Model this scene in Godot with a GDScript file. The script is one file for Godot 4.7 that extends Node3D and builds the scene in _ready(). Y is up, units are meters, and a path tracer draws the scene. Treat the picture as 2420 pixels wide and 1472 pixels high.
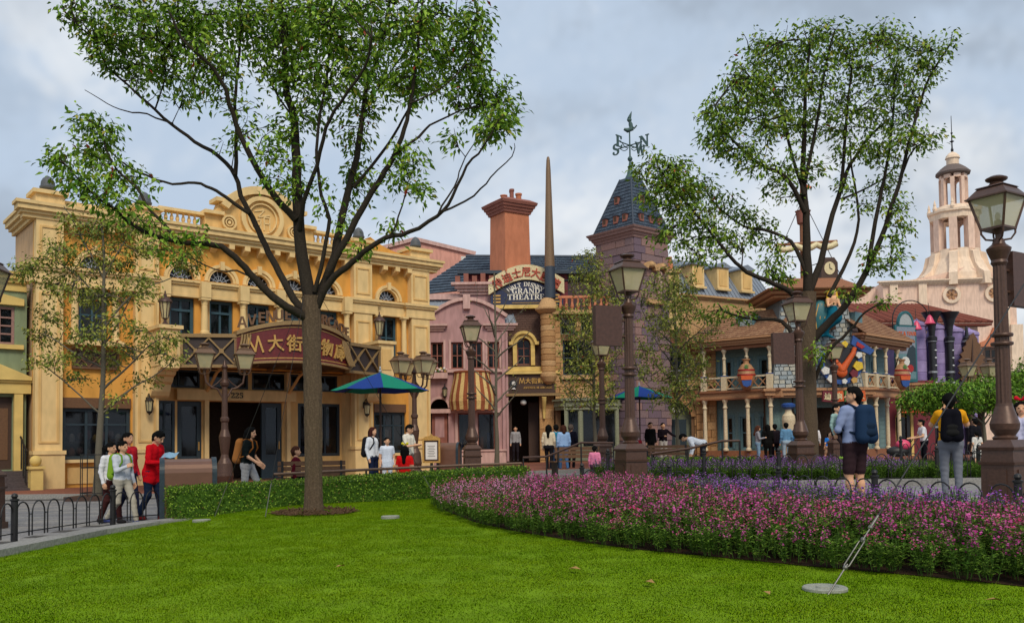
extends Node3D

var rng := RandomNumberGenerator.new()
var mats := {}
var taken := {}
var unit_box: BoxMesh
var tex := {}

# ---------- mesh collector ----------
class MB:
	var v := PackedVector3Array()
	var n := PackedVector3Array()
	var c := PackedColorArray()
	var col := Color.WHITE
	var t := Transform3D.IDENTITY
	func tri(a: Vector3, b: Vector3, d: Vector3, na = null, nb = null, nd = null):
		var A = t * a
		var B = t * b
		var D = t * d
		v.append(A); v.append(D); v.append(B)
		if na == null:
			var f = (B - A).cross(D - A).normalized()
			n.append(f); n.append(f); n.append(f)
		else:
			var q = t.basis
			n.append((q * na).normalized()); n.append((q * nd).normalized()); n.append((q * nb).normalized())
		c.append(col); c.append(col); c.append(col)
	func quad(a, b, d, e):
		tri(a, b, d)
		tri(a, d, e)
	func box(x0, x1, y0, y1, z0, z1):
		var p = []
		for i in 8:
			p.append(Vector3(x1 if i & 1 else x0, y1 if i & 2 else y0, z1 if i & 4 else z0))
		quad(p[4], p[5], p[7], p[6])
		quad(p[1], p[0], p[2], p[3])
		quad(p[5], p[1], p[3], p[7])
		quad(p[0], p[4], p[6], p[2])
		quad(p[6], p[7], p[3], p[2])
		quad(p[0], p[1], p[5], p[4])
	func frustum(w0, d0, y0, w1, d1, y1, cx = 0.0, cz = 0.0):
		var p = []
		for s in [[w0, d0, y0], [w1, d1, y1]]:
			p.append(Vector3(cx - s[0] / 2, s[2], cz + s[1] / 2))
			p.append(Vector3(cx + s[0] / 2, s[2], cz + s[1] / 2))
			p.append(Vector3(cx + s[0] / 2, s[2], cz - s[1] / 2))
			p.append(Vector3(cx - s[0] / 2, s[2], cz - s[1] / 2))
		for i in 4:
			var j = (i + 1) % 4
			quad(p[i], p[j], p[4 + j], p[4 + i])
		quad(p[4], p[5], p[6], p[7])
		quad(p[3], p[2], p[1], p[0])
	# profile: [r, y, r, y ...] turned about the y axis
	func lathe(pr: Array, seg := 16, sq := 1.0):
		var m = pr.size() / 2
		for i in m - 1:
			var r0: float = pr[i * 2]
			var y0: float = pr[i * 2 + 1]
			var r1: float = pr[i * 2 + 2]
			var y1: float = pr[i * 2 + 3]
			var nr = y1 - y0
			var ny = r0 - r1
			var l = sqrt(nr * nr + ny * ny)
			if l < 1e-6:
				continue
			nr /= l
			ny /= l
			for k in seg:
				var a0 = TAU * k / seg
				var a1 = TAU * (k + 1) / seg
				var c0 = Vector3(cos(a0), 0, -sin(a0) * sq)
				var c1 = Vector3(cos(a1), 0, -sin(a1) * sq)
				var n0 = c0 * nr + Vector3(0, ny, 0)
				var n1 = c1 * nr + Vector3(0, ny, 0)
				var A = c0 * r0 + Vector3(0, y0, 0)
				var B = c1 * r0 + Vector3(0, y0, 0)
				var C = c1 * r1 + Vector3(0, y1, 0)
				var D = c0 * r1 + Vector3(0, y1, 0)
				if r0 > 1e-5:
					tri(A, B, C, n0, n1, n1)
				if r1 > 1e-5:
					tri(A, C, D, n0, n1, n0)
	func tube(ps: Array, rs, seg := 6, caps := true):
		var m = ps.size()
		var rings = []
		var up := Vector3(0.123, 1, 0.077).normalized()
		for i in m:
			var d: Vector3
			if i == 0:
				d = ps[1] - ps[0]
			elif i == m - 1:
				d = ps[m - 1] - ps[m - 2]
			else:
				d = ps[i + 1] - ps[i - 1]
			d = d.normalized()
			var s = d.cross(up)
			if s.length() < 0.05:
				s = d.cross(Vector3(1, 0, 0.2))
			s = s.normalized()
			up = s.cross(d).normalized()
			var r: float = rs[i] if rs is Array else rs
			var ring = []
			for k in seg:
				var a = TAU * k / seg
				ring.append([ps[i] + (s * cos(a) + up * sin(a)) * r, s * cos(a) + up * sin(a)])
			rings.append(ring)
		for i in m - 1:
			for k in seg:
				var k2 = (k + 1) % seg
				var a = rings[i][k]
				var b = rings[i][k2]
				var d2 = rings[i + 1][k2]
				var e = rings[i + 1][k]
				tri(a[0], d2[0], b[0], a[1], d2[1], b[1])
				tri(a[0], e[0], d2[0], a[1], e[1], d2[1])
		if caps:
			for q in [0, m - 1]:
				for k in range(1, seg - 1):
					tri(rings[q][0][0], rings[q][k][0], rings[q][k + 1][0])
	# flat outline in x, y given depth from z0 to z1
	func prism(poly: PackedVector2Array, z0: float, z1: float):
		var ix = Geometry2D.triangulate_polygon(poly)
		var cw = Geometry2D.is_polygon_clockwise(poly)
		for i in range(0, ix.size(), 3):
			var a = poly[ix[i]]
			var b = poly[ix[i + 1]]
			var d = poly[ix[i + 2]]
			if (b - a).cross(d - a) < 0:
				var q = b
				b = d
				d = q
			tri(Vector3(a.x, a.y, z1), Vector3(b.x, b.y, z1), Vector3(d.x, d.y, z1))
			tri(Vector3(a.x, a.y, z0), Vector3(d.x, d.y, z0), Vector3(b.x, b.y, z0))
		var m = poly.size()
		for i in m:
			var a = poly[i]
			var b = poly[(i + 1) % m]
			if cw:
				var q = a
				a = b
				b = q
			quad(Vector3(a.x, a.y, z0), Vector3(b.x, b.y, z0), Vector3(b.x, b.y, z1), Vector3(a.x, a.y, z1))
	# ring sector: from angle a0 to a1 round (cx, cy)
	func arch(cx, cy, r0, r1, z0, z1, a0 := 0.0, a1 := PI, seg := 12, sy := 1.0):
		for i in seg:
			var p = a0 + (a1 - a0) * i / seg
			var q = a0 + (a1 - a0) * (i + 1) / seg
			var A = Vector2(cx + cos(p) * r0, cy + sin(p) * r0 * sy)
			var B = Vector2(cx + cos(p) * r1, cy + sin(p) * r1 * sy)
			var C = Vector2(cx + cos(q) * r1, cy + sin(q) * r1 * sy)
			var D = Vector2(cx + cos(q) * r0, cy + sin(q) * r0 * sy)
			quad(Vector3(A.x, A.y, z1), Vector3(B.x, B.y, z1), Vector3(C.x, C.y, z1), Vector3(D.x, D.y, z1))
			quad(Vector3(D.x, D.y, z0), Vector3(C.x, C.y, z0), Vector3(B.x, B.y, z0), Vector3(A.x, A.y, z0))
			quad(Vector3(B.x, B.y, z1), Vector3(B.x, B.y, z0), Vector3(C.x, C.y, z0), Vector3(C.x, C.y, z1))
			quad(Vector3(D.x, D.y, z1), Vector3(D.x, D.y, z0), Vector3(A.x, A.y, z0), Vector3(A.x, A.y, z1))
			if i == 0:
				quad(Vector3(A.x, A.y, z1), Vector3(A.x, A.y, z0), Vector3(B.x, B.y, z0), Vector3(B.x, B.y, z1))
			if i == seg - 1:
				quad(Vector3(D.x, D.y, z0), Vector3(D.x, D.y, z1), Vector3(C.x, C.y, z1), Vector3(C.x, C.y, z0))
	# wall slab from z0 (back) to z1 (front) with rectangular or arched holes: [x0, x1, y0, y1(, arched)]
	func wall(x0, x1, y0, y1, z0, z1, holes := []):
		var xs = [x0, x1]
		var ys = [y0, y1]
		for h in holes:
			for q in [h[0], h[1]]:
				if not q in xs and q > x0 and q < x1:
					xs.append(q)
			for q in [h[2], h[3]]:
				if not q in ys and q > y0 and q < y1:
					ys.append(q)
		xs.sort()
		ys.sort()
		var solid = func(i, j):
			if i < 0 or j < 0 or i >= xs.size() - 1 or j >= ys.size() - 1:
				return false
			var mx = (xs[i] + xs[i + 1]) / 2.0
			var my = (ys[j] + ys[j + 1]) / 2.0
			for h in holes:
				if mx > h[0] and mx < h[1] and my > h[2] and my < h[3]:
					return false
			return true
		for i in xs.size() - 1:
			for j in ys.size() - 1:
				if not solid.call(i, j):
					continue
				var a = xs[i]
				var b = xs[i + 1]
				var e = ys[j]
				var f = ys[j + 1]
				quad(Vector3(a, e, z1), Vector3(b, e, z1), Vector3(b, f, z1), Vector3(a, f, z1))
				quad(Vector3(b, e, z0), Vector3(a, e, z0), Vector3(a, f, z0), Vector3(b, f, z0))
				if not solid.call(i - 1, j):
					quad(Vector3(a, e, z0), Vector3(a, e, z1), Vector3(a, f, z1), Vector3(a, f, z0))
				if not solid.call(i + 1, j):
					quad(Vector3(b, e, z1), Vector3(b, e, z0), Vector3(b, f, z0), Vector3(b, f, z1))
				if not solid.call(i, j - 1):
					quad(Vector3(a, e, z0), Vector3(b, e, z0), Vector3(b, e, z1), Vector3(a, e, z1))
				if not solid.call(i, j + 1):
					quad(Vector3(a, f, z1), Vector3(b, f, z1), Vector3(b, f, z0), Vector3(a, f, z0))
		for h in holes:
			if h.size() > 4 and h[4]:
				var cx = (h[0] + h[1]) / 2.0
				var r = (h[1] - h[0]) / 2.0
				var cy = h[3] - r
				for i in 12:
					var p = PI * i / 12
					var q = PI * (i + 1) / 12
					var A = Vector2(cx + cos(p) * r, cy + sin(p) * r)
					var B = Vector2(cx + cos(q) * r, cy + sin(q) * r)
					var top = h[3]
					quad(Vector3(B.x, B.y, z1), Vector3(A.x, A.y, z1), Vector3(A.x, top, z1), Vector3(B.x, top, z1))
					quad(Vector3(A.x, A.y, z1), Vector3(B.x, B.y, z1), Vector3(B.x, B.y, z0), Vector3(A.x, A.y, z0))
	func ellipsoid(o: Vector3, r: Vector3, seg := 12, rows := 8):
		for i in rows:
			var p0 = PI * i / rows - PI / 2
			var p1 = PI * (i + 1) / rows - PI / 2
			for k in seg:
				var a0 = TAU * k / seg
				var a1 = TAU * (k + 1) / seg
				var A = Vector3(cos(a0) * cos(p0), sin(p0), -sin(a0) * cos(p0))
				var B = Vector3(cos(a1) * cos(p0), sin(p0), -sin(a1) * cos(p0))
				var C = Vector3(cos(a1) * cos(p1), sin(p1), -sin(a1) * cos(p1))
				var D = Vector3(cos(a0) * cos(p1), sin(p1), -sin(a0) * cos(p1))
				if i > 0:
					tri(o + A * r, o + B * r, o + C * r, A / r, B / r, C / r)
				if i < rows - 1:
					tri(o + A * r, o + C * r, o + D * r, A / r, C / r, D / r)
	# bar with square section between two points
	func bar(a: Vector3, b: Vector3, w: float, h := -1.0):
		if h < 0:
			h = w
		var d = (b - a).normalized()
		var s = d.cross(Vector3.UP)
		if s.length() < 0.02:
			s = Vector3.RIGHT
		s = s.normalized()
		var u = s.cross(d).normalized()
		var keep = t
		t = t * Transform3D(Basis(s, u, -d), a)
		box(-w / 2, w / 2, -h / 2, h / 2, -a.distance_to(b), 0.0)
		t = keep
	func reshade():
		for i in range(0, v.size(), 3):
			var f = (v[i + 2] - v[i]).cross(v[i + 1] - v[i]).normalized()
			for k in 3:
				n[i + k] = (f + n[i + k] * 0.6).normalized()
	func mesh() -> ArrayMesh:
		var arr = []
		arr.resize(Mesh.ARRAY_MAX)
		arr[Mesh.ARRAY_VERTEX] = v
		arr[Mesh.ARRAY_NORMAL] = n
		arr[Mesh.ARRAY_COLOR] = c
		var m = ArrayMesh.new()
		m.add_surface_from_arrays(Mesh.PRIMITIVE_TRIANGLES, arr)
		return m

# ---------- naming and parenting ----------
func numbered(called: String) -> String:
	var k = taken.get(called, 0)
	taken[called] = k + 1
	return called if k == 0 else "%s_%03d" % [called, k]

func tag(o: Node, label: String, category: String, group := ""):
	o.set_meta("label", label)
	o.set_meta("category", category)
	if group != "":
		o.set_meta("group", group)
	return o

func thing(called: String, label: String, category: String, at := Vector3.ZERO, turn := 0.0, group := "") -> Node3D:
	var o := Node3D.new()
	o.name = numbered(called)
	add_child(o)
	o.position = at
	o.rotation_degrees.y = turn
	tag(o, label, category, group)
	return o

func put(parent: Node, called: String, m: Mesh, mat: Material) -> MeshInstance3D:
	var o := MeshInstance3D.new()
	o.name = numbered(called) if parent == self else called
	o.mesh = m
	o.material_override = mat
	parent.add_child(o, true)
	return o

func pt(parent: Node, called: String, b: MB, mat: Material) -> MeshInstance3D:
	return put(parent, called, b.mesh(), mat)

# a part that is one block
func bx(parent: Node, called: String, mat: Material, x0: float, x1: float, y0: float, y1: float, z0: float, z1: float) -> MeshInstance3D:
	var o = put(parent, called, unit_box, mat)
	o.position = Vector3((x0 + x1) / 2, (y0 + y1) / 2, (z0 + z1) / 2)
	o.scale = Vector3(abs(x1 - x0), abs(y1 - y0), abs(z1 - z0))
	return o

func struct(o: Node):
	o.set_meta("kind", "structure")
	return o

func copy(root: Node3D, at: Vector3, turn: float, label: String) -> Node3D:
	var r = root.duplicate()
	var base = root.name as String
	if base.length() > 4 and base[base.length() - 4] == "_" and base.right(3).is_valid_int():
		base = base.left(base.length() - 4)
	r.name = numbered(base)
	add_child(r)
	r.position = at
	r.rotation_degrees.y = turn
	r.set_meta("label", label)
	return r

# ---------- textures and materials ----------
func noise_img(size: int, freq: float, oct: int, lo: float, hi: float, type := FastNoiseLite.TYPE_SIMPLEX_SMOOTH, sd := 1) -> Image:
	var f := FastNoiseLite.new()
	f.noise_type = type
	f.frequency = freq
	f.seed = sd
	f.fractal_octaves = oct
	f.fractal_type = FastNoiseLite.FRACTAL_FBM if oct > 1 else FastNoiseLite.FRACTAL_NONE
	var im = f.get_seamless_image(size, size)
	im.convert(Image.FORMAT_L8)
	var d = im.get_data()
	for i in d.size():
		d[i] = clampi(int(255.0 * lerpf(lo, hi, d[i] / 255.0)), 0, 255)
	return Image.create_from_data(size, size, false, Image.FORMAT_L8, d)

func prepare_textures():
	var blotch = noise_img(512, 0.008, 5, 0.88, 1.05)
	tex["blotch"] = ImageTexture.create_from_image(blotch)
	var grain = noise_img(512, 0.05, 4, 0.78, 1.06, FastNoiseLite.TYPE_SIMPLEX_SMOOTH, 4)
	tex["grain"] = ImageTexture.create_from_image(grain)
	var cells = noise_img(512, 0.03, 2, 0.7, 1.1, FastNoiseLite.TYPE_CELLULAR, 9)
	tex["cells"] = ImageTexture.create_from_image(cells)
	for k in [["bump", grain, 3.0], ["softbump", blotch, 6.0], ["cellbump", cells, 5.0]]:
		var nm: Image = k[1].duplicate()
		nm.convert(Image.FORMAT_RGBA8)
		nm.bump_map_to_normal_map(k[2])
		tex[k[0]] = ImageTexture.create_from_image(nm)

# r, g, b are 0..255 picture values of the bare material
func mk(called: String, r: float, g: float, b: float, rough := 0.75, kind := "blotch", scale := 0.35, bump := 0.35, metal := 0.0) -> StandardMaterial3D:
	if mats.has(called):
		return mats[called]
	var m := StandardMaterial3D.new()
	m.albedo_color = Color(r / 255.0, g / 255.0, b / 255.0)
	m.roughness = rough
	m.metallic = metal
	if rough > 0.7:
		m.metallic_specular = 0.25
	if kind != "":
		m.albedo_texture = tex[kind]
		m.uv1_triplanar = true
		m.uv1_world_triplanar = true
		m.uv1_scale = Vector3.ONE * scale
		if bump > 0.0:
			m.normal_enabled = true
			m.normal_texture = tex["cellbump" if kind == "cells" else "bump"]
			m.normal_scale = bump
	mats[called] = m
	return m

func vcol_mat(called: String, rough := 0.8, back := 0.0) -> StandardMaterial3D:
	if mats.has(called):
		return mats[called]
	var m := StandardMaterial3D.new()
	m.vertex_color_use_as_albedo = true
	m.roughness = rough
	m.metallic_specular = 0.3 if rough < 0.7 else 0.12
	if back > 0.0:
		m.backlight_enabled = true
		m.backlight = Color(back, back, back * 0.4)
	mats[called] = m
	return m

func glass_mat(called: String, r: float, g: float, b: float, a: float, rough := 0.04) -> StandardMaterial3D:
	if mats.has(called):
		return mats[called]
	var m := StandardMaterial3D.new()
	m.albedo_color = Color(r / 255.0, g / 255.0, b / 255.0, a)
	m.transparency = BaseMaterial3D.TRANSPARENCY_ALPHA
	m.roughness = rough
	m.metallic_specular = 0.4
	mats[called] = m
	return m

func lin(r: float, g: float, b: float) -> Color:
	return Color(r / 255.0, g / 255.0, b / 255.0).srgb_to_linear()

# height of the paved ground: the avenue on the left lies lower than the plaza
func gy(x: float, z: float) -> float:
	var k = smoothstep(-7.5, 0.5, x + (z + 20.0) * 0.1)
	return lerpf(-0.3, 0.0, k)

# ---------- lettering ----------
const GLYPH := {
	"big": [[1, 6.5, 9, 6.5], [5, 9.5, 5, 6.5, 3.5, 3, 1, 0.5], [5, 6.5, 6.5, 3, 9.2, 0.5]],
	"street": [[2.2, 9.5, 0.5, 7.2], [2.6, 6.8, 0.4, 4.2], [1.7, 5.4, 1.7, 0], [3.2, 8, 6, 8], [4.6, 9.5, 4.6, 5.6], [2.9, 5.8, 6.2, 5.8], [3.2, 3.4, 6, 3.4], [4.6, 5, 4.6, 1], [2.8, 1, 6.3, 0.8], [6.9, 8.2, 9.4, 8.2], [6.6, 5.6, 9.8, 5.6], [8.4, 5.6, 8.4, 0.3, 7.4, 0.8]],
	"buy": [[1, 9, 1, 3], [1, 9, 4, 9, 4, 3], [2.5, 7.5, 2.5, 4, 0.6, 0.4], [2.6, 3, 4.2, 0.8], [6.3, 9.7, 4.9, 6.2], [5.8, 7.6, 9.4, 7.6, 9, 0.8, 7.8, 0.8], [7, 6, 5.6, 3, 8, 3.3], [7.3, 4.4, 8.4, 2.4]],
	"goods": [[1.6, 9, 0.8, 6.4], [1, 7.6, 4, 7.6], [2.5, 9.8, 2.5, 0], [0.4, 3.8, 4.2, 5], [5.8, 9.8, 4.4, 6], [5.4, 7.8, 9.4, 7.8, 8.8, 0.6, 7.6, 1.2], [6.8, 7.6, 4.2, 2.4], [8.2, 7.6, 4.8, 0.4]],
	"hall": [[5, 9.8, 5.4, 9], [1.2, 8.6, 9.6, 8.6], [1.5, 8.6, 1.5, 4, 0.3, 0.2], [2.7, 6.6, 5.6, 6.6, 5.6, 3.4], [2.7, 5, 5.6, 5], [2.7, 6.6, 2.7, 1, 4.6, 1.8], [4.2, 3.2, 5.8, 0.8], [2.7, 3.6, 5.6, 3.6], [7, 7.4, 7, 0], [7, 7.4, 9.4, 7.4, 8.2, 5, 9.4, 3.4, 8.8, 2, 7.8, 2.2]],
	"special": [[1.6, 9, 0.8, 6.4], [1, 7.6, 4, 7.6], [2.5, 9.8, 2.5, 0], [0.4, 3.8, 4.2, 5], [5, 8.2, 9.2, 8.2], [7, 9.8, 7, 6.2], [4.6, 6.2, 9.8, 6.2], [4.8, 4.2, 9.8, 4.2], [8.2, 5.6, 8.2, 0.4, 7, 0.8], [5.8, 3, 6.6, 1.8]],
	"di": [[1.2, 9.2, 2, 8.2], [0.6, 6, 2.2, 6, 1.6, 2.2, 0.4, 1], [1.6, 2.2, 3.4, 0.6, 9.6, 0.5], [4, 7.8, 4, 2.2], [4, 7.8, 9, 7.8, 9, 2.2, 4, 2.2], [6.5, 9.6, 6.5, 2.2], [4, 5, 9, 5]],
	"shi": [[0.8, 6, 9.2, 6], [5, 9.6, 5, 0.8], [1.8, 0.8, 8.2, 0.8]],
	"ni": [[1.8, 9, 8.8, 9, 8.8, 6.6, 1.8, 6.6], [1.8, 9, 1.8, 4, 0.6, 0.4], [7.8, 4.8, 4.2, 3.6], [4, 5.6, 4, 0.8, 8.6, 0.8, 8.8, 2.4]],
	"drama": [[1, 9, 5.6, 9, 5.6, 7, 1, 7], [1, 9, 1, 3.6, 0.3, 0.4], [1.6, 5.6, 6, 5.6], [3.8, 6.8, 3.8, 3.6], [2, 3.6, 2, 0.4], [2, 3.6, 5.6, 3.6, 5.6, 0.6, 2, 0.6], [7.2, 8.4, 7.2, 2.6], [9.2, 9.6, 9.2, 0.4, 8.2, 0.8]],
	"court": [[1, 9.4, 1, 0], [1, 9, 3.2, 9, 2, 6.6, 3.2, 4.6, 2.2, 3.4], [6.5, 9.8, 6.8, 9], [4, 7, 4, 8.4, 9.6, 8.4, 9.4, 7.2], [5.2, 6.4, 8.6, 6.4], [4.2, 4.6, 9.6, 4.6], [6, 4.6, 5.8, 2.2, 4, 0.4], [7.6, 4.6, 7.6, 1, 9.4, 0.9, 9.6, 2.2]],
	"M": [[0.5, 0, 2, 9.5, 5, 1, 8, 9.5, 9.5, 0]],
}

func glyph(ch: String, h: float, w: float, depth := 0.04) -> ArrayMesh:
	var b := MB.new()
	var s = h / 10.0
	for st in GLYPH[ch]:
		for i in range(0, st.size() - 2, 2):
			var p = Vector2(st[i], st[i + 1]) * s
			var q = Vector2(st[i + 2], st[i + 3]) * s
			var d = (q - p).normalized() * w * 0.5
			var e = Vector2(-d.y, d.x)
			b.prism(PackedVector2Array([p - d - e, q + d - e, q + d + e, p - d + e]), 0.0, depth + 0.0015 * (i % 3))
	return b.mesh()

func words(parent: Node, called: String, s: String, mat: Material, at: Vector3, h: float, depth := 0.03, serif := true, bold := true, turn := 0.0, squeeze := 1.0) -> MeshInstance3D:
	var t := TextMesh.new()
	var f := SystemFont.new()
	f.font_names = PackedStringArray(["Droid Serif" if serif else "Droid Sans"])
	f.font_weight = 700 if bold else 400
	t.font = f
	t.text = s
	t.font_size = 64
	t.pixel_size = h / 46.0
	t.depth = depth
	var o = put(parent, called, t, mat)
	o.position = at
	o.rotation_degrees.z = turn
	o.scale.x = squeeze
	return o

# one continuous skin round tapered bones: [from, to, radius, radius, colour]
func blob(bones: Array, cell: float, k: float, into: MB = null, smooth_col = null) -> ArrayMesh:
	var lo := Vector3.INF
	var hi := -Vector3.INF
	for b in bones:
		var r = max(b[2], b[3]) + k + cell * 3
		for p in [b[0], b[1]]:
			lo = lo.min(p - Vector3.ONE * r)
			hi = hi.max(p + Vector3.ONE * r)
	var nx := int(ceil((hi.x - lo.x) / cell)) + 1
	var ny := int(ceil((hi.y - lo.y) / cell)) + 1
	var nz := int(ceil((hi.z - lo.z) / cell)) + 1
	var f := PackedFloat32Array()
	f.resize(nx * ny * nz)
	f.fill(1.0)
	var best := PackedFloat32Array()
	best.resize(nx * ny * nz)
	best.fill(9.0)
	var ci := PackedInt32Array()
	ci.resize(nx * ny * nz)
	var bi := 0
	for b in bones:
		var a: Vector3 = b[0]
		var ab: Vector3 = b[1] - b[0]
		var l2: float = max(ab.length_squared(), 1e-8)
		var ra: float = b[2]
		var rb: float = b[3]
		var fold: float = 0.0035 if smooth_col != null and b[4] != smooth_col else 0.0
		var m: float = max(ra, rb) + k + cell * 2.0
		var c0: Vector3 = ((a.min(b[1]) - Vector3.ONE * m - lo) / cell).floor()
		var c1: Vector3 = ((a.max(b[1]) + Vector3.ONE * m - lo) / cell).ceil()
		var x0 := maxi(0, int(c0.x))
		var x1 := mini(nx - 1, int(c1.x))
		for z in range(maxi(0, int(c0.z)), mini(nz - 1, int(c1.z)) + 1):
			for y in range(maxi(0, int(c0.y)), mini(ny - 1, int(c1.y)) + 1):
				var ix := (z * ny + y) * nx + x0
				var p := lo + Vector3(x0, y, z) * cell - a
				var wy := (y * cell) * 52.0 + z * cell * 23.0
				for x in range(x0, x1 + 1):
					var t := clampf(p.dot(ab) / l2, 0.0, 1.0)
					var d := (p - ab * t).length() - (ra + (rb - ra) * t)
					if fold > 0.0:
						d += fold * sin(wy + x * cell * 31.0) * sin(x * cell * 47.0 - wy * 0.45)
					p.x += cell
					if d < best[ix]:
						best[ix] = d
						ci[ix] = bi
					var g := f[ix]
					if d - g < k:
						var h := clampf(0.5 + 0.5 * (g - d) / k, 0.0, 1.0)
						f[ix] = g + (d - g) * h - k * h * (1.0 - h)
					ix += 1
		bi += 1
	var vid := {}
	var vp := PackedVector3Array()
	var vn := PackedVector3Array()
	var vc := PackedColorArray()
	var sy := nx
	var sz := nx * ny
	var offs := [0, 1, sy, sy + 1, sz, sz + 1, sz + sy, sz + sy + 1]
	var edges := [[0, 1], [2, 3], [4, 5], [6, 7], [0, 2], [1, 3], [4, 6], [5, 7], [0, 4], [1, 5], [2, 6], [3, 7]]
	var thr := cell * 1.75 + k * 0.3
	for z in nz - 1:
		for y in ny - 1:
			var ix := (z * ny + y) * nx
			for x in nx - 1:
				var f0 := f[ix + x]
				if f0 > thr or f0 < -thr:
					continue
				var i0 := ix + x
				var s := 0
				var q := PackedFloat32Array()
				q.resize(8)
				for c in 8:
					q[c] = f[i0 + offs[c]]
					if q[c] < 0.0:
						s += 1
				if s == 0 or s == 8:
					continue
				var sum := Vector3.ZERO
				var n := 0
				for e in edges:
					var u := q[e[0]]
					var w := q[e[1]]
					if (u < 0.0) != (w < 0.0):
						var t := u / (u - w)
						var pa := Vector3(e[0] & 1, (e[0] >> 1) & 1, e[0] >> 2)
						var pb := Vector3(e[1] & 1, (e[1] >> 1) & 1, e[1] >> 2)
						sum += pa.lerp(pb, t)
						n += 1
				vid[i0] = vp.size()
				vp.append(lo + (Vector3(x, y, z) + sum / n) * cell)
				vn.append(Vector3(q[1] + q[3] + q[5] + q[7] - q[0] - q[2] - q[4] - q[6], q[2] + q[3] + q[6] + q[7] - q[0] - q[1] - q[4] - q[5], q[4] + q[5] + q[6] + q[7] - q[0] - q[1] - q[2] - q[3]).normalized())
				vc.append(bones[ci[i0]][4])
	var idx := PackedInt32Array()
	for i0 in vid:
		for ax in 3:
			var st: int = [1, sy, sz][ax]
			var u := f[i0]
			var w := f[i0 + st]
			if (u < 0.0) == (w < 0.0):
				continue
			var o1: int = [sy, sz, 1][ax]
			var o2: int = [sz, 1, sy][ax]
			if not (vid.has(i0 - o1) and vid.has(i0 - o2) and vid.has(i0 - o1 - o2)):
				continue
			var A: int = vid[i0 - o1 - o2]
			var B: int = vid[i0 - o2]
			var C: int = vid[i0]
			var D: int = vid[i0 - o1]
			if u < 0.0:
				idx.append_array(PackedInt32Array([A, C, B, A, D, C]))
			else:
				idx.append_array(PackedInt32Array([A, B, C, A, C, D]))
	if into != null:
		for i in idx:
			into.v.append(vp[i])
			into.n.append(vn[i])
			into.c.append(vc[i])
		return null
	var arr = []
	arr.resize(Mesh.ARRAY_MAX)
	arr[Mesh.ARRAY_VERTEX] = vp
	arr[Mesh.ARRAY_NORMAL] = vn
	arr[Mesh.ARRAY_COLOR] = vc
	arr[Mesh.ARRAY_INDEX] = idx
	var mm = ArrayMesh.new()
	mm.add_surface_from_arrays(Mesh.PRIMITIVE_TRIANGLES, arr)
	return mm

func _ready():
	rng.seed = 7
	unit_box = BoxMesh.new()
	# ---- camera ----
	var cam := Camera3D.new()
	cam.name = "camera"
	add_child(cam)
	cam.projection = Camera3D.PROJECTION_FRUSTUM
	cam.near = 0.1
	cam.far = 900.0
	cam.size = 0.1 * 1472.0 / 2100.0
	cam.frustum_offset = Vector2(0, 0.1 * 229.0 / 2100.0)
	cam.position = Vector3(0, 1.05, 0)
	cam.basis = Basis(Vector3.RIGHT, deg_to_rad(2.2)) * Basis(Vector3.BACK, deg_to_rad(-0.75))
	cam.current = true
	# ---- sky, light, exposure ----
	var we := WorldEnvironment.new()
	we.name = "world_environment"
	add_child(we)
	var env := Environment.new()
	we.environment = env
	env.background_mode = Environment.BG_SKY
	env.tonemap_mode = Environment.TONE_MAPPER_LINEAR
	env.tonemap_exposure = EXPOSURE
	env.sdfgi_enabled = true
	env.ssao_enabled = true
	env.ssil_enabled = true
	var sky := Sky.new()
	var pano := PanoramaSkyMaterial.new()
	pano.panorama = sky_picture()
	pano.energy_multiplier = 1.0
	sky.sky_material = pano
	env.sky = sky
	var sun := DirectionalLight3D.new()
	sun.name = "sun"
	add_child(sun)
	sun.light_energy = 0.72
	sun.light_angular_distance = 20.0
	sun.light_color = Color(1.0, 0.95, 0.86)
	sun.rotation_degrees = Vector3(-46, 14, 0)
	sun.shadow_enabled = true
	prepare_textures()
	print("materials")
	palette()
	# ---- setting ----
	ground()
	print("buildings")
	green_shop()
	yellow_arcade()
	pink_shop()
	theatre()
	stone_shop()
	purple_tower()
	cream_house()
	porch_house()
	right_buildings()
	print("planting")
	planting()
	trees()
	print("furniture")
	furniture()
	print("people")
	people()
	print("done")

const EXPOSURE := 1.02

# overcast sky: soft grey cloud with bluish breaks, brighter and whiter low down
func sky_picture() -> ImageTexture:
	var w := 1024
	var h := 512
	var f := FastNoiseLite.new()
	f.seed = 21
	f.frequency = 1.5
	f.fractal_octaves = 5
	f.fractal_gain = 0.48
	f.domain_warp_enabled = true
	f.domain_warp_amplitude = 0.35
	f.domain_warp_frequency = 1.2
	var im := Image.create(w, h, false, Image.FORMAT_RGBF)
	for y in h:
		var el = PI / 2 - PI * (y + 0.5) / h
		for x in w:
			var az = TAU * (x + 0.5) / w
			var d = Vector3(sin(az) * cos(el), sin(el), cos(az) * cos(el))
			var c: Color
			if el < -0.02:
				c = Color(0.30, 0.31, 0.30)
			else:
				var q = d / (0.28 + max(d.y, 0.0))
				var a = f.get_noise_3d(q.x * 0.75, q.y * 0.75, q.z * 0.75)
				var b = f.get_noise_3d(q.x * 0.35 + 40.0, q.y * 0.5, q.z * 0.35)
				var dark = smoothstep(0.0, 0.5, a)
				var blue = smoothstep(-0.25, 0.35, b + d.y * 0.55)
				var white = Color(0.83, 0.86, 0.89)
				c = white.lerp(Color(0.48, 0.59, 0.74), blue * 0.95)
				c = c.lerp(Color(0.33, 0.39, 0.47), dark * 0.72)
			im.set_pixel(x, y, c)
	return ImageTexture.create_from_image(im)

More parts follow.
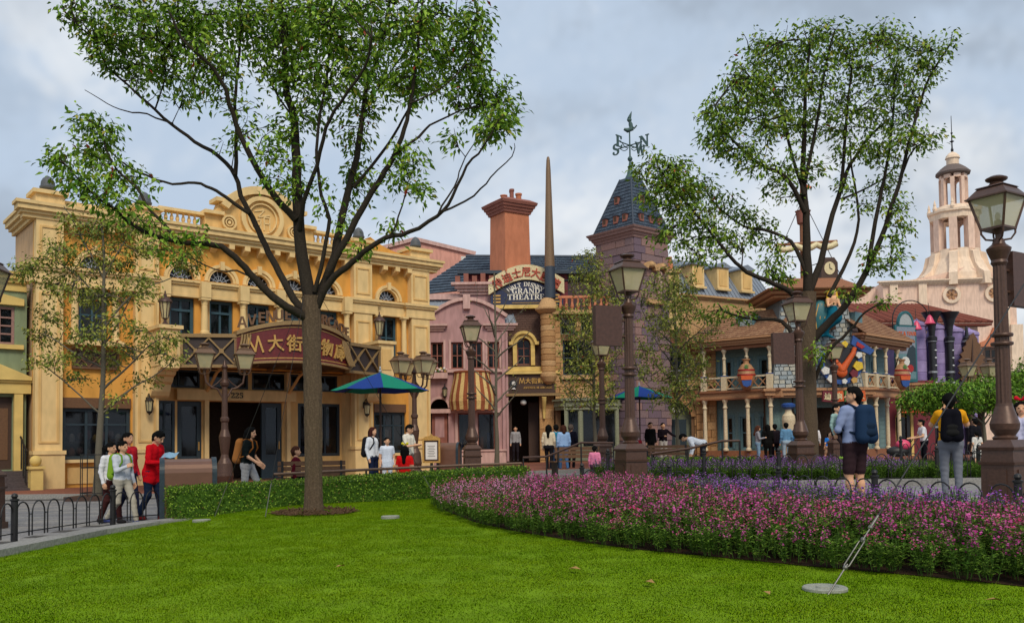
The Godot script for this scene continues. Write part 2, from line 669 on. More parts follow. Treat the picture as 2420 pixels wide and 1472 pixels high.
func sheet(poly: PackedVector2Array, lift: float, hf: Callable, step := 0.0) -> MB:
	# a ground sheet from an outline in x, z, following hf
	var b := MB.new()
	var polys = [poly]
	if step > 0.0:
		polys = []
		var r = Rect2(poly[0], Vector2.ZERO)
		for p in poly:
			r = r.expand(p)
		var nx = int(ceil(r.size.x / step))
		var nz = int(ceil(r.size.y / step))
		for i in nx:
			for j in nz:
				var o = r.position + Vector2(i, j) * step
				var cell = PackedVector2Array([o, o + Vector2(step, 0), o + Vector2(step, step), o + Vector2(0, step)])
				for q in Geometry2D.intersect_polygons(poly, cell):
					polys.append(q)
	for pl in polys:
		var ix = Geometry2D.triangulate_polygon(pl)
		for i in range(0, ix.size(), 3):
			var t3 = []
			for k in 3:
				var p: Vector2 = pl[ix[i + k]]
				t3.append(Vector3(p.x, hf.call(p.x, p.y) + lift, p.y))
			if (t3[1] - t3[0]).cross(t3[2] - t3[0]).y < 0:
				b.tri(t3[0], t3[2], t3[1])
			else:
				b.tri(t3[0], t3[1], t3[2])
	return b

func ly(x: float, z: float) -> float:
	# the lawn: nearly level, falling towards the kerb on the left
	var k = smoothstep(-6.6, -3.4, x)
	return lerpf(-0.24, 0.015, k) + 0.03 * sin(x * 0.5 + 0.6) * smoothstep(-4, 0, x)

var lawn_edge := PackedVector2Array([Vector2(-9.5, 6), Vector2(-6.9, -3), Vector2(-6.45, -8), Vector2(-6.3, -11), Vector2(-6.2, -12.9), Vector2(-5.9, -14.2), Vector2(-5.5, -14.9), Vector2(0.3, -18.4), Vector2(2.0, -16.0), Vector2(3.1, -12.4), Vector2(3.9, -10.4), Vector2(5.4, -8.8), Vector2(9, -7), Vector2(9, 6)])
var bed_edge := PackedVector2Array([Vector2(-1.25, -15.9), Vector2(-1.3, -15.1), Vector2(-1.02, -13.6), Vector2(-0.52, -11.6), Vector2(-0.07, -10.4), Vector2(0.59, -9.12), Vector2(1.12, -8.3), Vector2(1.75, -7.63), Vector2(2.29, -7.06), Vector2(3.0, -6.44), Vector2(3.41, -6.0), Vector2(4.6, -5.0), Vector2(7.4, -6.6), Vector2(5.2, -9.0), Vector2(4.14, -11.0), Vector2(3.6, -13.6), Vector2(2.3, -15.6), Vector2(0.71, -16.4)])

func ground():
	# one sheet to the horizon
	var b := MB.new()
	var xs = [-400.0, -60.0, -30.0]
	for i in 22:
		xs.append(-20.0 + i * 1.3)
	xs.append_array([12.0, 30.0, 60.0, 400.0])
	var zs = [30.0, 0.0, -10.0, -20.0, -30.0, -40.0, -60.0, -120.0, -500.0]
	for i in xs.size() - 1:
		for j in zs.size() - 1:
			var p = []
			for q in [[xs[i], zs[j]], [xs[i + 1], zs[j]], [xs[i + 1], zs[j + 1]], [xs[i], zs[j + 1]]]:
				p.append(Vector3(q[0], gy(q[0], q[1]) - 0.01, q[1]))
			b.quad(p[0], p[1], p[2], p[3])
	struct(pt(self, "ground", b, mats.paving))
	# avenue slabs left of the lawn, laid in long courses
	var road = thing("avenue", "", "")
	road.remove_meta("label"); road.remove_meta("category")
	struct(road)
	var bed = sheet(PackedVector2Array([Vector2(-24, -10), Vector2(-6.9, -8), Vector2(-6.4, -15.4), Vector2(1, -19.5), Vector2(1, -24), Vector2(-24, -23.4)]), 0.004, gy, 1.0)
	pt(road, "joint_bed", bed, mats.joint)
	var slab_w := 1.15
	var slab_d := 0.42
	for j in 30:
		for i in 13:
			var z0 = -11.2 - j * slab_d
			var x0 = -18.3 + i * slab_w + (slab_w * 0.5 if j % 2 else 0.0)
			var xm = x0 + slab_w / 2
			if z0 < -22.6 or xm > -6.9 + max(0.0, (-15.0 - z0) * 0.55) or (xm / z0) > 0.66:
				continue
			var s = bx(road, "paving_slab", [mats.slab_a, mats.slab_b, mats.slab_c][(i * 7 + j * 5) % 3], x0 + 0.006, x0 + slab_w - 0.006, gy(xm, z0) - 0.03, gy(xm, z0) + 0.012 + 0.003 * ((i * 3 + j) % 3), z0 - slab_d + 0.012, z0)
	var pz = thing("plaza_path", "", "")
	pz.remove_meta("label"); pz.remove_meta("category")
	struct(pz)
	for j in 13:
		for i in 14:
			var x0 = 1.2 + i * 0.82 + (0.41 if j % 2 else 0.0)
			var z0 = -9.4 - j * 0.82
			if x0 < 3.0 + (z0 + 15.5) * 0.5 or Geometry2D.is_point_in_polygon(Vector2(x0 + 0.4, z0 - 0.4), bed_edge) or x0 / -z0 > 0.68:
				continue
			bx(pz, "paving_slab", [mats.slab_c, mats.slab_a, mats.kerb][(i * 5 + j * 3) % 3], x0 + 0.005, x0 + 0.815, -0.04, 0.004 + 0.002 * ((i + j) % 3), z0 - 0.815, z0 - 0.005)
	# brick sidewalk along the shops, one step up
	var wk := PackedVector2Array([Vector2(-24, -24.6), Vector2(-12.5, -24.2), Vector2(-7.5, -23.4), Vector2(-2.5, -27.0), Vector2(3.0, -31), Vector2(10, -36), Vector2(24, -36), Vector2(24, -60), Vector2(-24, -60)])
	var wm = sheet(wk, 0.1, gy, 2.0)
	struct(pt(self, "brick_sidewalk", wm, mats.brick_paving))
	var kb := MB.new()
	for i in 5:
		var p = wk[i]
		var q = wk[i + 1]
		for k in 8:
			var a = p.lerp(q, k / 8.0)
			var e = p.lerp(q, (k + 1) / 8.0)
			var A = Vector3(a.x, gy(a.x, a.y), a.y)
			var E = Vector3(e.x, gy(e.x, e.y), e.y)
			kb.bar(A + Vector3(0, 0.045, 0), E + Vector3(0, 0.045, 0), 0.16, 0.135)
	struct(pt(self, "sidewalk_kerb", kb, mats.kerb))
	# lawn kerb: separate stones along the left edge
	var ks = thing("lawn_kerb", "", "")
	ks.remove_meta("label"); ks.remove_meta("category")
	struct(ks)
	var pts = []
	for i in 7:
		pts.append(lawn_edge[i])
	for i in pts.size() - 1:
		var a: Vector2 = pts[i]
		var c: Vector2 = pts[i + 1]
		var nn = max(1, int(a.distance_to(c) / 0.9))
		for k in nn:
			var s = a.lerp(c, (k + 0.006) / nn)
			var e = a.lerp(c, (k + 0.994) / nn)
			var off = (e - s).orthogonal().normalized() * -0.16
			var m := MB.new()
			m.bar(Vector3(s.x - off.x * -1, -0.22, s.y + off.y), Vector3(e.x + off.x, -0.22, e.y + off.y), 0.36, 0.2)
			pt(ks, "kerb_stone", m, [mats.kerb, mats.kerb_b][k % 2])
	# lawn and its turf
	var lm = sheet(lawn_edge, 0.0, ly, 0.5)
	struct(pt(self, "lawn", lm, mats.turf))
	var bd = sheet(bed_edge, 0.006, ly, 0.6)
	struct(pt(self, "flower_bed_soil", bd, mats.soil))

func palette():
	mk("paving", 136, 134, 132, 0.85, "grain", 0.6, 0.3)
	mk("joint", 84, 82, 80, 0.9, "grain", 0.6, 0.3)
	mk("slab_a", 140, 138, 138, 0.8, "grain", 0.5, 0.4)
	mk("slab_b", 130, 129, 131, 0.8, "grain", 0.6, 0.4)
	mk("slab_c", 148, 145, 142, 0.8, "grain", 0.4, 0.4)
	mk("brick_paving", 150, 96, 78, 0.85, "cells", 1.6, 0.5)
	mk("kerb", 152, 150, 146, 0.85, "grain", 0.7, 0.4)
	mk("kerb_b", 142, 140, 137, 0.85, "grain", 0.6, 0.4)
	mk("turf", 112, 144, 18, 0.95, "blotch", 0.5, 0.2)
	mk("soil", 62, 46, 34, 0.95, "grain", 1.5, 0.9)
	# warm plaster
	mk("cream", 234, 202, 144, 0.8, "blotch", 0.5, 0.25)
	mk("cream_dark", 226, 186, 122, 0.8, "blotch", 0.5, 0.25)
	mk("yellow", 222, 162, 80, 0.82, "blotch", 0.45, 0.3)
	mk("side_wall", 214, 176, 134, 0.85, "blotch", 0.4, 0.3)
	mk("teal", 52, 84, 98, 0.5, "grain", 0.5, 0.15)
	mk("teal_dark", 40, 58, 68, 0.5, "grain", 0.5, 0.15)
	mk("room_panel", 92, 76, 64, 0.9, "grain", 0.4, 0.0)
	mk("acorn", 92, 96, 100, 0.6, "cells", 2.0, 0.8)
	mk("bronze", 92, 66, 54, 0.42, "grain", 0.7, 0.2, 0.25)
	mk("bronze_light", 120, 92, 70, 0.45, "grain", 0.7, 0.2, 0.2)
	mk("black_iron", 28, 27, 28, 0.5, "grain", 0.7, 0.2)
	mk("marquee_dark", 58, 46, 44, 0.6, "grain", 0.5, 0.2)
	mk("marquee_gold", 160, 130, 86, 0.45, "grain", 0.7, 0.2, 0.2)
	mk("marquee_red", 108, 30, 34, 0.45, "grain", 0.4, 0.1)
	mk("gold", 214, 168, 92, 0.4, "grain", 0.5, 0.1, 0.25)
	mk("wood_brown", 112, 78, 50, 0.6, "grain", 0.6, 0.3)
	mk("wood_dark", 74, 50, 38, 0.6, "grain", 0.6, 0.3)
	mk("green_plaster", 132, 146, 116, 0.82, "blotch", 0.5, 0.3)
	mk("pale_yellow", 222, 192, 118, 0.75, "blotch", 0.5, 0.2)
	mk("mauve_frame", 160, 122, 112, 0.6, "grain", 0.5, 0.2)
	mk("grey_stone", 120, 108, 104, 0.85, "grain", 0.6, 0.4)
	mk("dark_step", 92, 82, 82, 0.85, "grain", 0.6, 0.4)
	mk("pink", 186, 147, 146, 0.82, "blotch", 0.5, 0.3)
	mk("pink_light", 208, 172, 164, 0.8, "blotch", 0.5, 0.25)
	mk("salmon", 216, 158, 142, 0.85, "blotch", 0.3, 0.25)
	mk("slate", 66, 80, 96, 0.55, "grain", 0.6, 0.3)
	mk("slate_b", 54, 66, 82, 0.55, "grain", 0.6, 0.3)
	mk("zinc", 136, 146, 160, 0.5, "grain", 0.5, 0.2)
	mk("terracotta", 202, 130, 98, 0.8, "blotch", 0.45, 0.35)
	mk("terracotta_dark", 150, 98, 86, 0.75, "blotch", 0.5, 0.3)
	mk("awning_cream", 230, 198, 132, 0.8, "grain", 0.5, 0.2)
	mk("awning_stripe", 160, 92, 62, 0.8, "grain", 0.5, 0.2)
	mk("brick_dark", 112, 88, 80, 0.85, "cells", 1.2, 0.5)
	mk("sign_navy", 36, 46, 84, 0.5, "grain", 0.5, 0.1)
	mk("sign_ivory", 232, 216, 170, 0.55, "grain", 0.5, 0.1)
	mk("letter_red", 176, 70, 46, 0.5, "", 1, 0)
	mk("letter_white", 228, 224, 212, 0.5, "", 1, 0)
	mk("maroon", 118, 36, 50, 0.7, "grain", 0.5, 0.2)
	mk("stone_a", 196, 152, 104, 0.85, "grain", 0.5, 0.7)
	mk("stone_b", 182, 138, 94, 0.85, "grain", 0.6, 0.7)
	mk("stone_c", 204, 164, 118, 0.85, "grain", 0.45, 0.7)
	mk("stone_joint", 128, 98, 72, 0.9, "grain", 0.6, 0.4)
	mk("sage", 116, 122, 98, 0.65, "grain", 0.5, 0.2)
	mk("sage_light", 138, 142, 116, 0.65, "grain", 0.5, 0.2)
	mk("purple_a", 140, 118, 120, 0.85, "grain", 0.5, 0.6)
	mk("purple_b", 124, 106, 118, 0.85, "grain", 0.6, 0.6)
	mk("purple_c", 158, 126, 120, 0.85, "grain", 0.45, 0.6)
	mk("purple_joint", 92, 76, 80, 0.9, "grain", 0.6, 0.4)
	mk("verdigris", 72, 100, 98, 0.55, "grain", 0.6, 0.3, 0.2)
	mk("porch_wood", 186, 138, 98, 0.7, "grain", 0.5, 0.25)
	mk("porch_dark", 150, 98, 66, 0.7, "grain", 0.5, 0.25)
	mk("porch_white", 224, 206, 172, 0.65, "grain", 0.5, 0.15)
	mk("clap_blue", 124, 152, 152, 0.75, "grain", 0.5, 0.2)
	mk("clap_teal", 104, 140, 148, 0.7, "grain", 0.5, 0.2)
	mk("shingle_a", 178, 138, 108, 0.85, "grain", 0.6, 0.5)
	mk("shingle_b", 162, 122, 96, 0.85, "grain", 0.6, 0.5)
	mk("pebble_a", 176, 184, 186, 0.85, "grain", 0.6, 0.5)
	mk("pebble_b", 156, 170, 178, 0.85, "grain", 0.6, 0.5)
	mk("pebble_c", 192, 190, 178, 0.85, "grain", 0.6, 0.5)
	mk("mortar", 122, 128, 130, 0.9, "grain", 0.6, 0.4)
	mk("carthay", 236, 204, 184, 0.85, "blotch", 0.2, 0.25)
	mk("carthay_light", 240, 215, 190, 0.85, "blotch", 0.2, 0.25)
	mk("roof_red", 146, 86, 72, 0.8, "grain", 0.5, 0.4)
	mk("roof_red_b", 126, 72, 62, 0.8, "grain", 0.5, 0.4)
	mk("violet", 158, 142, 188, 0.75, "blotch", 0.5, 0.3)
	mk("violet_b", 142, 126, 174, 0.75, "blotch", 0.5, 0.3)
	mk("ebony", 36, 36, 42, 0.4, "grain", 0.5, 0.1)
	mk("silver", 180, 184, 190, 0.35, "grain", 0.5, 0.1, 0.5)
	mk("canvas_green", 18, 132, 104, 0.75, "grain", 0.8, 0.15)
	mk("canvas_blue", 30, 62, 138, 0.75, "grain", 0.8, 0.15)
	mk("paper", 226, 224, 220, 0.7, "", 1, 0)
	mk("bark", 60, 53, 46, 0.9, "cells", 2.2, 1.0)
	mk("bark_base", 102, 86, 70, 0.9, "cells", 2.2, 1.0)
	mk("bark_thin", 112, 106, 92, 0.9, "grain", 1.2, 0.8)
	mk("steel", 128, 126, 120, 0.4, "grain", 0.8, 0.2, 0.6)
	mk("concrete", 158, 160, 148, 0.9, "grain", 1.6, 0.6)
	mk("mulch", 96, 74, 54, 0.95, "grain", 1.5, 1.0)
	mk("panel_brown", 84, 56, 46, 0.5, "grain", 0.5, 0.1)
	mk("white_paint", 228, 226, 220, 0.6, "grain", 0.5, 0.1)
	mk("curtain", 196, 192, 184, 0.9, "grain", 0.8, 0.2)
	mk("red_paint", 178, 36, 36, 0.5, "grain", 0.5, 0.1)
	mk("orange_paint", 222, 98, 40, 0.5, "grain", 0.5, 0.1)
	mk("yellow_paint", 232, 196, 50, 0.5, "grain", 0.5, 0.1)
	mk("green_paint", 72, 140, 66, 0.5, "grain", 0.5, 0.1)
	mk("blue_paint", 40, 84, 158, 0.5, "grain", 0.5, 0.1)
	mk("sea_green", 34, 104, 112, 0.5, "grain", 0.5, 0.2)
	mk("skin_wood", 226, 172, 132, 0.6, "grain", 0.5, 0.1)
	mk("ceramic_pink", 214, 70, 106, 0.4, "", 1, 0)
	mk("lantern_metal", 86, 64, 58, 0.45, "grain", 0.7, 0.2, 0.25)
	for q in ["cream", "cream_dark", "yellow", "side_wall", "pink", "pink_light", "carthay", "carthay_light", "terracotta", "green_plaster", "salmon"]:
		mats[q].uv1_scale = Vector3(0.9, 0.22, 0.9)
	glass_mat("shop_glass", 22, 26, 30, 0.5)
	glass_mat("dark_glass", 18, 22, 26, 0.75)
	glass_mat("lamp_glass", 214, 204, 160, 0.55, 0.25)
	vcol_mat("leaf", 0.55, 0.35)
	vcol_mat("vcol", 0.8)
	mk("pole_bronze", 132, 104, 76, 0.5, "grain", 0.6, 0.2, 0.15)
	mk("map_paper", 150, 190, 216, 0.7, "grain", 2.0, 0.1)
	vcol_mat("bloom", 0.75, 0.2)
	mk("leaf_dry", 176, 138, 86, 0.8, "grain", 2.0, 0.2)

# sash or shop window: frame with bars, each pane a child
func window(parent: Node, x0: float, x1: float, y0: float, y1: float, z: float, fm: Material, cols: int, rows: int, fw := 0.06, gm: Material = null, called := "window") -> MeshInstance3D:
	var b := MB.new()
	b.box(x0, x0 + fw, y0, y1, z - 0.05, z + 0.05)
	b.box(x1 - fw, x1, y0, y1, z - 0.05, z + 0.05)
	b.box(x0 + fw, x1 - fw, y1 - fw, y1, z - 0.05, z + 0.047)
	b.box(x0 + fw, x1 - fw, y0, y0 + fw, z - 0.05, z + 0.047)
	var o = pt(parent, called, b, fm)
	var w = (x1 - x0 - 2 * fw) / cols
	var h = (y1 - y0 - 2 * fw) / rows
	for i in range(1, cols):
		var c = x0 + fw + w * i
		bx(o, "mullion", fm, c - fw * 0.35, c + fw * 0.35, y0 + fw, y1 - fw, z - 0.03, z + 0.035)
	for j in range(1, rows):
		var c = y0 + fw + h * j
		bx(o, "glazing_bar", fm, x0 + fw, x1 - fw, c - fw * 0.3, c + fw * 0.3, z - 0.025, z + 0.03)
	for i in cols:
		for j in rows:
			bx(o, "pane", gm if gm else mats.dark_glass, x0 + fw + w * i + 0.003, x0 + fw + w * (i + 1) - 0.003, y0 + fw + h * j + 0.003, y0 + fw + h * (j + 1) - 0.003, z - 0.012, z - 0.004)
	return o

# half-round fanlight with its moulding
func fanlight(parent: Node, cx: float, cy: float, r: float, z: float, trim: Material, bars := 7):
	var g := MB.new()
	var pl := PackedVector2Array()
	for i in 13:
		pl.append(Vector2(cx + cos(PI * i / 12) * r, cy + sin(PI * i / 12) * r))
	g.prism(pl, z - 0.012, z - 0.004)
	var o = pt(parent, "fanlight", g, mats.dark_glass)
	var k := MB.new()
	for i in range(1, bars):
		var a = PI * i / bars
		k.bar(Vector3(cx + cos(a) * r * 0.22, cy + sin(a) * r * 0.22, z + 0.01), Vector3(cx + cos(a) * r * 0.98, cy + sin(a) * r * 0.98, z + 0.01), 0.022, 0.03)
	k.arch(cx, cy, r * 0.55, r * 0.6, z - 0.003, z + 0.02, 0, PI, 12)
	k.arch(cx, cy, r * 0.18, r * 0.24, z - 0.003, z + 0.022, 0, PI, 8)
	pt(o, "fan_tracery", k, mats.silver)
	var m := MB.new()
	m.arch(cx, cy, r + 0.005, r + 0.09, z - 0.1, z + 0.2, 0, PI, 14)
	m.arch(cx, cy, r + 0.09, r + 0.2, z - 0.1, z + 0.25, 0, PI, 14)
	pt(o, "arch_moulding", m, trim)
	bx(o, "keystone", trim, cx - 0.075, cx + 0.075, cy + r - 0.01, cy + r + 0.3, z - 0.05, z + 0.31)

# the closed room behind a front: back, sides, floor and ceiling, open towards the wall
func room(parent: Node, x0: float, x1: float, y0: float, y1: float, zb: float, zf: float):
	var b := MB.new()
	b.box(x0, x1, y0, y1, zb - 0.1, zb)
	b.box(x0, x0 + 0.08, y0, y1, zb, zf)
	b.box(x1 - 0.08, x1, y0, y1, zb, zf)
	b.box(x0 + 0.08, x1 - 0.08, y1 - 0.08, y1, zb, zf)
	b.box(x0 + 0.08, x1 - 0.08, y0, y0 + 0.08, zb, zf)
	return pt(parent, "room", b, mats.room_panel)

func column(parent: Node, x: float, z: float, y0: float, y1: float, r: float, mat: Material):
	var b := MB.new()
	b.t.origin = Vector3(x, 0, z)
	b.box(-r * 1.35, r * 1.35, y0, y0 + r * 0.6, -r * 1.35, r * 1.35)
	b.lathe([r * 1.25, y0 + r * 0.6, r * 1.25, y0 + r, r * 1.02, y0 + r * 1.4, r, y0 + (y1 - y0) * 0.4, r * 0.84, y1 - r * 2.0, r * 0.95, y1 - r * 1.9, r * 0.9, y1 - r * 1.6, r * 1.2, y1 - r * 0.7], 14)
	b.box(-r * 1.35, r * 1.35, y1 - r * 0.7, y1, -r * 1.35, r * 1.35)
	pt(parent, "column", b, mat)

# stepped horizontal moulding
func moulding(parent: Node, called: String, mat: Material, x0, x1, y, z, steps: Array):
	# steps: [height, projection] from the bottom up
	var b := MB.new()
	var yy = y
	for s in steps:
		b.box(x0 - s[1], x1 + s[1], yy, yy + s[0], z, z + s[1])
		yy += s[0]
	return pt(parent, called, b, mat)

func acorn(parent: Node, x: float, y: float, z: float, s: float):
	var b := MB.new()
	b.t.origin = Vector3(x, y, z)
	b.t.basis = Basis.from_scale(Vector3.ONE * s)
	b.lathe([0.1, 0, 0.1, 0.05, 0.2, 0.09, 0.27, 0.16, 0.28, 0.22, 0.25, 0.24, 0.245, 0.27, 0.23, 0.4, 0.17, 0.52, 0.08, 0.6, 0.0, 0.64], 18)
	pt(parent, "acorn_finial", b, mats.acorn)

func wall_lantern(parent: Node, x: float, y: float, z: float, s: float, mat: Material):
	var b := MB.new()
	b.t.origin = Vector3(x, y, z)
	b.t.basis = Basis.from_scale(Vector3.ONE * s)
	b.lathe([0.0, 0.62, 0.03, 0.58, 0.02, 0.55, 0.06, 0.52, 0.14, 0.44, 0.16, 0.42, 0.12, 0.41], 8)
	b.lathe([0.08, 0.02, 0.1, 0.06, 0.1, 0.08], 8)
	b.lathe([0.0, -0.06, 0.03, -0.02, 0.08, 0.02], 8)
	for k in 6:
		var a = TAU * k / 6
		b.bar(Vector3(cos(a) * 0.09, 0.06, sin(a) * 0.09), Vector3(cos(a) * 0.135, 0.43, sin(a) * 0.135), 0.016)
	b.tube([Vector3(0, 0.6, 0), Vector3(0, 0.66, -0.05), Vector3(0, 0.62, -0.14), Vector3(0, 0.45, -0.2)], 0.018, 6)
	b.box(-0.05, 0.05, 0.3, 0.55, -0.22, -0.19)
	var o = pt(parent, "wall_lantern", b, mat)
	var g := MB.new()
	g.t = b.t
	g.lathe([0.085, 0.08, 0.128, 0.42], 6)
	pt(o, "lantern_glass", g, mats.lamp_glass)

func green_shop():
	var s = thing("green_shop", "sage green plaster shop with pale yellow trim and pedimented doorway", "building", Vector3(-14.751, -0.283, -27.4), 40)
	var h = [[-1.6, -0.46, 4.57, 5.75], [-1.62, -0.5, 0.7, 2.95]]
	var b := MB.new()
	b.wall(-6.0, -0.12, -0.4, 6.3, -0.85, -0.6, h)
	pt(s, "wall", b, mats.green_plaster)
	room(s, -5.9, -0.14, -0.4, 6.2, -2.4, -0.86)
	bx(s, "roof", mats.slate, -6.0, -0.12, 6.3, 6.45, -3.0, -0.62)
	moulding(s, "cornice", mats.pale_yellow, -6.0, -0.2, 6.25, -0.6, [[0.25, 0.06], [0.12, 0.14], [0.14, 0.22], [0.08, 0.28]])
	window(s, -1.6, -0.46, 4.57, 5.75, -0.68, mats.mauve_frame, 3, 4, 0.08)
	bx(s, "curtain", mats.curtain, -1.55, -0.5, 4.6, 5.1, -0.83, -0.8)
	bx(s, "window_sill", mats.pale_yellow, -1.75, -0.22, 4.43, 4.57, -0.6, -0.48)
	var p := MB.new()
	p.prism(PackedVector2Array([Vector2(-1.75, 5.8), Vector2(-0.22, 5.8), Vector2(-0.22, 6.0), Vector2(-0.98, 6.16), Vector2(-1.75, 6.0)]), -0.6, -0.47)
	pt(s, "window_head", p, mats.pale_yellow)
	# doorway
	for x in [-1.85, -0.48]:
		bx(s, "door_pilaster", mats.pale_yellow, x, x + 0.24, 0.66, 3.3, -0.6, -0.42)
	moulding(s, "door_entablature", mats.pale_yellow, -1.9, -0.22, 3.05, -0.6, [[0.34, 0.2], [0.06, 0.26]])
	var q := MB.new()
	q.prism(PackedVector2Array([Vector2(-2.1, 3.46), Vector2(-0.02, 3.46), Vector2(-0.02, 3.56), Vector2(-1.06, 4.0), Vector2(-2.1, 3.56)]), -0.6, -0.28)
	pt(s, "door_pediment", q, mats.pale_yellow)
	var d = bx(s, "door", mats.wood_dark, -1.62, -0.5, 0.68, 2.95, -0.78, -0.72)
	for x in [-1.5, -0.98]:
		bx(s, "door_panel", mats.wood_brown, x, x + 0.38, 1.0, 2.6, -0.722, -0.7)
	for i in 4:
		bx(s, "step", mats.dark_step, -2.1, -0.1, -0.4, 0.66 - i * 0.17, -0.6 + i * 0.28, -0.6 + (i + 1) * 0.28)
	bx(s, "pedestal", mats.pale_yellow, -0.22, 0.12, -0.4, 0.72, 0.2, 0.62)
	bx(s, "pedestal_cap", mats.pale_yellow, -0.27, 0.17, 0.72, 0.8, 0.15, 0.67)
	var bl := MB.new()
	bl.ellipsoid(Vector3(-0.05, 0.96, 0.41), Vector3.ONE * 0.17)
	pt(s, "stone_ball", bl, mats.pale_yellow)
	for i in 3:
		var r := MB.new()
		r.tube([Vector3(-0.3, 0.7 - i * 0.2, -0.3 + i * 0.3), Vector3(-0.3, 1.7 - i * 0.2, -0.3 + i * 0.3)], 0.022, 6)
		pt(s, "stair_post", r, mats.black_iron)
	var hr := MB.new()
	hr.tube([Vector3(-0.3, 1.72, -0.45), Vector3(-0.3, 1.25, 0.45)], 0.03, 6)
	pt(s, "stair_rail", hr, mats.black_iron)

func yellow_arcade():
	var s = thing("arcade_building", "long cream and yellow arcade building with acorn finials and red sign marquee", "building", Vector3(-14.751, -0.283, -27.4), 40)
	var Y = mats.yellow
	var C = mats.cream
	var D = mats.cream_dark
	var wins = [4.6, 6.0, 7.4, 8.8, 10.2]
	var holes = [[1.3, 2.2, 4.8, 6.5], [0.84, 2.92, 0.97, 2.95], [12.52, 13.36, 4.8, 6.5], [12.25, 13.75, 0.97, 2.95], [3.8, 11.18, -0.6, 4.1]]
	for c in wins:
		holes.append([c - 0.44, c + 0.44, 5.15, 6.5])
		holes.append([c - 0.44, c + 0.44, 7.15, 7.59, true])
	for c in [1.75, 12.94]:
		holes.append([c - 0.44, c + 0.44, 7.15, 7.59, true])
	var b := MB.new()
	b.wall(0.02, 14.78, -0.6, 8.6, -0.5, -0.25, holes)
	pt(s, "wall", b, Y)
	bx(s, "side_wall", mats.side_wall, 0.02, 0.3, -0.6, 9.0, -3.1, -0.5)
	bx(s, "side_wall", mats.side_wall, 14.5, 14.78, -0.6, 9.0, -6, -0.5)
	bx(s, "back_wall", mats.room_panel, 0.3, 14.5, -0.6, 8.95, -4.2, -4.0)
	bx(s, "roof", mats.grey_stone, 0.3, 14.5, 8.62, 8.72, -4.0, -0.5)
	bx(s, "upper_floor", mats.room_panel, 0.3, 14.5, 4.2, 4.4, -4.0, -0.52)
	bx(s, "ground_floor", mats.wood_dark, 0.3, 14.5, -0.1, 0.12, -4.0, -0.3)
	# pilasters
	for a in [[0.0, 0.78], [2.98, 3.74], [11.22, 12.04], [13.9, 14.8]]:
		var x0 = a[0]
		var x1 = a[1]
		bx(s, "pilaster_plinth", C, x0 - 0.05, x1 + 0.05, -0.6, 1.15, -0.3, 0.16)
		bx(s, "plinth_cap", C, x0 - 0.08, x1 + 0.08, 1.15, 1.27, -0.3, 0.2)
		bx(s, "pilaster", C, x0, x1, 1.27, 6.5, -0.3, 0.04)
		var f := MB.new()
		for q in [[1.5, 6.2], [7.25, 8.3]]:
			f.box(x0 + 0.1, x0 + 0.16, q[0], q[1], 0.0, 0.075)
			f.box(x1 - 0.16, x1 - 0.1, q[0], q[1], 0.0, 0.075)
			f.box(x0 + 0.16, x1 - 0.16, q[1] - 0.06, q[1], 0.0, 0.073)
			f.box(x0 + 0.16, x1 - 0.16, q[0], q[0] + 0.06, 0.0, 0.073)
		pt(s, "pilaster_panel", f, D)
		moulding(s, "pilaster_capital", C, x0, x1, 6.5, -0.2, [[0.1, 0.28], [0.3, 0.25], [0.08, 0.32], [0.1, 0.37]])
		bx(s, "upper_pilaster", C, x0, x1, 7.08, 8.5, -0.3, 0.04)
	# string course between pilasters
	for a in [[0.8, 2.96], [3.76, 11.2], [12.06, 13.88]]:
		moulding(s, "string_course", C, a[0] + 0.2, a[1] - 0.2, 6.5, -0.25, [[0.08, 0.2], [0.34, 0.17], [0.08, 0.24], [0.08, 0.3]])
	# cornice with brackets
	moulding(s, "cornice", C, 0.0, 14.8, 8.5, -0.3, [[0.12, 0.38], [0.1, 0.46], [0.16, 0.56], [0.1, 0.62]])
	var cc := MB.new()
	for k in 4:
		cc.box([-0.1, -0.2, -0.3, -0.36][k], 0.0, 8.5 + [0.0, 0.12, 0.22, 0.38][k], 8.62 + [0.0, 0.1, 0.26, 0.36][k], -3.1, -0.31)
	pt(s, "side_cornice", cc, C)
	var x = 0.95
	while x < 13.9:
		var free = true
		for a in [[2.8, 3.8], [11.05, 12.1], [13.75, 15]]:
			if x > a[0] and x < a[1]:
				free = false
		if free:
			var k := MB.new()
			k.prism(PackedVector2Array([Vector2(0, 0), Vector2(0.34, 0.14), Vector2(0.34, 0.3), Vector2(0, 0.3)]), 0, 0.2)
			k.t = Transform3D.IDENTITY
			var o = pt(s, "bracket", k, C)
			o.position = Vector3(x + 0.2, 8.2, -0.25)
			o.rotation_degrees.y = -90
		x += 0.58
	# parapet: blocks with acorns, balustrades, arched pediment
	for a in [[-0.02, 0.8, 0.0], [2.95, 3.77, 0.02], [11.2, 12.06, 0.02], [13.88, 14.82, 0.0]]:
		bx(s, "parapet_block", C, a[0], a[1], 8.98, 9.3, -0.75, 0.05)
		bx(s, "parapet_cap", C, a[0] - 0.1, a[1] + 0.1, 9.3, 9.42, -0.85, 0.16)
		acorn(s, (a[0] + a[1]) / 2, 9.42, -0.3, 0.88)
	bx(s, "parapet", C, 0.8, 2.95, 8.98, 9.22, -0.6, -0.1)
	bx(s, "side_parapet", C, 0.0, 0.3, 8.98, 9.2, -3.1, -0.75)
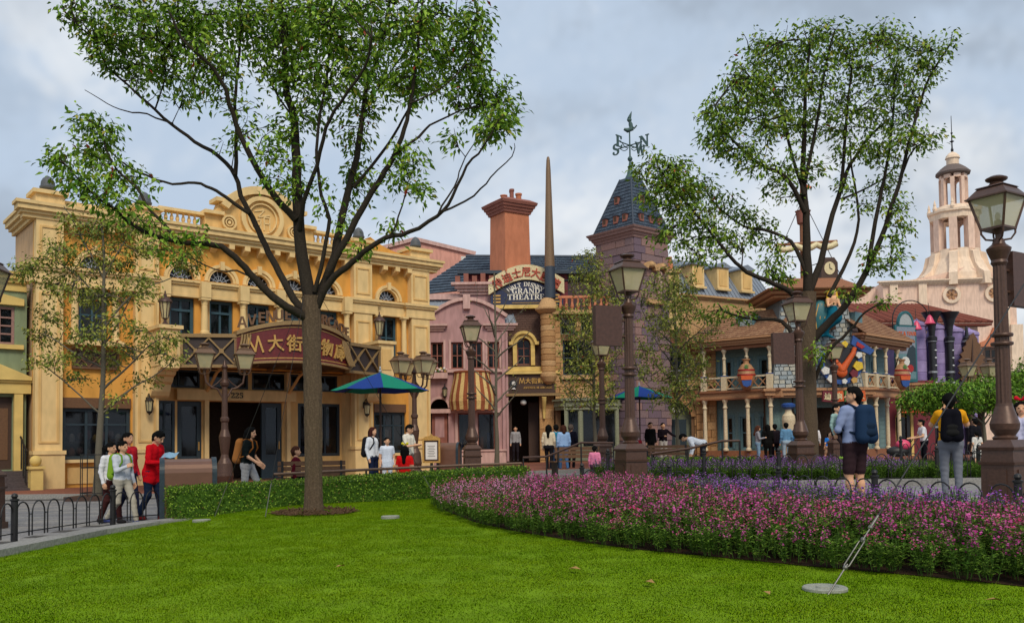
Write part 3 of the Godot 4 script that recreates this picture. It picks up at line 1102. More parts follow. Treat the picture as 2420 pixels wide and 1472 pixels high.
	for seg in [[3.77, 5.35], [9.55, 11.2]]:
		bx(s, "balustrade_base", C, seg[0], seg[1], 8.98, 9.06, -0.5, -0.1)
		bx(s, "balustrade_rail", C, seg[0], seg[1], 9.44, 9.54, -0.5, -0.08)
		var n = int((seg[1] - seg[0]) / 0.2)
		for i in n:
			var m := MB.new()
			m.lathe([0.06, 0.0, 0.06, 0.03, 0.035, 0.06, 0.07, 0.15, 0.065, 0.2, 0.032, 0.3, 0.05, 0.34, 0.06, 0.36, 0.06, 0.38], 10)
			var o = pt(s, "baluster", m, C)
			o.position = Vector3(seg[0] + 0.1 + i * 0.2, 9.06, -0.3)
	# pediment
	var pl := PackedVector2Array([Vector2(5.35, 8.98), Vector2(9.55, 8.98), Vector2(9.55, 9.55), Vector2(9.2, 9.62), Vector2(9.05, 9.85), Vector2(8.95, 10.1)])
	for i in 13:
		var a = PI * (0.17 + 0.66 * i / 12)
		pl.append(Vector2(7.45 + cos(a) * 1.72, 9.1 + sin(a) * 1.62))
	pl.append_array(PackedVector2Array([Vector2(5.95, 10.1), Vector2(5.85, 9.85), Vector2(5.7, 9.62), Vector2(5.35, 9.55)]))
	var pm := MB.new()
	pm.prism(pl, -0.55, -0.1)
	var ped = pt(s, "pediment", pm, D)
	var tr := MB.new()
	tr.arch(7.45, 9.1, 1.5, 1.8, -0.6, 0.12, PI * 0.16, PI * 0.84, 16, 0.93)
	tr.box(5.7, 6.25, 10.0, 10.14, -0.6, 0.1)
	tr.box(8.65, 9.2, 10.0, 10.14, -0.6, 0.1)
	tr.box(5.3, 6.0, 9.52, 9.64, -0.6, 0.08)
	tr.box(8.9, 9.6, 9.52, 9.64, -0.6, 0.08)
	pt(ped, "pediment_moulding", tr, C)
	var md := MB.new()
	md.arch(7.45, 9.62, 0.66, 0.82, -0.1, 0.06, 0, TAU, 28)
	md.arch(7.45, 9.62, 0.52, 0.56, -0.1, 0.03, 0, TAU, 28)
	pt(ped, "medallion_ring", md, C)
	var disc := MB.new()
	var dp := PackedVector2Array()
	for i in 24:
		dp.append(Vector2(7.45 + cos(TAU * i / 24) * 0.66, 9.62 + sin(TAU * i / 24) * 0.66))
	disc.prism(dp, -0.12, -0.06)
	pt(ped, "medallion", disc, D)
	var mono := MB.new()
	for q in [[-0.3, 0.25, 0.1, 0.35], [0.1, 0.35, -0.15, 0.05], [-0.15, 0.05, 0.3, 0.18], [-0.3, -0.1, -0.05, -0.02], [-0.05, -0.02, -0.05, -0.38], [0.08, 0.08, 0.08, -0.4], [0.08, 0.08, 0.3, 0.08], [0.3, 0.08, 0.3, -0.4], [0.08, -0.15, 0.3, -0.15], [-0.35, -0.3, -0.05, -0.2]]:
		mono.bar(Vector3(7.45 + q[0], 9.62 + q[1], -0.05), Vector3(7.45 + q[2], 9.62 + q[3], -0.05), 0.045)
	pt(ped, "monogram", mono, C)
	for cx in [6.2, 8.7]:
		var vl := MB.new()
		for r in [[0.2, 0.27], [0.11, 0.15], [0.0, 0.06]]:
			vl.arch(cx, 9.3, r[0], r[1], -0.12, 0.04, 0, TAU, 16)
		pt(ped, "scroll", vl, C)
	var sw := PackedVector2Array([Vector2(12.06, 8.98), Vector2(13.88, 8.98), Vector2(13.88, 9.1)])
	for i in 9:
		var q = i / 8.0
		sw.append(Vector2(13.7 - q * 1.64, 9.12 + 0.5 * q * q))
	var sm := MB.new()
	sm.prism(sw, -0.55, -0.1)
	pt(s, "swept_parapet", sm, Y)
	# upper windows
	for c in wins:
		bx(s, "window_jamb", C, c - 0.47, c - 0.44, 5.15, 6.5, -0.5, -0.2)
		window(s, c - 0.44, c + 0.44, 5.15, 6.5, -0.4, mats.teal, 2, 1, 0.11)
		bx(s, "transom_bar", mats.teal, c - 0.33, c + 0.33, 6.02, 6.1, -0.42, -0.32)
		fanlight(s, c, 7.15, 0.43, -0.4, C)
	for c in [3.92, 5.3, 6.7, 8.1, 9.5, 10.9]:
		column(s, c, 0.02, 5.2, 6.5, 0.12, C)
		bx(s, "column_block", C, c - 0.17, c + 0.17, 6.503, 7.05, -0.2, 0.2)
	bx(s, "window_ledge", C, 3.76, 11.2, 5.03, 5.17, -0.3, 0.26)
	for c in [1.75, 12.94]:
		window(s, c - 0.45, c + 0.42, 4.8, 6.5, -0.4, mats.teal, 2, 2, 0.1)
		fanlight(s, c, 7.15, 0.43, -0.4, C)
		for k in [-0.62, 0.62]:
			column(s, c + k, -0.02, 4.75, 6.5, 0.11, C)
		bx(s, "window_ledge", C, c - 0.85, c + 0.85, 4.62, 4.77, -0.3, 0.2)
	# lattice panel under the first upper window
	var g = bx(s, "vent_panel", mats.wood_dark, 1.1, 2.52, 3.88, 4.5, -0.25, -0.18)
	var lt := MB.new()
	lt.box(1.1, 2.52, 4.44, 4.5, -0.18, -0.13)
	lt.box(1.1, 2.52, 3.88, 3.94, -0.18, -0.13)
	lt.box(1.1, 1.16, 3.94, 4.44, -0.18, -0.131)
	lt.box(2.46, 2.52, 3.94, 4.44, -0.18, -0.131)
	for i in 3:
		var xa = 1.16 + i * 0.433
		lt.bar(Vector3(xa, 3.94, -0.16), Vector3(xa + 0.433, 4.44, -0.16), 0.035)
		lt.bar(Vector3(xa, 4.44, -0.158), Vector3(xa + 0.433, 3.94, -0.158), 0.035)
	pt(s, "vent_lattice", lt, mats.wood_brown)
	# shop windows
	for a in [[0.84, 2.92, 3], [12.25, 13.75, 3]]:
		bx(s, "shop_lintel", mats.wood_brown, a[0], a[1], 2.62, 2.95, -0.34, -0.2)
		window(s, a[0], a[1], 0.97, 2.62, -0.38, mats.teal_dark, a[2], 1, 0.11, mats.shop_glass, "shop_window")
		bx(s, "transom_rail", mats.teal_dark, a[0] + 0.11, a[1] - 0.11, 2.06, 2.12, -0.4, -0.33)
		bx(s, "window_sill", C, a[0] - 0.05, a[1] + 0.05, 0.87, 0.97, -0.4, -0.1)
		bx(s, "dado_panel", D, a[0] + 0.15, a[1] - 0.15, 0.2, 0.72, -0.26, -0.215)
	# entrance front under the marquee, set back
	var e := MB.new()
	var eh = [[3.9, 4.62, 0.9, 2.95], [4.7, 5.56, -0.6, 2.95], [5.8, 8.64, -0.6, 2.95], [9.3, 11.1, 0.9, 2.95], [4.0, 5.5, 3.42, 4.05], [5.75, 7.3, 3.42, 4.05], [7.45, 8.85, 3.42, 4.05], [9.0, 11.0, 3.42, 4.05]]
	e.wall(3.8, 11.18, -0.6, 4.1, -1.1, -0.95, eh)
	pt(s, "entrance_wall", e, D)
	bx(s, "entrance_jamb", C, 3.74, 3.8, -0.6, 4.1, -1.1, -0.25)
	bx(s, "entrance_jamb", C, 11.18, 11.24, -0.6, 4.1, -1.1, -0.25)
	window(s, 3.9, 4.62, 0.9, 2.95, -1.0, mats.teal_dark, 2, 2, 0.09, mats.shop_glass, "shop_window")
	window(s, 9.3, 11.1, 0.9, 2.95, -1.0, mats.teal_dark, 3, 1, 0.11, mats.shop_glass, "shop_window")
	for a in [[4.0, 5.5], [5.75, 7.3], [7.45, 8.85], [9.0, 11.0]]:
		window(s, a[0], a[1], 3.42, 4.05, -1.0, mats.teal_dark, 2, 1, 0.07, mats.dark_glass, "transom_window")
	for a in [[4.7, 5.56], [7.84, 8.62]]:
		var d = window(s, a[0], a[1], 0.12, 2.93, -1.02, mats.teal_dark, 1, 1, 0.16, mats.shop_glass, "door")
		bx(d, "kick_panel", mats.teal_dark, a[0] + 0.16, a[1] - 0.16, 0.28, 1.0, -1.04, -0.98)
		bx(d, "handle", mats.gold, a[1] - 0.12, a[1] - 0.08, 1.2, 1.5, -0.97, -0.92)
	for px in [5.6, 8.74]:
		bx(s, "entrance_post", C, px, px + 0.15, -0.1, 4.1, -0.95, -0.72)
	var beam = bx(s, "entrance_beam", C, 4.6, 9.1, 2.98, 3.36, -0.95, -0.66)
	words(s, "house_number", "225", mats.black_iron, Vector3(6.76, 3.17, -0.65), 0.2, 0.02)
	for i in 12:
		var gx = 9.45 + (i % 6) * 0.28
		bx(s, "display_goods", [mats.red_paint, mats.white_paint, mats.orange_paint, mats.blue_paint, mats.wood_brown][(i * 3) % 5], gx, gx + 0.15, 0.95 + (i / 6) * 0.65, 1.25 + (i / 6) * 0.7 + 0.05 * (i % 3), -1.7, -1.5)
	for i in 16:
		var gx = 0.95 + (i % 8) * 0.24
		var q := MB.new()
		q.ellipsoid(Vector3(gx + 0.1, 1.15 + (i / 8) * 0.5 + 0.06 * (i % 3), -0.95), Vector3(0.1, 0.14 + 0.03 * (i % 2), 0.1), 8, 6)
		pt(s, "display_toy", q, [mats.yellow_paint, mats.red_paint, mats.wood_brown, mats.white_paint, mats.pink, mats.terracotta][(i * 5) % 6])
	bx(s, "display_shelf", mats.wood_brown, 0.85, 2.9, 1.5, 1.54, -1.2, -0.7)
	bx(s, "display_shelf", mats.wood_brown, 9.35, 11.05, 1.52, 1.56, -1.9, -1.3)
	for i in 10:
		bx(s, "display_box", [mats.white_paint, mats.terracotta, mats.wood_brown, mats.blue_paint][i % 4], 12.35 + (i % 5) * 0.27, 12.53 + (i % 5) * 0.27, 1.0 + (i / 5) * 0.6, 1.35 + (i / 5) * 0.6, -1.1, -0.9)
	wall_lantern(s, 3.36, 2.45, 0.27, 1.0, mats.black_iron)
	wall_lantern(s, 11.63, 2.45, 0.27, 1.0, mats.black_iron)
	marquee(s)

# the bowed canopy over the entrance
func marquee(s: Node3D):
	var top := func(u): return 5.02 + 0.42 * (1.0 - pow((u - 7.72) / 2.15, 2))
	var bot := func(u): return 4.1 + 0.12 * (1.0 - pow((u - 7.72) / 2.15, 2))
	var w := func(u): return 2.05 + 0.6 * (1.0 - pow((u - 7.72) / 2.15, 2))
	var u0 := 5.57
	var u1 := 9.87
	var n := 20
	var strip := func(z_in, z_out, yt, yb):
		var b := MB.new()
		for i in n:
			var a = lerpf(u0, u1, float(i) / n)
			var c = lerpf(u0, u1, float(i + 1) / n)
			var q = []
			for uu in [a, c]:
				for z in [w.call(uu) + z_in, w.call(uu) + z_out]:
					for y in [yb.call(uu), yt.call(uu)]:
						q.append(Vector3(uu, y, z))
			b.quad(q[2], q[6], q[7], q[3])
			b.quad(q[4], q[0], q[1], q[5])
			b.quad(q[3], q[7], q[5], q[1])
			b.quad(q[0], q[4], q[6], q[2])
			if i == 0:
				b.quad(q[0], q[2], q[3], q[1])
			if i == n - 1:
				b.quad(q[6], q[4], q[5], q[7])
		return b
	var sg = pt(s, "sign_board", strip.call(-0.12, 0.0, top, bot), mats.marquee_red)
	sg.set_meta("label", "dark red bowed sign board with gold characters")
	pt(sg, "top_trim", strip.call(-0.2, 0.1, func(u): return top.call(u) + 0.14, func(u): return top.call(u) + 0.004), mats.marquee_gold)
	pt(sg, "bottom_trim", strip.call(-0.14, 0.06, func(u): return bot.call(u), func(u): return bot.call(u) - 0.08), mats.marquee_gold)
	pt(sg, "inner_line", strip.call(-0.02, 0.012, func(u): return top.call(u) - 0.06, func(u): return top.call(u) - 0.09), mats.gold)
	pt(sg, "inner_line", strip.call(-0.02, 0.012, func(u): return bot.call(u) + 0.1, func(u): return bot.call(u) + 0.07), mats.gold)
	var chars = ["M", "big", "street", "buy", "goods", "hall"]
	for i in 6:
		var u = 6.15 + i * 0.62
		var o = put(sg, "character", glyph(chars[i], 0.54, 0.062, 0.05), mats.gold)
		var sl = (w.call(u + 0.05) - w.call(u - 0.05)) / 0.1
		var tl = (top.call(u + 0.05) - top.call(u - 0.05)) / 0.1
		o.basis = Basis(Vector3.UP, -atan(sl)) * Basis(Vector3.BACK, atan(tl) * 0.6)
		o.position = Vector3(u - 0.25, (top.call(u) + bot.call(u)) / 2 - 0.29, w.call(u - 0.25) + 0.01)
	# scroll ornaments at both ends of the sign
	for side in [0, 1]:
		var ue = u0 + 0.12 if side == 0 else u1 - 0.12
		var m := MB.new()
		for k in 4:
			var ps = []
			for i in 7:
				var q = i / 6.0
				var dx = (0.06 + 0.09 * k) * (1 if side == 0 else -1)
				ps.append(Vector3(ue + dx * 0.9 - (0.28 if side == 0 else -0.28) * (1.0 - sin(q * PI * 0.5)), lerpf(bot.call(ue) + 0.05, top.call(ue) - 0.02, q), w.call(ue) + 0.08 + 0.03 * k))
			m.tube(ps, 0.04, 6)
		pt(sg, "scroll_ornament", m, mats.marquee_gold)
	# lattice wings
	for side in [0, 1]:
		var A = Vector3(4.1, 0, 1.15) if side == 0 else Vector3(11.62, 0, 1.25)
		var B = Vector3(5.6, 0, 2.02) if side == 0 else Vector3(9.84, 0, 2.02)
		if side == 1:
			var q = A
			A = B
			B = q
		var L = A.distance_to(B)
		var d = (B - A) / L
		var tf = Transform3D(Basis(d, Vector3.UP, d.cross(Vector3.UP)), A)
		var p := MB.new()
		p.t = tf
		p.box(0, L, 4.0, 4.98, -0.1, -0.03)
		var wing = pt(s, "marquee_wing", p, mats.marquee_dark)
		var f := MB.new()
		f.t = tf
		f.box(-0.03, L + 0.03, 4.94, 5.06, -0.14, 0.06)
		f.box(-0.03, L + 0.03, 3.94, 4.04, -0.14, 0.05)
		f.box(-0.03, 0.05, 4.04, 4.94, -0.12, 0.04)
		f.box(L - 0.05, L + 0.03, 4.04, 4.94, -0.12, 0.04)
		pt(wing, "wing_frame", f, mats.marquee_gold)
		for i in 2:
			var xa = 0.06 + (L - 0.12) * i / 2.0
			var xb = 0.06 + (L - 0.12) * (i + 1) / 2.0
			for k in 2:
				var m := MB.new()
				m.t = tf
				m.bar(Vector3(xa, 4.06 if k == 0 else 4.92, 0.0 + 0.012 * k), Vector3(xb, 4.92 if k == 0 else 4.06, 0.0 + 0.012 * k), 0.075, 0.05)
				pt(wing, "lattice_bar", m, mats.marquee_gold)
			var r := MB.new()
			r.t = tf
			r.arch((xa + xb) / 2, 4.49, 0.0, 0.08, -0.02, 0.05, 0, TAU, 10)
			pt(wing, "lattice_boss", r, mats.marquee_gold)
	# canopy slab and its dark underside
	var pl := PackedVector2Array([Vector2(4.1, 0.4), Vector2(4.1, -1.1)])
	pl.append(Vector2(5.55, -1.95))
	for i in 11:
		var u = lerpf(u0, u1, i / 10.0)
		pl.append(Vector2(u, -w.call(u) + 0.14))
	pl.append_array(PackedVector2Array([Vector2(9.9, -1.95), Vector2(11.6, -1.2), Vector2(11.6, 0.4)]))
	var c := MB.new()
	c.t.basis = Basis(Vector3.RIGHT, deg_to_rad(90))
	c.t.basis = Basis(Vector3.RIGHT, Vector3(0, 0, -1), Vector3.UP)
	c.prism(pl, 4.16, 4.24)
	pt(s, "canopy_slab", c, mats.wood_dark)
	for i in 7:
		var r := MB.new()
		r.bar(Vector3(4.6 + i * 1.05, 4.12, -0.3), Vector3(4.6 + i * 1.05, 4.12, 1.3), 0.06, 0.08)
		pt(s, "canopy_rib", r, mats.marquee_gold)
	for x in [5.66, 8.8]:
		var k := MB.new()
		k.tube([Vector3(x, 3.3, -0.72), Vector3(x, 3.55, -0.3), Vector3(x, 3.9, 0.2), Vector3(x, 4.12, 0.9)], [0.07, 0.06, 0.06, 0.05], 6)
		pt(s, "canopy_brace", k, mats.cream_dark)
	# letters standing on the canopy edge
	var txt = "AVENUE M ARCADE"
	for i in txt.length():
		if txt[i] == " ":
			continue
		var u = 5.8 + i * 0.285
		var o = words(sg, "standing_letter", txt[i], mats.wood_brown, Vector3(u, top.call(u) + 0.36, w.call(u) - 0.12), 0.36, 0.06, false)
		o.basis = Basis(Vector3.UP, -atan((w.call(u + 0.05) - w.call(u - 0.05)) / 0.1))
	# corner piers carrying lanterns
	for a in [[3.42, 4.06], [11.66, 12.32]]:
		var x0 = a[0]
		var x1 = a[1]
		bx(s, "pier", mats.cream, x0, x1, 4.0, 5.2, 0.05, 1.15)
		bx(s, "pier_cap", mats.cream, x0 - 0.08, x1 + 0.08, 5.2, 5.32, 0.05, 1.23)
		bx(s, "pier_panel", mats.cream_dark, x0 + 0.12, x1 - 0.12, 4.2, 5.0, 1.15, 1.175)
		var cb := MB.new()
		var pf := PackedVector2Array([Vector2(0.05, 4.0), Vector2(1.15, 4.0), Vector2(1.15, 3.92), Vector2(1.0, 3.84), Vector2(0.86, 3.84), Vector2(0.78, 3.72), Vector2(0.6, 3.66), Vector2(0.5, 3.5), Vector2(0.36, 3.42), Vector2(0.28, 3.2), Vector2(0.16, 3.05), Vector2(0.05, 2.98)])
		cb.t = Transform3D(Basis(Vector3(0, 0, 1), Vector3.UP, Vector3(-1, 0, 0)), Vector3(x1 - 0.02, 0, 0))
		cb.prism(pf, 0.0, x1 - x0 - 0.04)
		pt(s, "scalloped_corbel", cb, mats.cream)
		var m := MB.new()
		var cx = (x0 + x1) / 2
		m.t.origin = Vector3(cx, 5.32, 0.64)
		m.lathe([0.26, 0, 0.22, 0.06, 0.1, 0.1, 0.05, 0.16, 0.05, 0.24, 0.1, 0.28], 12)
		m.lathe([0.0, 1.22, 0.03, 1.16, 0.02, 1.1, 0.06, 1.06, 0.06, 1.0, 0.16, 0.96, 0.24, 0.86, 0.25, 0.82, 0.2, 0.81], 8)
		for k in 8:
			var t = TAU * k / 8
			m.bar(Vector3(cos(t) * 0.1, 0.28, sin(t) * 0.1), Vector3(cos(t) * 0.2, 0.83, sin(t) * 0.2), 0.02)
		var ln = pt(s, "pier_lantern", m, mats.lantern_metal)
		var gl := MB.new()
		gl.t = m.t
		gl.lathe([0.095, 0.28, 0.19, 0.82], 8)
		pt(ln, "lantern_glass", gl, mats.lamp_glass)

# roof slope covered in courses of tiles between four corners (a b along the eave, c d along the ridge)
func tiled(parent: Node, called: String, a: Vector3, b: Vector3, c: Vector3, d: Vector3, rows: int, cols: int, m1: Material, m2: Material, thick := 0.035, rnd := false):
	var up = (b - a).cross(d - a).normalized()
	if up.y < 0:
		up = -up
	var base := MB.new()
	base.quad(a, b, c, d)
	var o = pt(parent, called, base, m2)
	for par in 2:
		var k := MB.new()
		for j in rows:
			var v0 = float(j) / rows
			var v1 = float(j + 1.12) / rows
			if v1 > 1.0:
				v1 = 1.0
			for i in cols + 1:
				if (i * 3 + j * 5 + (i * j) % 3) % 2 != par:
					continue
				var sh = 0.5 if j % 2 else 0.0
				var u0 = clampf((i - sh + 0.03) / cols, 0, 1)
				var u1 = clampf((i - sh + 0.97) / cols, 0, 1)
				if u1 - u0 < 0.002:
					continue
				var p = a.lerp(b, u0).lerp(d.lerp(c, u0), v0) + up * thick
				var q = a.lerp(b, u1).lerp(d.lerp(c, u1), v0) + up * thick
				var r = a.lerp(b, u1).lerp(d.lerp(c, u1), v1) + up * 0.006
				var s = a.lerp(b, u0).lerp(d.lerp(c, u0), v1) + up * 0.006
				k.quad(p, q, r, s)
				k.quad(p - up * thick * 0.9, q - up * thick * 0.9, q, p)
		var t = pt(o, "tile_courses", k, m1 if par == 0 else m2)
		t.set_meta("kind", "stuff")
	return o

# standing-seam or ribbed sheet roof
func seamed(parent: Node, called: String, a: Vector3, b: Vector3, c: Vector3, d: Vector3, n: int, m1: Material, r := 0.03):
	var base := MB.new()
	base.quad(a, b, c, d)
	var o = pt(parent, called, base, m1)
	for i in n + 1:
		var k := MB.new()
		var u = float(i) / n
		k.bar(a.lerp(b, u), d.lerp(c, u), r * 1.2, r * 2.4)
		pt(o, "seam", k, m1)
	return o

# courses of separate blocks on a vertical face
func blocks(parent: Node, called: String, x0: float, x1: float, y0: float, y1: float, z: float, bw: float, bh: float, ms: Array, holes := [], proud := 0.05, seed_ := 3):
	var rg := RandomNumberGenerator.new()
	rg.seed = seed_
	var rows = max(1, int(round((y1 - y0) / bh)))
	var h = (y1 - y0) / rows
	for j in rows:
		var x = x0 - (bw * 0.5 if j % 2 else 0.0)
		while x < x1 - 0.02:
			var w = bw * rg.randf_range(0.75, 1.25)
			var a = max(x, x0)
			var e = min(x + w, x1)
			if x1 - e < bw * 0.3:
				e = x1
			x = e
			var c = y0 + j * h
			var skip = e - a < 0.06
			for q in holes:
				if e > q[0] + 0.02 and a < q[1] - 0.02 and c + h > q[2] + 0.02 and c < q[3] - 0.02:
					if a < q[0] - 0.1:
						e = q[0]
					elif e > q[1] + 0.1:
						a = q[1]
					else:
						skip = true
			if skip:
				continue
			bx(parent, called, ms[rg.randi() % ms.size()], a + 0.012, e - 0.012, c + 0.012, c + h - 0.012, z - 0.02, z + proud * rg.randf_range(0.6, 1.2))

func pink_shop():
	var s = thing("pink_shop", "small mauve pink shop with striped onion awning and curved parapet", "building", Vector3(-0.34, 0.149, -43.0), 2)
	var P = mats.pink
	var L = mats.pink_light
	var b := MB.new()
	var hs = [[-2.58, -1.99, 4.5, 5.8], [-1.64, -1.06, 4.5, 5.8], [-0.82, -0.24, 4.5, 5.8], [-3.56, -2.95, 4.5, 5.8], [-3.6, -2.75, 0.0, 3.05, true], [-2.3, -1.45, 0.5, 2.35], [-1.35, -0.5, 0.5, 2.35]]
	b.wall(-4.6, 0.05, -0.4, 7.0, -0.3, 0.0, hs)
	pt(s, "wall", b, P)
	room(s, -4.6, 0.0, -0.4, 7.0, -2.0, -0.31)
	bx(s, "floor_slab", mats.room_panel, -4.6, 0.0, 3.2, 3.4, -2.0, -0.32)
	bx(s, "side_wall", P, -0.1, 0.05, -0.4, 7.0, -2.0, -0.3)
	for a in [hs[0], hs[1], hs[2], hs[3]]:
		window(s, a[0], a[1], a[2], a[3], -0.15, mats.terracotta_dark, 2, 2, 0.07)
		bx(s, "window_surround", L, a[0] - 0.1, a[0] - 0.002, a[2], a[3] + 0.1, -0.02, 0.05)
		bx(s, "window_surround", L, a[1] + 0.002, a[1] + 0.1, a[2], a[3] + 0.1, -0.02, 0.05)
		bx(s, "curtain", mats.curtain, a[0] + 0.05, a[0] + 0.2, a[2], a[3], -0.5, -0.47)
	bx(s, "string_course", L, -4.6, 0.08, 4.32, 4.46, 0.0, 0.12)
	# curved parapet with hood moulding
	var pl := PackedVector2Array([Vector2(-4.6, 6.9), Vector2(0.05, 6.9)])
	for i in 11:
		var q = i / 10.0
		pl.append(Vector2(0.05 - q * 3.75, 7.0 + sin(q * PI) * 0.85))
	pl.append(Vector2(-4.6, 7.02))
	var pm := MB.new()
	pm.prism(pl, -0.3, -0.002)
	pt(s, "parapet", pm, P)
	var hm := MB.new()
	for i in 10:
		var q = i / 10.0
		var q2 = (i + 1) / 10.0
		hm.bar(Vector3(0.15 - q * 3.9, 7.05 + sin(q * PI) * 0.85, -0.1), Vector3(0.15 - q2 * 3.9, 7.05 + sin(q2 * PI) * 0.85, -0.1), 0.5, 0.16)
	pt(s, "hood_moulding", hm, L)
	bx(s, "keystone", L, -1.97, -1.63, 7.4, 8.1, -0.2, 0.2)
	moulding(s, "cornice", L, -4.5, -3.0, 6.35, 0.0, [[0.1, 0.08], [0.12, 0.16], [0.1, 0.26]])
	moulding(s, "cornice", L, -0.75, 0.4, 6.35, 0.0, [[0.1, 0.08], [0.12, 0.16], [0.1, 0.26]])
	seamed(s, "attic_roof", Vector3(-4.6, 6.75, -0.35), Vector3(0.6, 6.75, -0.35), Vector3(0.2, 8.1, -1.4), Vector3(-4.6, 8.1, -1.4), 16, mats.zinc)
	bx(s, "eave_band", L, -4.7, 0.3, 8.08, 8.36, -1.6, -1.2)
	bx(s, "drain_pipe", P, -0.12, 0.0, 0.0, 6.3, 0.02, 0.14)
	bx(s, "drain_pipe", P, 0.06, 0.17, 0.0, 6.3, -0.1, 0.04)
	# onion awning with stripes, gore by gore
	for i in 16:
		var k := MB.new()
		var a0 = PI * i / 16.0
		var a1 = PI * (i + 1) / 16.0
		var pr = [[0.86, 4.3], [0.9, 4.0], [1.0, 3.6], [1.09, 3.2], [1.12, 2.9], [1.08, 2.68], [1.06, 2.5 - 0.06 * (i % 2)]]
		for j in pr.size() - 1:
			var A = pr[j]
			var B = pr[j + 1]
			k.quad(Vector3(-1.58 + cos(a0) * B[0], B[1], sin(a0) * B[0]), Vector3(-1.58 + cos(a0) * A[0], A[1], sin(a0) * A[0]), Vector3(-1.58 + cos(a1) * A[0], A[1], sin(a1) * A[0]), Vector3(-1.58 + cos(a1) * B[0], B[1], sin(a1) * B[0]))
		pt(s, "awning_gore", k, mats.awning_stripe if i % 2 else mats.awning_cream)
	var rg := MB.new()
	rg.arch(-1.58, 0, 0.84, 0.9, 4.28, 4.36, 0, PI, 16)
	var ro = pt(s, "awning_rail", rg, mats.awning_stripe)
	ro.rotation_degrees.x = -90
	ro.rotation_degrees.x = 90
	ro.position.y = 8.64
	ro.position.y = 8.64
	# ground floor
	for x in [-2.42, -1.46, -0.5]:
		bx(s, "shop_post", L, x, x + 0.13, 0.5, 2.4, 0.0, 0.12)
	bx(s, "shop_beam", L, -4.5, -0.2, 2.36, 2.56, 0.0, 0.16)
	bx(s, "shop_base", L, -2.6, 0.0, -0.4, 0.5, 0.0, 0.2)
	bx(s, "shop_base_cap", L, -2.65, 0.05, 0.5, 0.58, 0.0, 0.26)
	window(s, -2.3, -1.45, 0.5, 2.35, -0.12, mats.terracotta_dark, 1, 1, 0.06, mats.shop_glass, "shop_window")
	window(s, -1.35, -0.5, 0.5, 2.35, -0.12, mats.terracotta_dark, 1, 1, 0.06, mats.shop_glass, "shop_window")
	for i in 5:
		bx(s, "display_goods", [mats.blue_paint, mats.white_paint, mats.sea_green, mats.terracotta, mats.blue_paint][i], -2.2 + i * 0.33, -2.05 + i * 0.33, 0.6, 1.2 + 0.2 * (i % 3), -0.6, -0.5)
	var d = bx(s, "door", mats.terracotta_dark, -3.55, -2.8, 0.0, 2.4, -0.2, -0.14)
	bx(s, "door_panel", mats.pink, -3.4, -2.95, 1.2, 2.2, -0.142, -0.12)
	var da := MB.new()
	da.arch(-3.175, 2.625, 0.425, 0.55, -0.02, 0.08, 0, PI, 12)
	pt(s, "door_arch", da, L)
	# flower box
	bx(s, "flower_box", L, -3.6, -2.75, 4.02, 4.3, 0.05, 0.35)
	for i in 14:
		var f := MB.new()
		f.ellipsoid(Vector3(-3.52 + 0.055 * i, 4.38 + 0.06 * (i % 3), 0.2 + 0.05 * (i % 2)), Vector3(0.07, 0.07, 0.07), 6, 4)
		pt(s, "blossom", f, [mats.pale_yellow, mats.pink_light, mats.green_paint, mats.white_paint][i % 4])
	wall_lantern(s, -2.9, 3.1, 0.25, 1.0, mats.black_iron)
	# pink hall rising behind
	var h = thing("pink_hall", "plain salmon pink hall rising behind the slate roof", "building", Vector3(-5.2, 0.1, -54), 8)
	var hb := MB.new()
	hb.prism(PackedVector2Array([Vector2(-4.5, 0), Vector2(3.0, 0), Vector2(3.0, 12.6), Vector2(-0.6, 13.4), Vector2(-4.5, 12.3)]), -5.0, 0.0)
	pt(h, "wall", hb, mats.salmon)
	var hc := MB.new()
	hc.bar(Vector3(-4.6, 12.32, 0.0), Vector3(-0.6, 13.45, 0.0), 0.3, 0.22)
	hc.bar(Vector3(-0.6, 13.45, 0.0), Vector3(3.1, 12.62, 0.0), 0.3, 0.22)
	pt(h, "coping", hc, mats.pink_light)

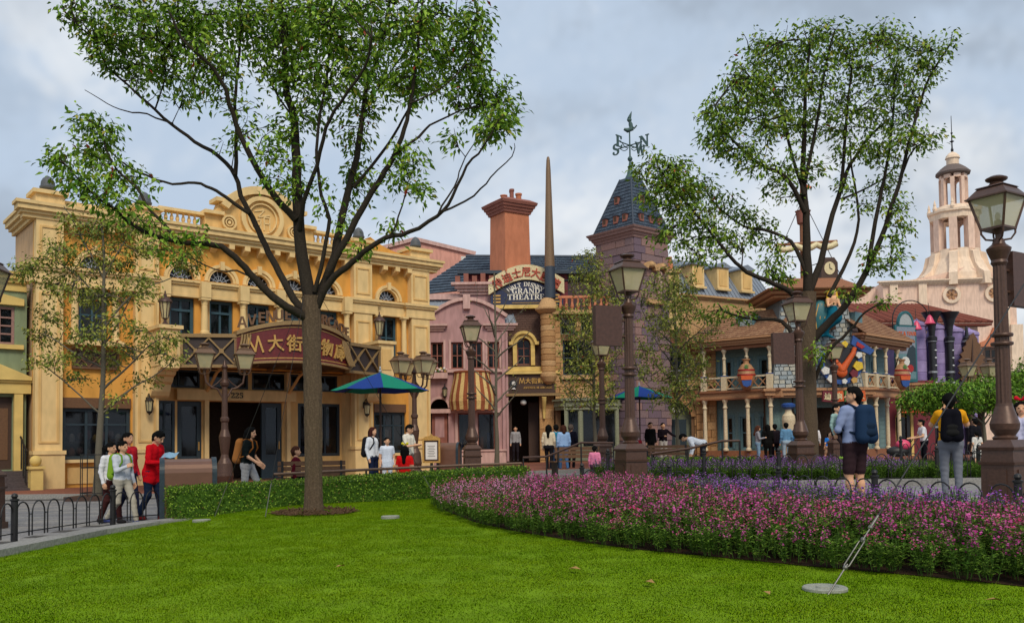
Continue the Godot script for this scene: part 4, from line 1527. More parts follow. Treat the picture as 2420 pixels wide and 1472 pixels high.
func theatre():
	var s = thing("theatre", "theatre front with slate roof, brown brick wall and big arched name sign", "building", Vector3(-0.137, 0.135, -43.5), 0)
	# pink corner bay with stepped cornice
	bx(s, "corner_bay", mats.pink, -2.3, -0.75, 0.0, 8.3, -1.6, -0.6)
	moulding(s, "corner_cornice", mats.pink_light, -2.3, -0.75, 8.3, -0.6, [[0.15, 0.1], [0.14, 0.22], [0.16, 0.34], [0.12, 0.5]])
	for i in 5:
		bx(s, "corner_merlon", mats.terracotta_dark, -2.6 + i * 0.42, -2.36 + i * 0.42, 8.88, 9.2 + 0.12 * (i % 2), -0.6, -0.25)
	# brick wall
	var b := MB.new()
	var hs = [[0.43, 1.09, 4.75, 6.0, true], [0.0, 1.48, -0.4, 3.2]]
	b.wall(-0.9, 2.3, -0.4, 7.5, -0.6, -0.25, hs)
	pt(s, "wall", b, mats.brick_dark)
	var bk := MB.new()
	var rg := RandomNumberGenerator.new()
	rg.seed = 5
	for j in 24:
		for i in 13:
			var x0 = -0.88 + i * 0.245 + (0.12 if j % 2 else 0.0)
			var y0 = 4.7 + j * 0.115
			if x0 + 0.22 > 0.2 and x0 < 1.35 and y0 < 6.4:
				continue
			bk.box(x0, x0 + 0.228, y0, y0 + 0.1, -0.26, -0.235 + rg.randf() * 0.012)
	pt(s, "brick_facing", bk, mats.brick_dark).set_meta("kind", "stuff")
	room(s, -0.9, 3.0, -0.4, 7.5, -3.2, -0.62)
	bx(s, "side_wall", mats.brick_dark, 2.05, 2.3, -0.4, 7.5, -3.2, -0.6)
	# small arched window with cream hood
	window(s, 0.43, 1.09, 4.75, 6.0, -0.42, mats.terracotta_dark, 2, 3, 0.05)
	for x in [0.22, 1.1]:
		bx(s, "window_column", mats.pale_yellow, x, x + 0.2, 4.7, 5.85, -0.25, 0.0)
	var a := MB.new()
	a.arch(0.76, 5.72, 0.34, 0.52, -0.25, 0.02, 0, PI, 12)
	a.arch(0.76, 5.72, 0.52, 0.66, -0.25, 0.14, PI * 0.06, PI * 0.94, 12)
	pt(s, "window_hood", a, mats.pale_yellow)
	bx(s, "window_hood_end", mats.pale_yellow, 0.02, 0.22, 5.7, 5.85, -0.25, 0.16)
	bx(s, "window_hood_end", mats.pale_yellow, 1.3, 1.5, 5.7, 5.85, -0.25, 0.16)
	bx(s, "window_ledge", mats.pale_yellow, -0.15, 2.35, 4.38, 4.6, -0.25, 0.3)
	# brown shop sign with characters
	bx(s, "sign_canopy", mats.pale_yellow, -0.15, 2.5, 4.22, 4.34, -0.25, 0.65)
	var sg = bx(s, "sign_board", mats.wood_dark, -0.05, 2.43, 3.28, 4.2, 0.42, 0.52)
	bx(s, "sign_frame", mats.marquee_gold, -0.12, 2.5, 3.16, 3.28, 0.3, 0.6)
	var ch = ["M", "big", "street", "buy", "goods", "hall"]
	for i in 6:
		var o = put(s, "sign_character", glyph(ch[i], 0.27, 0.034, 0.03), mats.gold)
		o.position = Vector3(0.5 + i * 0.3, 3.76, 0.523)
	words(s, "sign_words", "AVENUE M ARCADE", mats.gold, Vector3(1.4, 3.56, 0.535), 0.1, 0.02, true)
	var em := MB.new()
	em.arch(0.22, 3.75, 0.0, 0.2, 0.52, 0.56, 0, TAU, 14)
	pt(s, "sign_emblem", em, mats.ebony)
	var em2 := MB.new()
	em2.arch(0.24, 3.78, 0.0, 0.1, 0.56, 0.59, 0, TAU, 12)
	em2.prism(PackedVector2Array([Vector2(0.12, 3.5), Vector2(0.34, 3.48), Vector2(0.26, 3.58)]), 0.56, 0.58)
	pt(s, "sign_emblem", em2, mats.white_paint)
	# doorway
	bx(s, "door_pier", mats.stone_a, 1.48, 2.2, -0.4, 3.16, -0.25, 0.1)
	for i in 6:
		bx(s, "pier_stone", [mats.stone_a, mats.stone_c, mats.stone_b][i % 3], 1.5, 2.18, 0.06 + i * 0.5, 0.54 + i * 0.5, 0.1, 0.13)
	var cb := MB.new()
	cb.tube([Vector3(1.7, 3.1, 0.55), Vector3(1.7, 2.9, 0.5), Vector3(1.7, 2.6, 0.28), Vector3(1.7, 2.3, 0.2), Vector3(1.7, 2.05, 0.24)], [0.12, 0.11, 0.09, 0.08, 0.05], 8)
	pt(s, "scroll_bracket", cb, mats.pale_yellow)
	bx(s, "door_frame", mats.wood_dark, 0.0, 0.12, 0.0, 3.1, -0.5, -0.3)
	bx(s, "door_leaf", mats.wood_dark, 0.95, 1.46, 0.0, 2.9, -0.9, -0.84)
	var gb := MB.new()
	gb.ellipsoid(Vector3(0.7, 2.86, 0.2), Vector3(0.16, 0.14, 0.16), 10, 6)
	pt(s, "globe_lamp", gb, mats.white_paint)
	# main sign: ivory arched ribbon above a navy panel
	bx(s, "sign_ledge", mats.pale_yellow, -0.85, 2.35, 7.5, 7.68, -0.6, 0.05)
	var np := PackedVector2Array([Vector2(-0.85, 7.68), Vector2(2.75, 7.68), Vector2(2.75, 8.05)])
	for i in 13:
		var q = i / 12.0
		np.append(Vector2(2.6 - q * 3.45, 8.2 + sin(q * PI) * 0.72))
	var nm := MB.new()
	nm.prism(np, -0.5, -0.25)
	var nav = pt(s, "name_board", nm, mats.sign_navy)
	var ar := MB.new()
	for i in 18:
		var q = i / 18.0
		var q2 = (i + 1) / 18.0
		var x0 = -0.95 + q * 3.75
		var x1 = -0.95 + q2 * 3.75
		var y0 = 8.22 + sin(q * PI) * 0.74
		var y1 = 8.22 + sin(q2 * PI) * 0.74
		ar.prism(PackedVector2Array([Vector2(x0, y0), Vector2(x1, y1), Vector2(x1, y1 + 0.74), Vector2(x0, y0 + 0.74)]), -0.3, -0.12)
	var rib = pt(s, "name_ribbon", ar, mats.sign_ivory)
	var names = ["special", "di", "shi", "ni", "big", "drama", "court"]
	for i in 7:
		var q = (i + 0.5) / 7.0
		var o = put(rib, "ribbon_character", glyph(names[i], 0.46, 0.06, 0.04), mats.letter_red)
		o.rotation_degrees.z = cos(q * PI) * 30
		var c = Vector2(-0.75 + q * 3.35, 8.6 + sin(q * PI) * 0.74)
		var h = o.basis * Vector3(0.23, 0.23, 0)
		o.position = Vector3(c.x, c.y, -0.119) - h
	var arc = "WALT DISNEY"
	for i in arc.length():
		if arc[i] == " ":
			continue
		var q = (i + 0.5) / arc.length()
		words(nav, "arched_letter", arc[i], mats.letter_white, Vector3(0.02 + q * 1.75, 8.44 + sin(q * PI) * 0.3, -0.235), 0.21, 0.02, true, true, cos(q * PI) * 28)
	words(nav, "sign_words", "GRAND", mats.letter_white, Vector3(0.9, 8.4, -0.235), 0.27, 0.03)
	words(nav, "sign_words", "THEATRE", mats.letter_white, Vector3(0.9, 8.1, -0.235), 0.27, 0.03)
	for x in [-0.72, 2.2]:
		for k in 3:
			bx(nav, "gilt_ornament", mats.gold, x, x + 0.36, 7.82 + k * 0.16, 7.9 + k * 0.16, -0.25, -0.21)
	bx(nav, "gilt_rule", mats.marquee_gold, 0.2, 1.6, 7.8, 7.84, -0.25, -0.22)
	# backing, maroon drapery and the slate roofs
	bx(s, "attic_wall", mats.maroon, -2.2, 3.0, 7.5, 9.35, -2.0, -0.62)
	var fas = MB.new()
	fas.bar(Vector3(-2.5, 9.42, -0.5), Vector3(8.0, 9.3, -0.5), 0.3, 0.16)
	pt(s, "eave", fas, mats.slate_b)
	tiled(s, "roof", Vector3(-5.0, 8.3, -0.7), Vector3(8.2, 9.36, -0.5), Vector3(6.5, 11.0, -5.0), Vector3(-2.2, 11.15, -5.0), 13, 44, mats.slate, mats.slate_b, 0.06)
	var rd := MB.new()
	rd.tube([Vector3(-2.3, 11.18, -5.0), Vector3(6.5, 11.02, -5.0)], 0.09, 8)
	pt(s, "ridge", rd, mats.slate_b)
	bx(s, "roof_vent", mats.white_paint, -2.6, -0.5, 10.9, 11.35, -7.4, -5.8)
	# chimney
	var ch2 = thing("chimney_stack", "tall terracotta chimney stack with corniced top and four pots", "chimney", Vector3(0.0, 9.9, -44.6), 32)
	var c := MB.new()
	c.frustum(1.5, 1.5, -0.4, 1.42, 1.42, 2.75)
	pt(ch2, "shaft", c, mats.terracotta)
	var cc := MB.new()
	for k in [[1.56, 2.6], [1.7, 2.74], [1.86, 2.88], [2.02, 3.02]]:
		cc.frustum(k[0], k[0], k[1], k[0] + 0.08, k[0] + 0.08, k[1] + 0.14)
	cc.frustum(2.1, 2.1, 3.16, 1.5, 1.5, 3.34)
	pt(ch2, "cornice", cc, mats.terracotta_dark)
	for k in [[-0.45, 0.2, 0.15, 0.26], [0.0, 0.25, 0.1, 0.62], [0.25, -0.2, 0.09, 0.72], [0.5, 0.1, 0.14, 0.5]]:
		var q := MB.new()
		q.t.origin = Vector3(k[0], 3.3, k[1])
		q.lathe([k[2], 0, k[2], k[3] * 0.8, k[2] * 1.25, k[3] * 0.82, k[2] * 1.25, k[3], 0.0, k[3] + 0.02], 12)
		pt(ch2, "chimney_pot", q, mats.terracotta if k[2] > 0.12 else mats.terracotta_dark)

func stone_shop():
	var s = thing("stone_shop", "tan stone shop with balcony, round corner column and sage green bay window", "building", Vector3(1.808, 0.223, -43.0), 0)
	var ms = [mats.stone_a, mats.stone_b, mats.stone_c]
	var hs = [[0.7, 2.2, 4.05, 5.75], [0.55, 3.6, -0.4, 2.75], [0.6, 1.3, 6.05, 6.8], [1.6, 2.4, 6.05, 6.8]]
	var b := MB.new()
	b.wall(0.3, 3.9, -0.4, 7.0, -0.4, 0.0, hs)
	pt(s, "wall", b, mats.stone_joint)
	room(s, 0.3, 3.9, -0.4, 7.0, -2.0, -0.42)
	blocks(s, "stone_block", 0.3, 3.9, 2.9, 7.0, 0.0, 0.62, 0.3, ms, hs, 0.07, 11)
	window(s, 0.7, 2.2, 4.05, 5.75, -0.2, mats.teal_dark, 2, 2, 0.08)
	bx(s, "window_sill", mats.stone_c, 0.6, 2.3, 3.85, 4.04, 0.0, 0.22)
	for a in [[0.6, 1.3], [1.6, 2.4]]:
		window(s, a[0], a[1], 6.05, 6.8, -0.2, mats.sage, 1, 1, 0.06)
	# balcony parapet on top
	bx(s, "balcony_slab", mats.stone_c, 0.2, 4.0, 7.0, 7.18, -0.5, 0.35)
	bx(s, "balcony_rail", mats.terracotta, 0.5, 3.6, 7.78, 7.9, 0.05, 0.22)
	for i in 11:
		var q := MB.new()
		q.lathe([0.08, 0.0, 0.05, 0.06, 0.09, 0.2, 0.05, 0.42, 0.08, 0.6], 10)
		var o = pt(s, "balcony_baluster", q, mats.terracotta)
		o.position = Vector3(0.62 + i * 0.28, 7.18, 0.13)
	bx(s, "upper_wall", mats.purple_joint, 0.4, 3.6, 7.1, 9.3, -2.0, -1.2)
	# round corner column with capital carrying the tall pole
	var c := MB.new()
	c.t.origin = Vector3(0.0, 0, 0.0)
	c.lathe([0.1, 3.6, 0.3, 3.75, 0.42, 4.0, 0.42, 4.15, 0.36, 4.2], 16)
	pt(s, "corner_corbel", c, mats.stone_c)
	for j in 10:
		var q := MB.new()
		q.lathe([0.0, 0.0, 0.34, 0.0, 0.37, 0.03, 0.37, 0.25, 0.34, 0.28, 0.0, 0.28], 12)
		var o = pt(s, "column_drum", q, ms[(j * 2) % 3])
		o.position = Vector3(0.0, 4.2 + j * 0.285, 0.0)
	var cp := MB.new()
	cp.lathe([0.38, 7.05, 0.46, 7.1, 0.62, 7.24, 0.62, 7.32, 0.5, 7.36, 0.44, 7.5, 0.3, 7.78, 0.22, 7.82, 0.0, 7.82], 16)
	pt(s, "column_cap", cp, mats.stone_c)
	var pole = thing("spire_pole", "slim tapering bronze pole rising from the stone column", "pole", Vector3(1.93, 8.03, -43.0), 0)
	var pb := MB.new()
	pb.lathe([0.27, 0.0, 0.25, 1.55], 14)
	pt(pole, "pole_base", pb, mats.slate_b)
	var pp := MB.new()
	pp.lathe([0.25, 1.55, 0.2, 3.5, 0.12, 6.3, 0.09, 6.8, 0.06, 6.95, 0.0, 7.0], 14)
	pt(pole, "pole_shaft", pp, mats.pole_bronze)
	# sage green bay window
	var bay := MB.new()
	var bp = PackedVector2Array([Vector2(0.35, 0.0), Vector2(0.75, 0.75), Vector2(3.2, 0.75), Vector2(3.6, 0.0)])
	var face = func(mb, y0, y1, off):
		for i in 3:
			var p = bp[i]
			var q = bp[i + 1]
			var n = Vector2(q.y - p.y, -(q.x - p.x)).normalized() * -off
			mb.quad(Vector3(p.x + n.x, y0, p.y + n.y), Vector3(q.x + n.x, y0, q.y + n.y), Vector3(q.x + n.x, y1, q.y + n.y), Vector3(p.x + n.x, y1, p.y + n.y))
	face.call(bay, -0.4, 0.55, 0.0)
	pt(s, "bay_base", bay, mats.sage)
	var fr := MB.new()
	for k in 4:
		for st in [[2.35, 0.16, 0.05], [2.51, 0.1, 0.12], [2.61, 0.16, 0.08], [2.77, 0.08, 0.2]]:
			if k < 3:
				var p = bp[k]
				var q = bp[k + 1]
				fr.bar(Vector3(p.x, st[0] + st[1] / 2, p.y), Vector3(q.x, st[0] + st[1] / 2, q.y), 0.1 + st[2] * 2, st[1])
	pt(s, "bay_entablature", fr, mats.sage_light)
	bx(s, "bay_roof", mats.sage, 0.5, 3.45, 2.84, 2.9, -0.2, 0.85)
	for x in [0.75, 1.45, 2.5, 3.2]:
		bx(s, "bay_post", mats.sage_light, x - 0.07, x + 0.07, 0.55, 2.4, 0.66, 0.8)
	for a in [[0.82, 1.38], [1.52, 2.43], [2.57, 3.13]]:
		window(s, a[0], a[1], 0.55, 2.35, 0.72, mats.sage, 1, 1, 0.05, mats.shop_glass, "bay_window")

func purple_tower():
	var s = thing("stone_tower", "square mauve stone tower with slate spire and stone eave", "tower", Vector3(6.0, 0.192, -43.4), 40)
	var ms = [mats.purple_a, mats.purple_b, mats.purple_c]
	var hw := 1.22
	var core := MB.new()
	core.box(-hw, hw, -0.4, 10.7, -hw, hw)
	pt(s, "core_wall", core, mats.purple_joint)
	for f in 2:
		var n := Node3D.new()
		n.name = "tower_face"
		s.add_child(n, true)
		n.rotation_degrees.y = [0, -90][f]
		blocks(n, "stone_block", -hw - 0.02, hw + 0.02, -0.2, 10.5, hw, 0.8, 0.36, ms, [], 0.06, 21 + f)
	var ev := MB.new()
	for k in [[2.6, 10.5, 0.14], [2.75, 10.64, 0.12], [2.95, 10.76, 0.14], [3.1, 10.9, 0.1]]:
		ev.frustum(k[0], k[0], k[1], k[0] + 0.08, k[0] + 0.08, k[1] + k[2])
	pt(s, "stone_eave", ev, mats.purple_c)
	var e := 1.32
	var top := 13.75
	var tw := 0.36
	var cs = [Vector3(-e, 11.0, e), Vector3(e, 11.0, e), Vector3(e, 11.0, -e), Vector3(-e, 11.0, -e)]
	var ct = [Vector3(-tw, top, tw), Vector3(tw, top, tw), Vector3(tw, top, -tw), Vector3(-tw, top, -tw)]
	for i in 4:
		var j = (i + 1) % 4
		tiled(s, "spire_slope", cs[i], cs[j], ct[j], ct[i], 15, 14, mats.slate, mats.slate_b, 0.035)
	for i in 4:
		var hp := MB.new()
		hp.tube([cs[i], ct[i]], 0.05, 6)
		pt(s, "hip_cap", hp, mats.slate_b)
	# little dormers on the two faces in view
	for f in [0, 3]:
		for k in [[-0.62, 11.45], [0.1, 11.45], [-0.15, 12.5], [0.7, 11.45]]:
			var d := Node3D.new()
			d.name = "dormer"
			s.add_child(d, true)
			d.rotation_degrees.y = 0 if f == 0 else -90
			var zz = lerpf(e, tw, (k[1] - 11.0) / (top - 11.0))
			bx(d, "dormer_body", mats.terracotta_dark, k[0] - 0.13, k[0] + 0.13, k[1] - 0.1, k[1] + 0.26, zz - 0.2, zz + 0.1)
			var g := MB.new()
			g.prism(PackedVector2Array([Vector2(k[0] - 0.18, k[1] + 0.26), Vector2(k[0] + 0.18, k[1] + 0.26), Vector2(k[0], k[1] + 0.4)]), zz - 0.3, zz + 0.14)
			pt(d, "dormer_roof", g, mats.slate_b)
			bx(d, "dormer_opening", mats.room_panel, k[0] - 0.08, k[0] + 0.08, k[1], k[1] + 0.2, zz + 0.1, zz + 0.108)
	# arched niche between carved beasts on the left face
	for k in [[-0.35, 0.0], [0.45, 0.12]]:
		var a := MB.new()
		a.arch(k[0] + 0.1, 9.0, 0.26, 0.42, hw, hw + 0.3, 0, PI, 10)
		a.ellipsoid(Vector3(k[0] + 0.1, 9.25, hw + 0.2), Vector3(0.2, 0.16, 0.2), 8, 6)
		pt(s, "carved_hood", a, mats.stone_c)
	bx(s, "niche_panel", mats.pink_light, 0.36, 0.6, 7.6, 9.0, hw, hw + 0.18)
	bx(s, "niche_sill", mats.stone_c, -0.5, 0.7, 7.4, 7.6, hw, hw + 0.26)
	# weather vane
	var v = thing("weather_vane", "verdigris weather vane with compass letters on the slate spire", "weather vane", Vector3(6.0, 13.85, -43.4), 0)
	var m := MB.new()
	m.lathe([0.42, -0.08, 0.42, 0.05, 0.3, 0.1, 0.17, 0.35, 0.08, 0.8, 0.05, 1.0, 0.1, 1.04, 0.13, 1.12, 0.1, 1.2, 0.04, 1.26, 0.035, 2.5, 0.0, 2.52], 14)
	pt(v, "mast", m, mats.verdigris)
	var ax := MB.new()
	for k in 4:
		var a = deg_to_rad(45 + 90 * k)
		var dd = Vector3(cos(a), 0, sin(a))
		ax.tube([Vector3(0, 1.8, 0), dd * 0.75 + Vector3(0, 1.8, 0)], 0.03, 6)
		var pr = []
		for i in 8:
			pr.append(dd * (0.12 + 0.07 * i) + Vector3(0, 1.66 - 0.1 * sin(i / 7.0 * PI) + 0.13 * (i / 7.0), 0))
		ax.tube(pr, 0.022, 5)
	pt(v, "compass_arms", ax, mats.verdigris)
	for k in [["N", 45.0, 0], ["E", 135.0, 1], ["S", 225.0, 2], ["W", 315.0, 3]]:
		var a = deg_to_rad(k[1])
		var p = Vector3(cos(a) * 0.86, 1.8, sin(a) * 0.86)
		words(v, "compass_letter", k[0], mats.verdigris, p, 0.56, 0.06).rotation_degrees.y = -45.0 if k[2] % 2 == 0 else 45.0
	var fig := MB.new()
	fig.tube([Vector3(-0.28, 2.62, 0), Vector3(-0.1, 2.55, 0), Vector3(0.1, 2.62, 0), Vector3(0.06, 2.85, 0), Vector3(0.02, 3.02, 0)], [0.06, 0.12, 0.13, 0.11, 0.06], 8)
	fig.tube([Vector3(0.05, 2.75, 0), Vector3(0.25, 2.66, 0), Vector3(0.36, 2.8, 0)], [0.06, 0.05, 0.04], 6)
	fig.ellipsoid(Vector3(0.0, 3.08, 0), Vector3(0.12, 0.12, 0.1), 10, 8)
	fig.tube([Vector3(0.0, 3.15, 0), Vector3(0.06, 3.32, 0), Vector3(0.12, 3.5, 0)], [0.1, 0.06, 0.01], 8)
	pt(v, "vane_figure", fig, mats.verdigris)

func cream_house():
	# stone arch house with cream attic and zinc mansard
	var s = thing("arch_house", "tan stone house with arched doorway, cream attic and chimney pots", "building", Vector3(7.2, 0.2, -44.5), -12)
	var ms = [mats.stone_a, mats.stone_b, mats.stone_c]
	var hs = [[0.3, 1.75, -0.4, 2.75, true], [0.1, 1.3, 3.9, 5.6, true]]
	var b := MB.new()
	b.wall(-0.8, 3.0, -0.4, 6.4, -0.4, 0.0, hs)
	pt(s, "wall", b, mats.stone_joint)
	blocks(s, "stone_block", -0.8, 3.0, -0.2, 3.3, 0.0, 0.6, 0.34, ms, [[0.15, 1.9, -0.4, 2.7]], 0.08, 31)
	blocks(s, "stone_block", 1.6, 3.0, 3.5, 6.4, 0.0, 0.6, 0.34, ms, [], 0.08, 33)
	bx(s, "stone_pilaster", mats.stone_b, 2.0, 2.95, -0.4, 3.3, 0.07, 0.12)
	blocks(s, "pilaster_stone", 2.0, 2.95, -0.2, 3.3, 0.12, 0.5, 0.38, ms, [], 0.12, 35)
	room(s, -0.8, 3.0, -0.4, 6.2, -1.0, -0.42)
	var d := MB.new()
	d.wall(0.3, 1.75, -0.4, 2.75, -0.36, -0.3, [])
	pt(s, "door", d, mats.sage)
	for x in [0.55, 1.1]:
		bx(s, "door_panel", mats.teal_dark, x, x + 0.4, 0.6, 1.9, -0.3, -0.28)
	var da := MB.new()
	da.arch(1.025, 2.025, 0.73, 0.98, -0.1, 0.14, 0, PI, 12)
	pt(s, "door_arch", da, mats.stone_b)
	var gl := MB.new()
	gl.ellipsoid(Vector3(1.02, 2.3, 0.35), Vector3(0.24, 0.2, 0.24), 12, 8)
	pt(s, "globe_lamp", gl, mats.white_paint)
	bx(s, "balcony_ledge", mats.stone_c, -0.7, 1.9, 3.34, 3.5, 0.0, 0.35)
	for i in 3:
		var r := MB.new()
		r.tube([Vector3(-0.5, 3.8 + 0.25 * i, 0.3), Vector3(1.8, 3.8 + 0.25 * i, 0.3)], 0.02, 6)
		pt(s, "balcony_rail", r, mats.silver)
	window(s, 0.1, 1.3, 3.9, 5.6, -0.2, mats.teal_dark, 2, 2, 0.07)
	for x in [-0.35, 1.45]:
		var sh = bx(s, "shutter", mats.black_iron, x, x + 0.35, 3.9, 5.0, 0.0, 0.06)
		for j in 4:
			bx(s, "shutter_slat", mats.sage, x + 0.05, x + 0.3, 4.0 + j * 0.25, 4.1 + j * 0.25, 0.06, 0.075)
	var wa := MB.new()
	wa.arch(0.7, 5.0, 0.62, 0.86, -0.05, 0.12, 0, PI, 12)
	pt(s, "brick_arch", wa, mats.terracotta_dark)
	bx(s, "attic_wall", mats.cream, -0.9, 1.3, 6.4, 9.3, -0.6, -0.2)
	bx(s, "attic_coping", mats.cream, -1.0, 1.4, 9.3, 9.45, -0.7, -0.1)
	var mh = thing("mansard_house", "tan house with steep blue grey seamed mansard roof and cream dormers", "building", Vector3(8.7, 0.2, -44.9), 30)
	bx(mh, "wall", mats.stone_c, 0.0, 6.2, 0.0, 8.1, -3.0, 0.0)
	moulding(mh, "cornice", mats.stone_c, 0.1, 6.1, 8.1, 0.0, [[0.1, 0.08], [0.1, 0.2]])
	seamed(mh, "mansard_roof", Vector3(-0.1, 8.3, 0.15), Vector3(6.4, 8.3, 0.15), Vector3(6.2, 10.3, -1.3), Vector3(0.1, 10.3, -1.3), 24, mats.zinc)
	seamed(mh, "upper_roof", Vector3(0.1, 10.3, -1.3), Vector3(6.2, 10.3, -1.3), Vector3(6.0, 10.8, -3.6), Vector3(0.3, 10.8, -3.6), 18, mats.zinc)
	for x in [0.7, 2.4, 4.1]:
		var dn := Node3D.new()
		dn.name = "dormer"
		mh.add_child(dn, true)
		bx(dn, "dormer_cheek", mats.cream, x, x + 0.8, 8.7, 9.85, -1.1, 0.06)
		bx(dn, "dormer_window", mats.cream_dark, x + 0.14, x + 0.66, 8.88, 9.7, 0.06, 0.09)
		bx(dn, "dormer_sill", mats.cream, x - 0.06, x + 0.86, 8.64, 8.75, 0.0, 0.18)
		var q := MB.new()
		q.prism(PackedVector2Array([Vector2(x - 0.12, 9.85), Vector2(x + 0.92, 9.85), Vector2(x + 0.92, 9.93), Vector2(x + 0.4, 10.15), Vector2(x - 0.12, 9.93)]), -1.2, 0.16)
		pt(dn, "dormer_roof", q, mats.zinc)
	for i in 6:
		var q := MB.new()
		q.t.origin = Vector3(-0.75 + i * 0.32, 9.45, -0.4)
		q.lathe([0.15, 0, 0.17, 0.15, 0.13, 0.4, 0.08, 0.55, 0.11, 0.62, 0.11, 0.68, 0.06, 0.7], 10)
		pt(s, "chimney_pot", q, mats.terracotta)

func turned(parent: Node, called: String, x: float, z: float, pr: Array, mat: Material, seg := 10):
	var b := MB.new()
	b.t.origin = Vector3(x, 0, z)
	b.lathe(pr, seg)
	return pt(parent, called, b, mat)

func porch_wing(s: Node3D, x0: float, x1: float, cols: Array, doors: Array, roof_in: float, left: bool):
	var W = mats.porch_white
	var mid = -0.9
	# clapboard wall, board by board
	var hs = []
	for d in doors:
		hs.append([d[0], d[1], 0.5, 2.05])
		hs.append([d[0], d[1], 3.3, 4.8])
	var b := MB.new()
	b.wall(x0, x1, -0.3, 5.4, mid - 0.2, mid, hs)
	pt(s, "wall", b, mats.clap_blue)
	for j in 24:
		var y = -0.2 + j * 0.225
		if y > 2.75 and y < 3.2:
			continue
		var edges = [x0]
		for d in doors:
			if (y > 0.3 and y < 2.1) or (y > 3.1 and y < 4.85):
				edges.append(d[0] - 0.1)
				edges.append(d[1] + 0.1)
		edges.append(x1)
		for k in range(0, edges.size() - 1, 2):
			if edges[k + 1] - edges[k] > 0.05:
				var o = bx(s, "clapboard", mats.clap_blue, edges[k], edges[k + 1], y, y + 0.215, mid, mid + 0.03)
				o.rotation_degrees.x = -3.0
	room(s, x0, x1, -0.3, 5.4, mid - 1.4, mid - 0.21)
	for d in doors:
		for y in [[0.5, 2.05], [3.3, 4.8]]:
			window(s, d[0], d[1], y[0], y[1], mid - 0.06, mats.clap_teal, 2, 2, 0.07, mats.shop_glass)
			for q in [[d[0] - 0.11, d[0]], [d[1], d[1] + 0.11]]:
				bx(s, "window_trim", mats.clap_teal, q[0], q[1], y[0], y[1] + 0.12, mid, mid + 0.06)
			bx(s, "window_head", mats.clap_teal, d[0], d[1], y[1] + 0.002, y[1] + 0.12, mid, mid + 0.057)
		var g := MB.new()
		g.ellipsoid(Vector3((d[0] + d[1]) / 2, 0.85, mid - 0.4), Vector3(0.22, 0.4, 0.1), 10, 8)
		g.ellipsoid(Vector3((d[0] + d[1]) / 2, 1.35, mid - 0.4), Vector3(0.1, 0.14, 0.1), 8, 6)
		pt(s, "display_figure", g, mats.skin_wood)
	# base, floor beams, posts
	bx(s, "porch_base", mats.porch_dark, x0, x1, -0.3, 0.42, mid, -0.05)
	bx(s, "porch_floor", mats.porch_wood, x0 - 0.05, x1, 2.88, 3.28, mid - 0.1, 0.1)
	bx(s, "floor_moulding", mats.porch_dark, x0 - 0.1, x1, 3.2, 3.3, 0.1, 0.2)
	bx(s, "floor_moulding", mats.porch_dark, x0 - 0.08, x1, 2.86, 2.93, 0.1, 0.15)
	for c in cols:
		turned(s, "lower_post", c, 0.0, [0.13, 0.42, 0.13, 0.5, 0.08, 0.56, 0.1, 0.7, 0.1, 1.2, 0.085, 2.4, 0.12, 2.46, 0.12, 2.5, 0.085, 2.56, 0.085, 2.66, 0.14, 2.8, 0.16, 2.88], W)
		bx(s, "post_base", W, c - 0.13, c + 0.13, 3.28, 3.98, -0.13, 0.13)
		turned(s, "upper_post", c, 0.0, [0.1, 3.98, 0.1, 4.02, 0.06, 4.08, 0.085, 4.2, 0.07, 4.75, 0.1, 4.82, 0.1, 4.86, 0.06, 4.92, 0.06, 5.05, 0.13, 5.2, 0.13, 5.28], W)
		bx(s, "post_collar", mats.blue_paint, c - 0.135, c + 0.135, 3.98, 4.02, -0.135, 0.135)
	for i in cols.size() - 1:
		var a = cols[i] + 0.14
		var e = cols[i + 1] - 0.14
		bx(s, "porch_rail", W, a, e, 3.88, 3.96, -0.05, 0.05)
		bx(s, "porch_rail", W, a, e, 3.36, 3.42, -0.045, 0.045)
		var n = 2
		for k in n:
			var xa = lerpf(a, e, float(k) / n)
			var xb = lerpf(a, e, float(k + 1) / n)
			for q in 2:
				var m := MB.new()
				m.bar(Vector3(xa, 3.42 if q == 0 else 3.88, 0.012 * q), Vector3(xb, 3.88 if q == 0 else 3.42, 0.012 * q), 0.04)
				pt(s, "cross_brace", m, mats.porch_wood)
	# eave with stepped boards and the shingle roof
	moulding(s, "eave", mats.porch_dark, x0, x1, 5.26, -0.1, [[0.16, 0.22], [0.12, 0.34], [0.12, 0.42], [0.1, 0.52]])
	moulding(s, "eave_board", mats.porch_wood, x0 + 0.1, x1 - 0.1, 5.42, 0.12, [[0.1, 0.14], [0.14, 0.22], [0.12, 0.34]])
	var a = Vector3(x0 - 0.45, 5.76, 0.45)
	var e = Vector3(x1 + 0.3, 5.76, 0.45)
	var ri = Vector3(x1 - (0.0 if left else roof_in), 7.2, -1.5)
	var le = Vector3(x0 + (roof_in if left else 0.0), 7.2, -1.5)
	tiled(s, "shingle_roof", a, e, ri, le, 13, 22, mats.shingle_a, mats.shingle_b, 0.045)
	if left:
		tiled(s, "shingle_roof", Vector3(x0 - 0.45, 5.76, -2.2), a, le, Vector3(x0 + roof_in, 7.2, -1.9), 10, 12, mats.shingle_a, mats.shingle_b, 0.045)
	else:
		tiled(s, "shingle_roof", e, Vector3(x1 + 0.3, 5.76, -2.2), Vector3(x1 - roof_in, 7.2, -1.9), ri, 10, 12, mats.shingle_a, mats.shingle_b, 0.045)

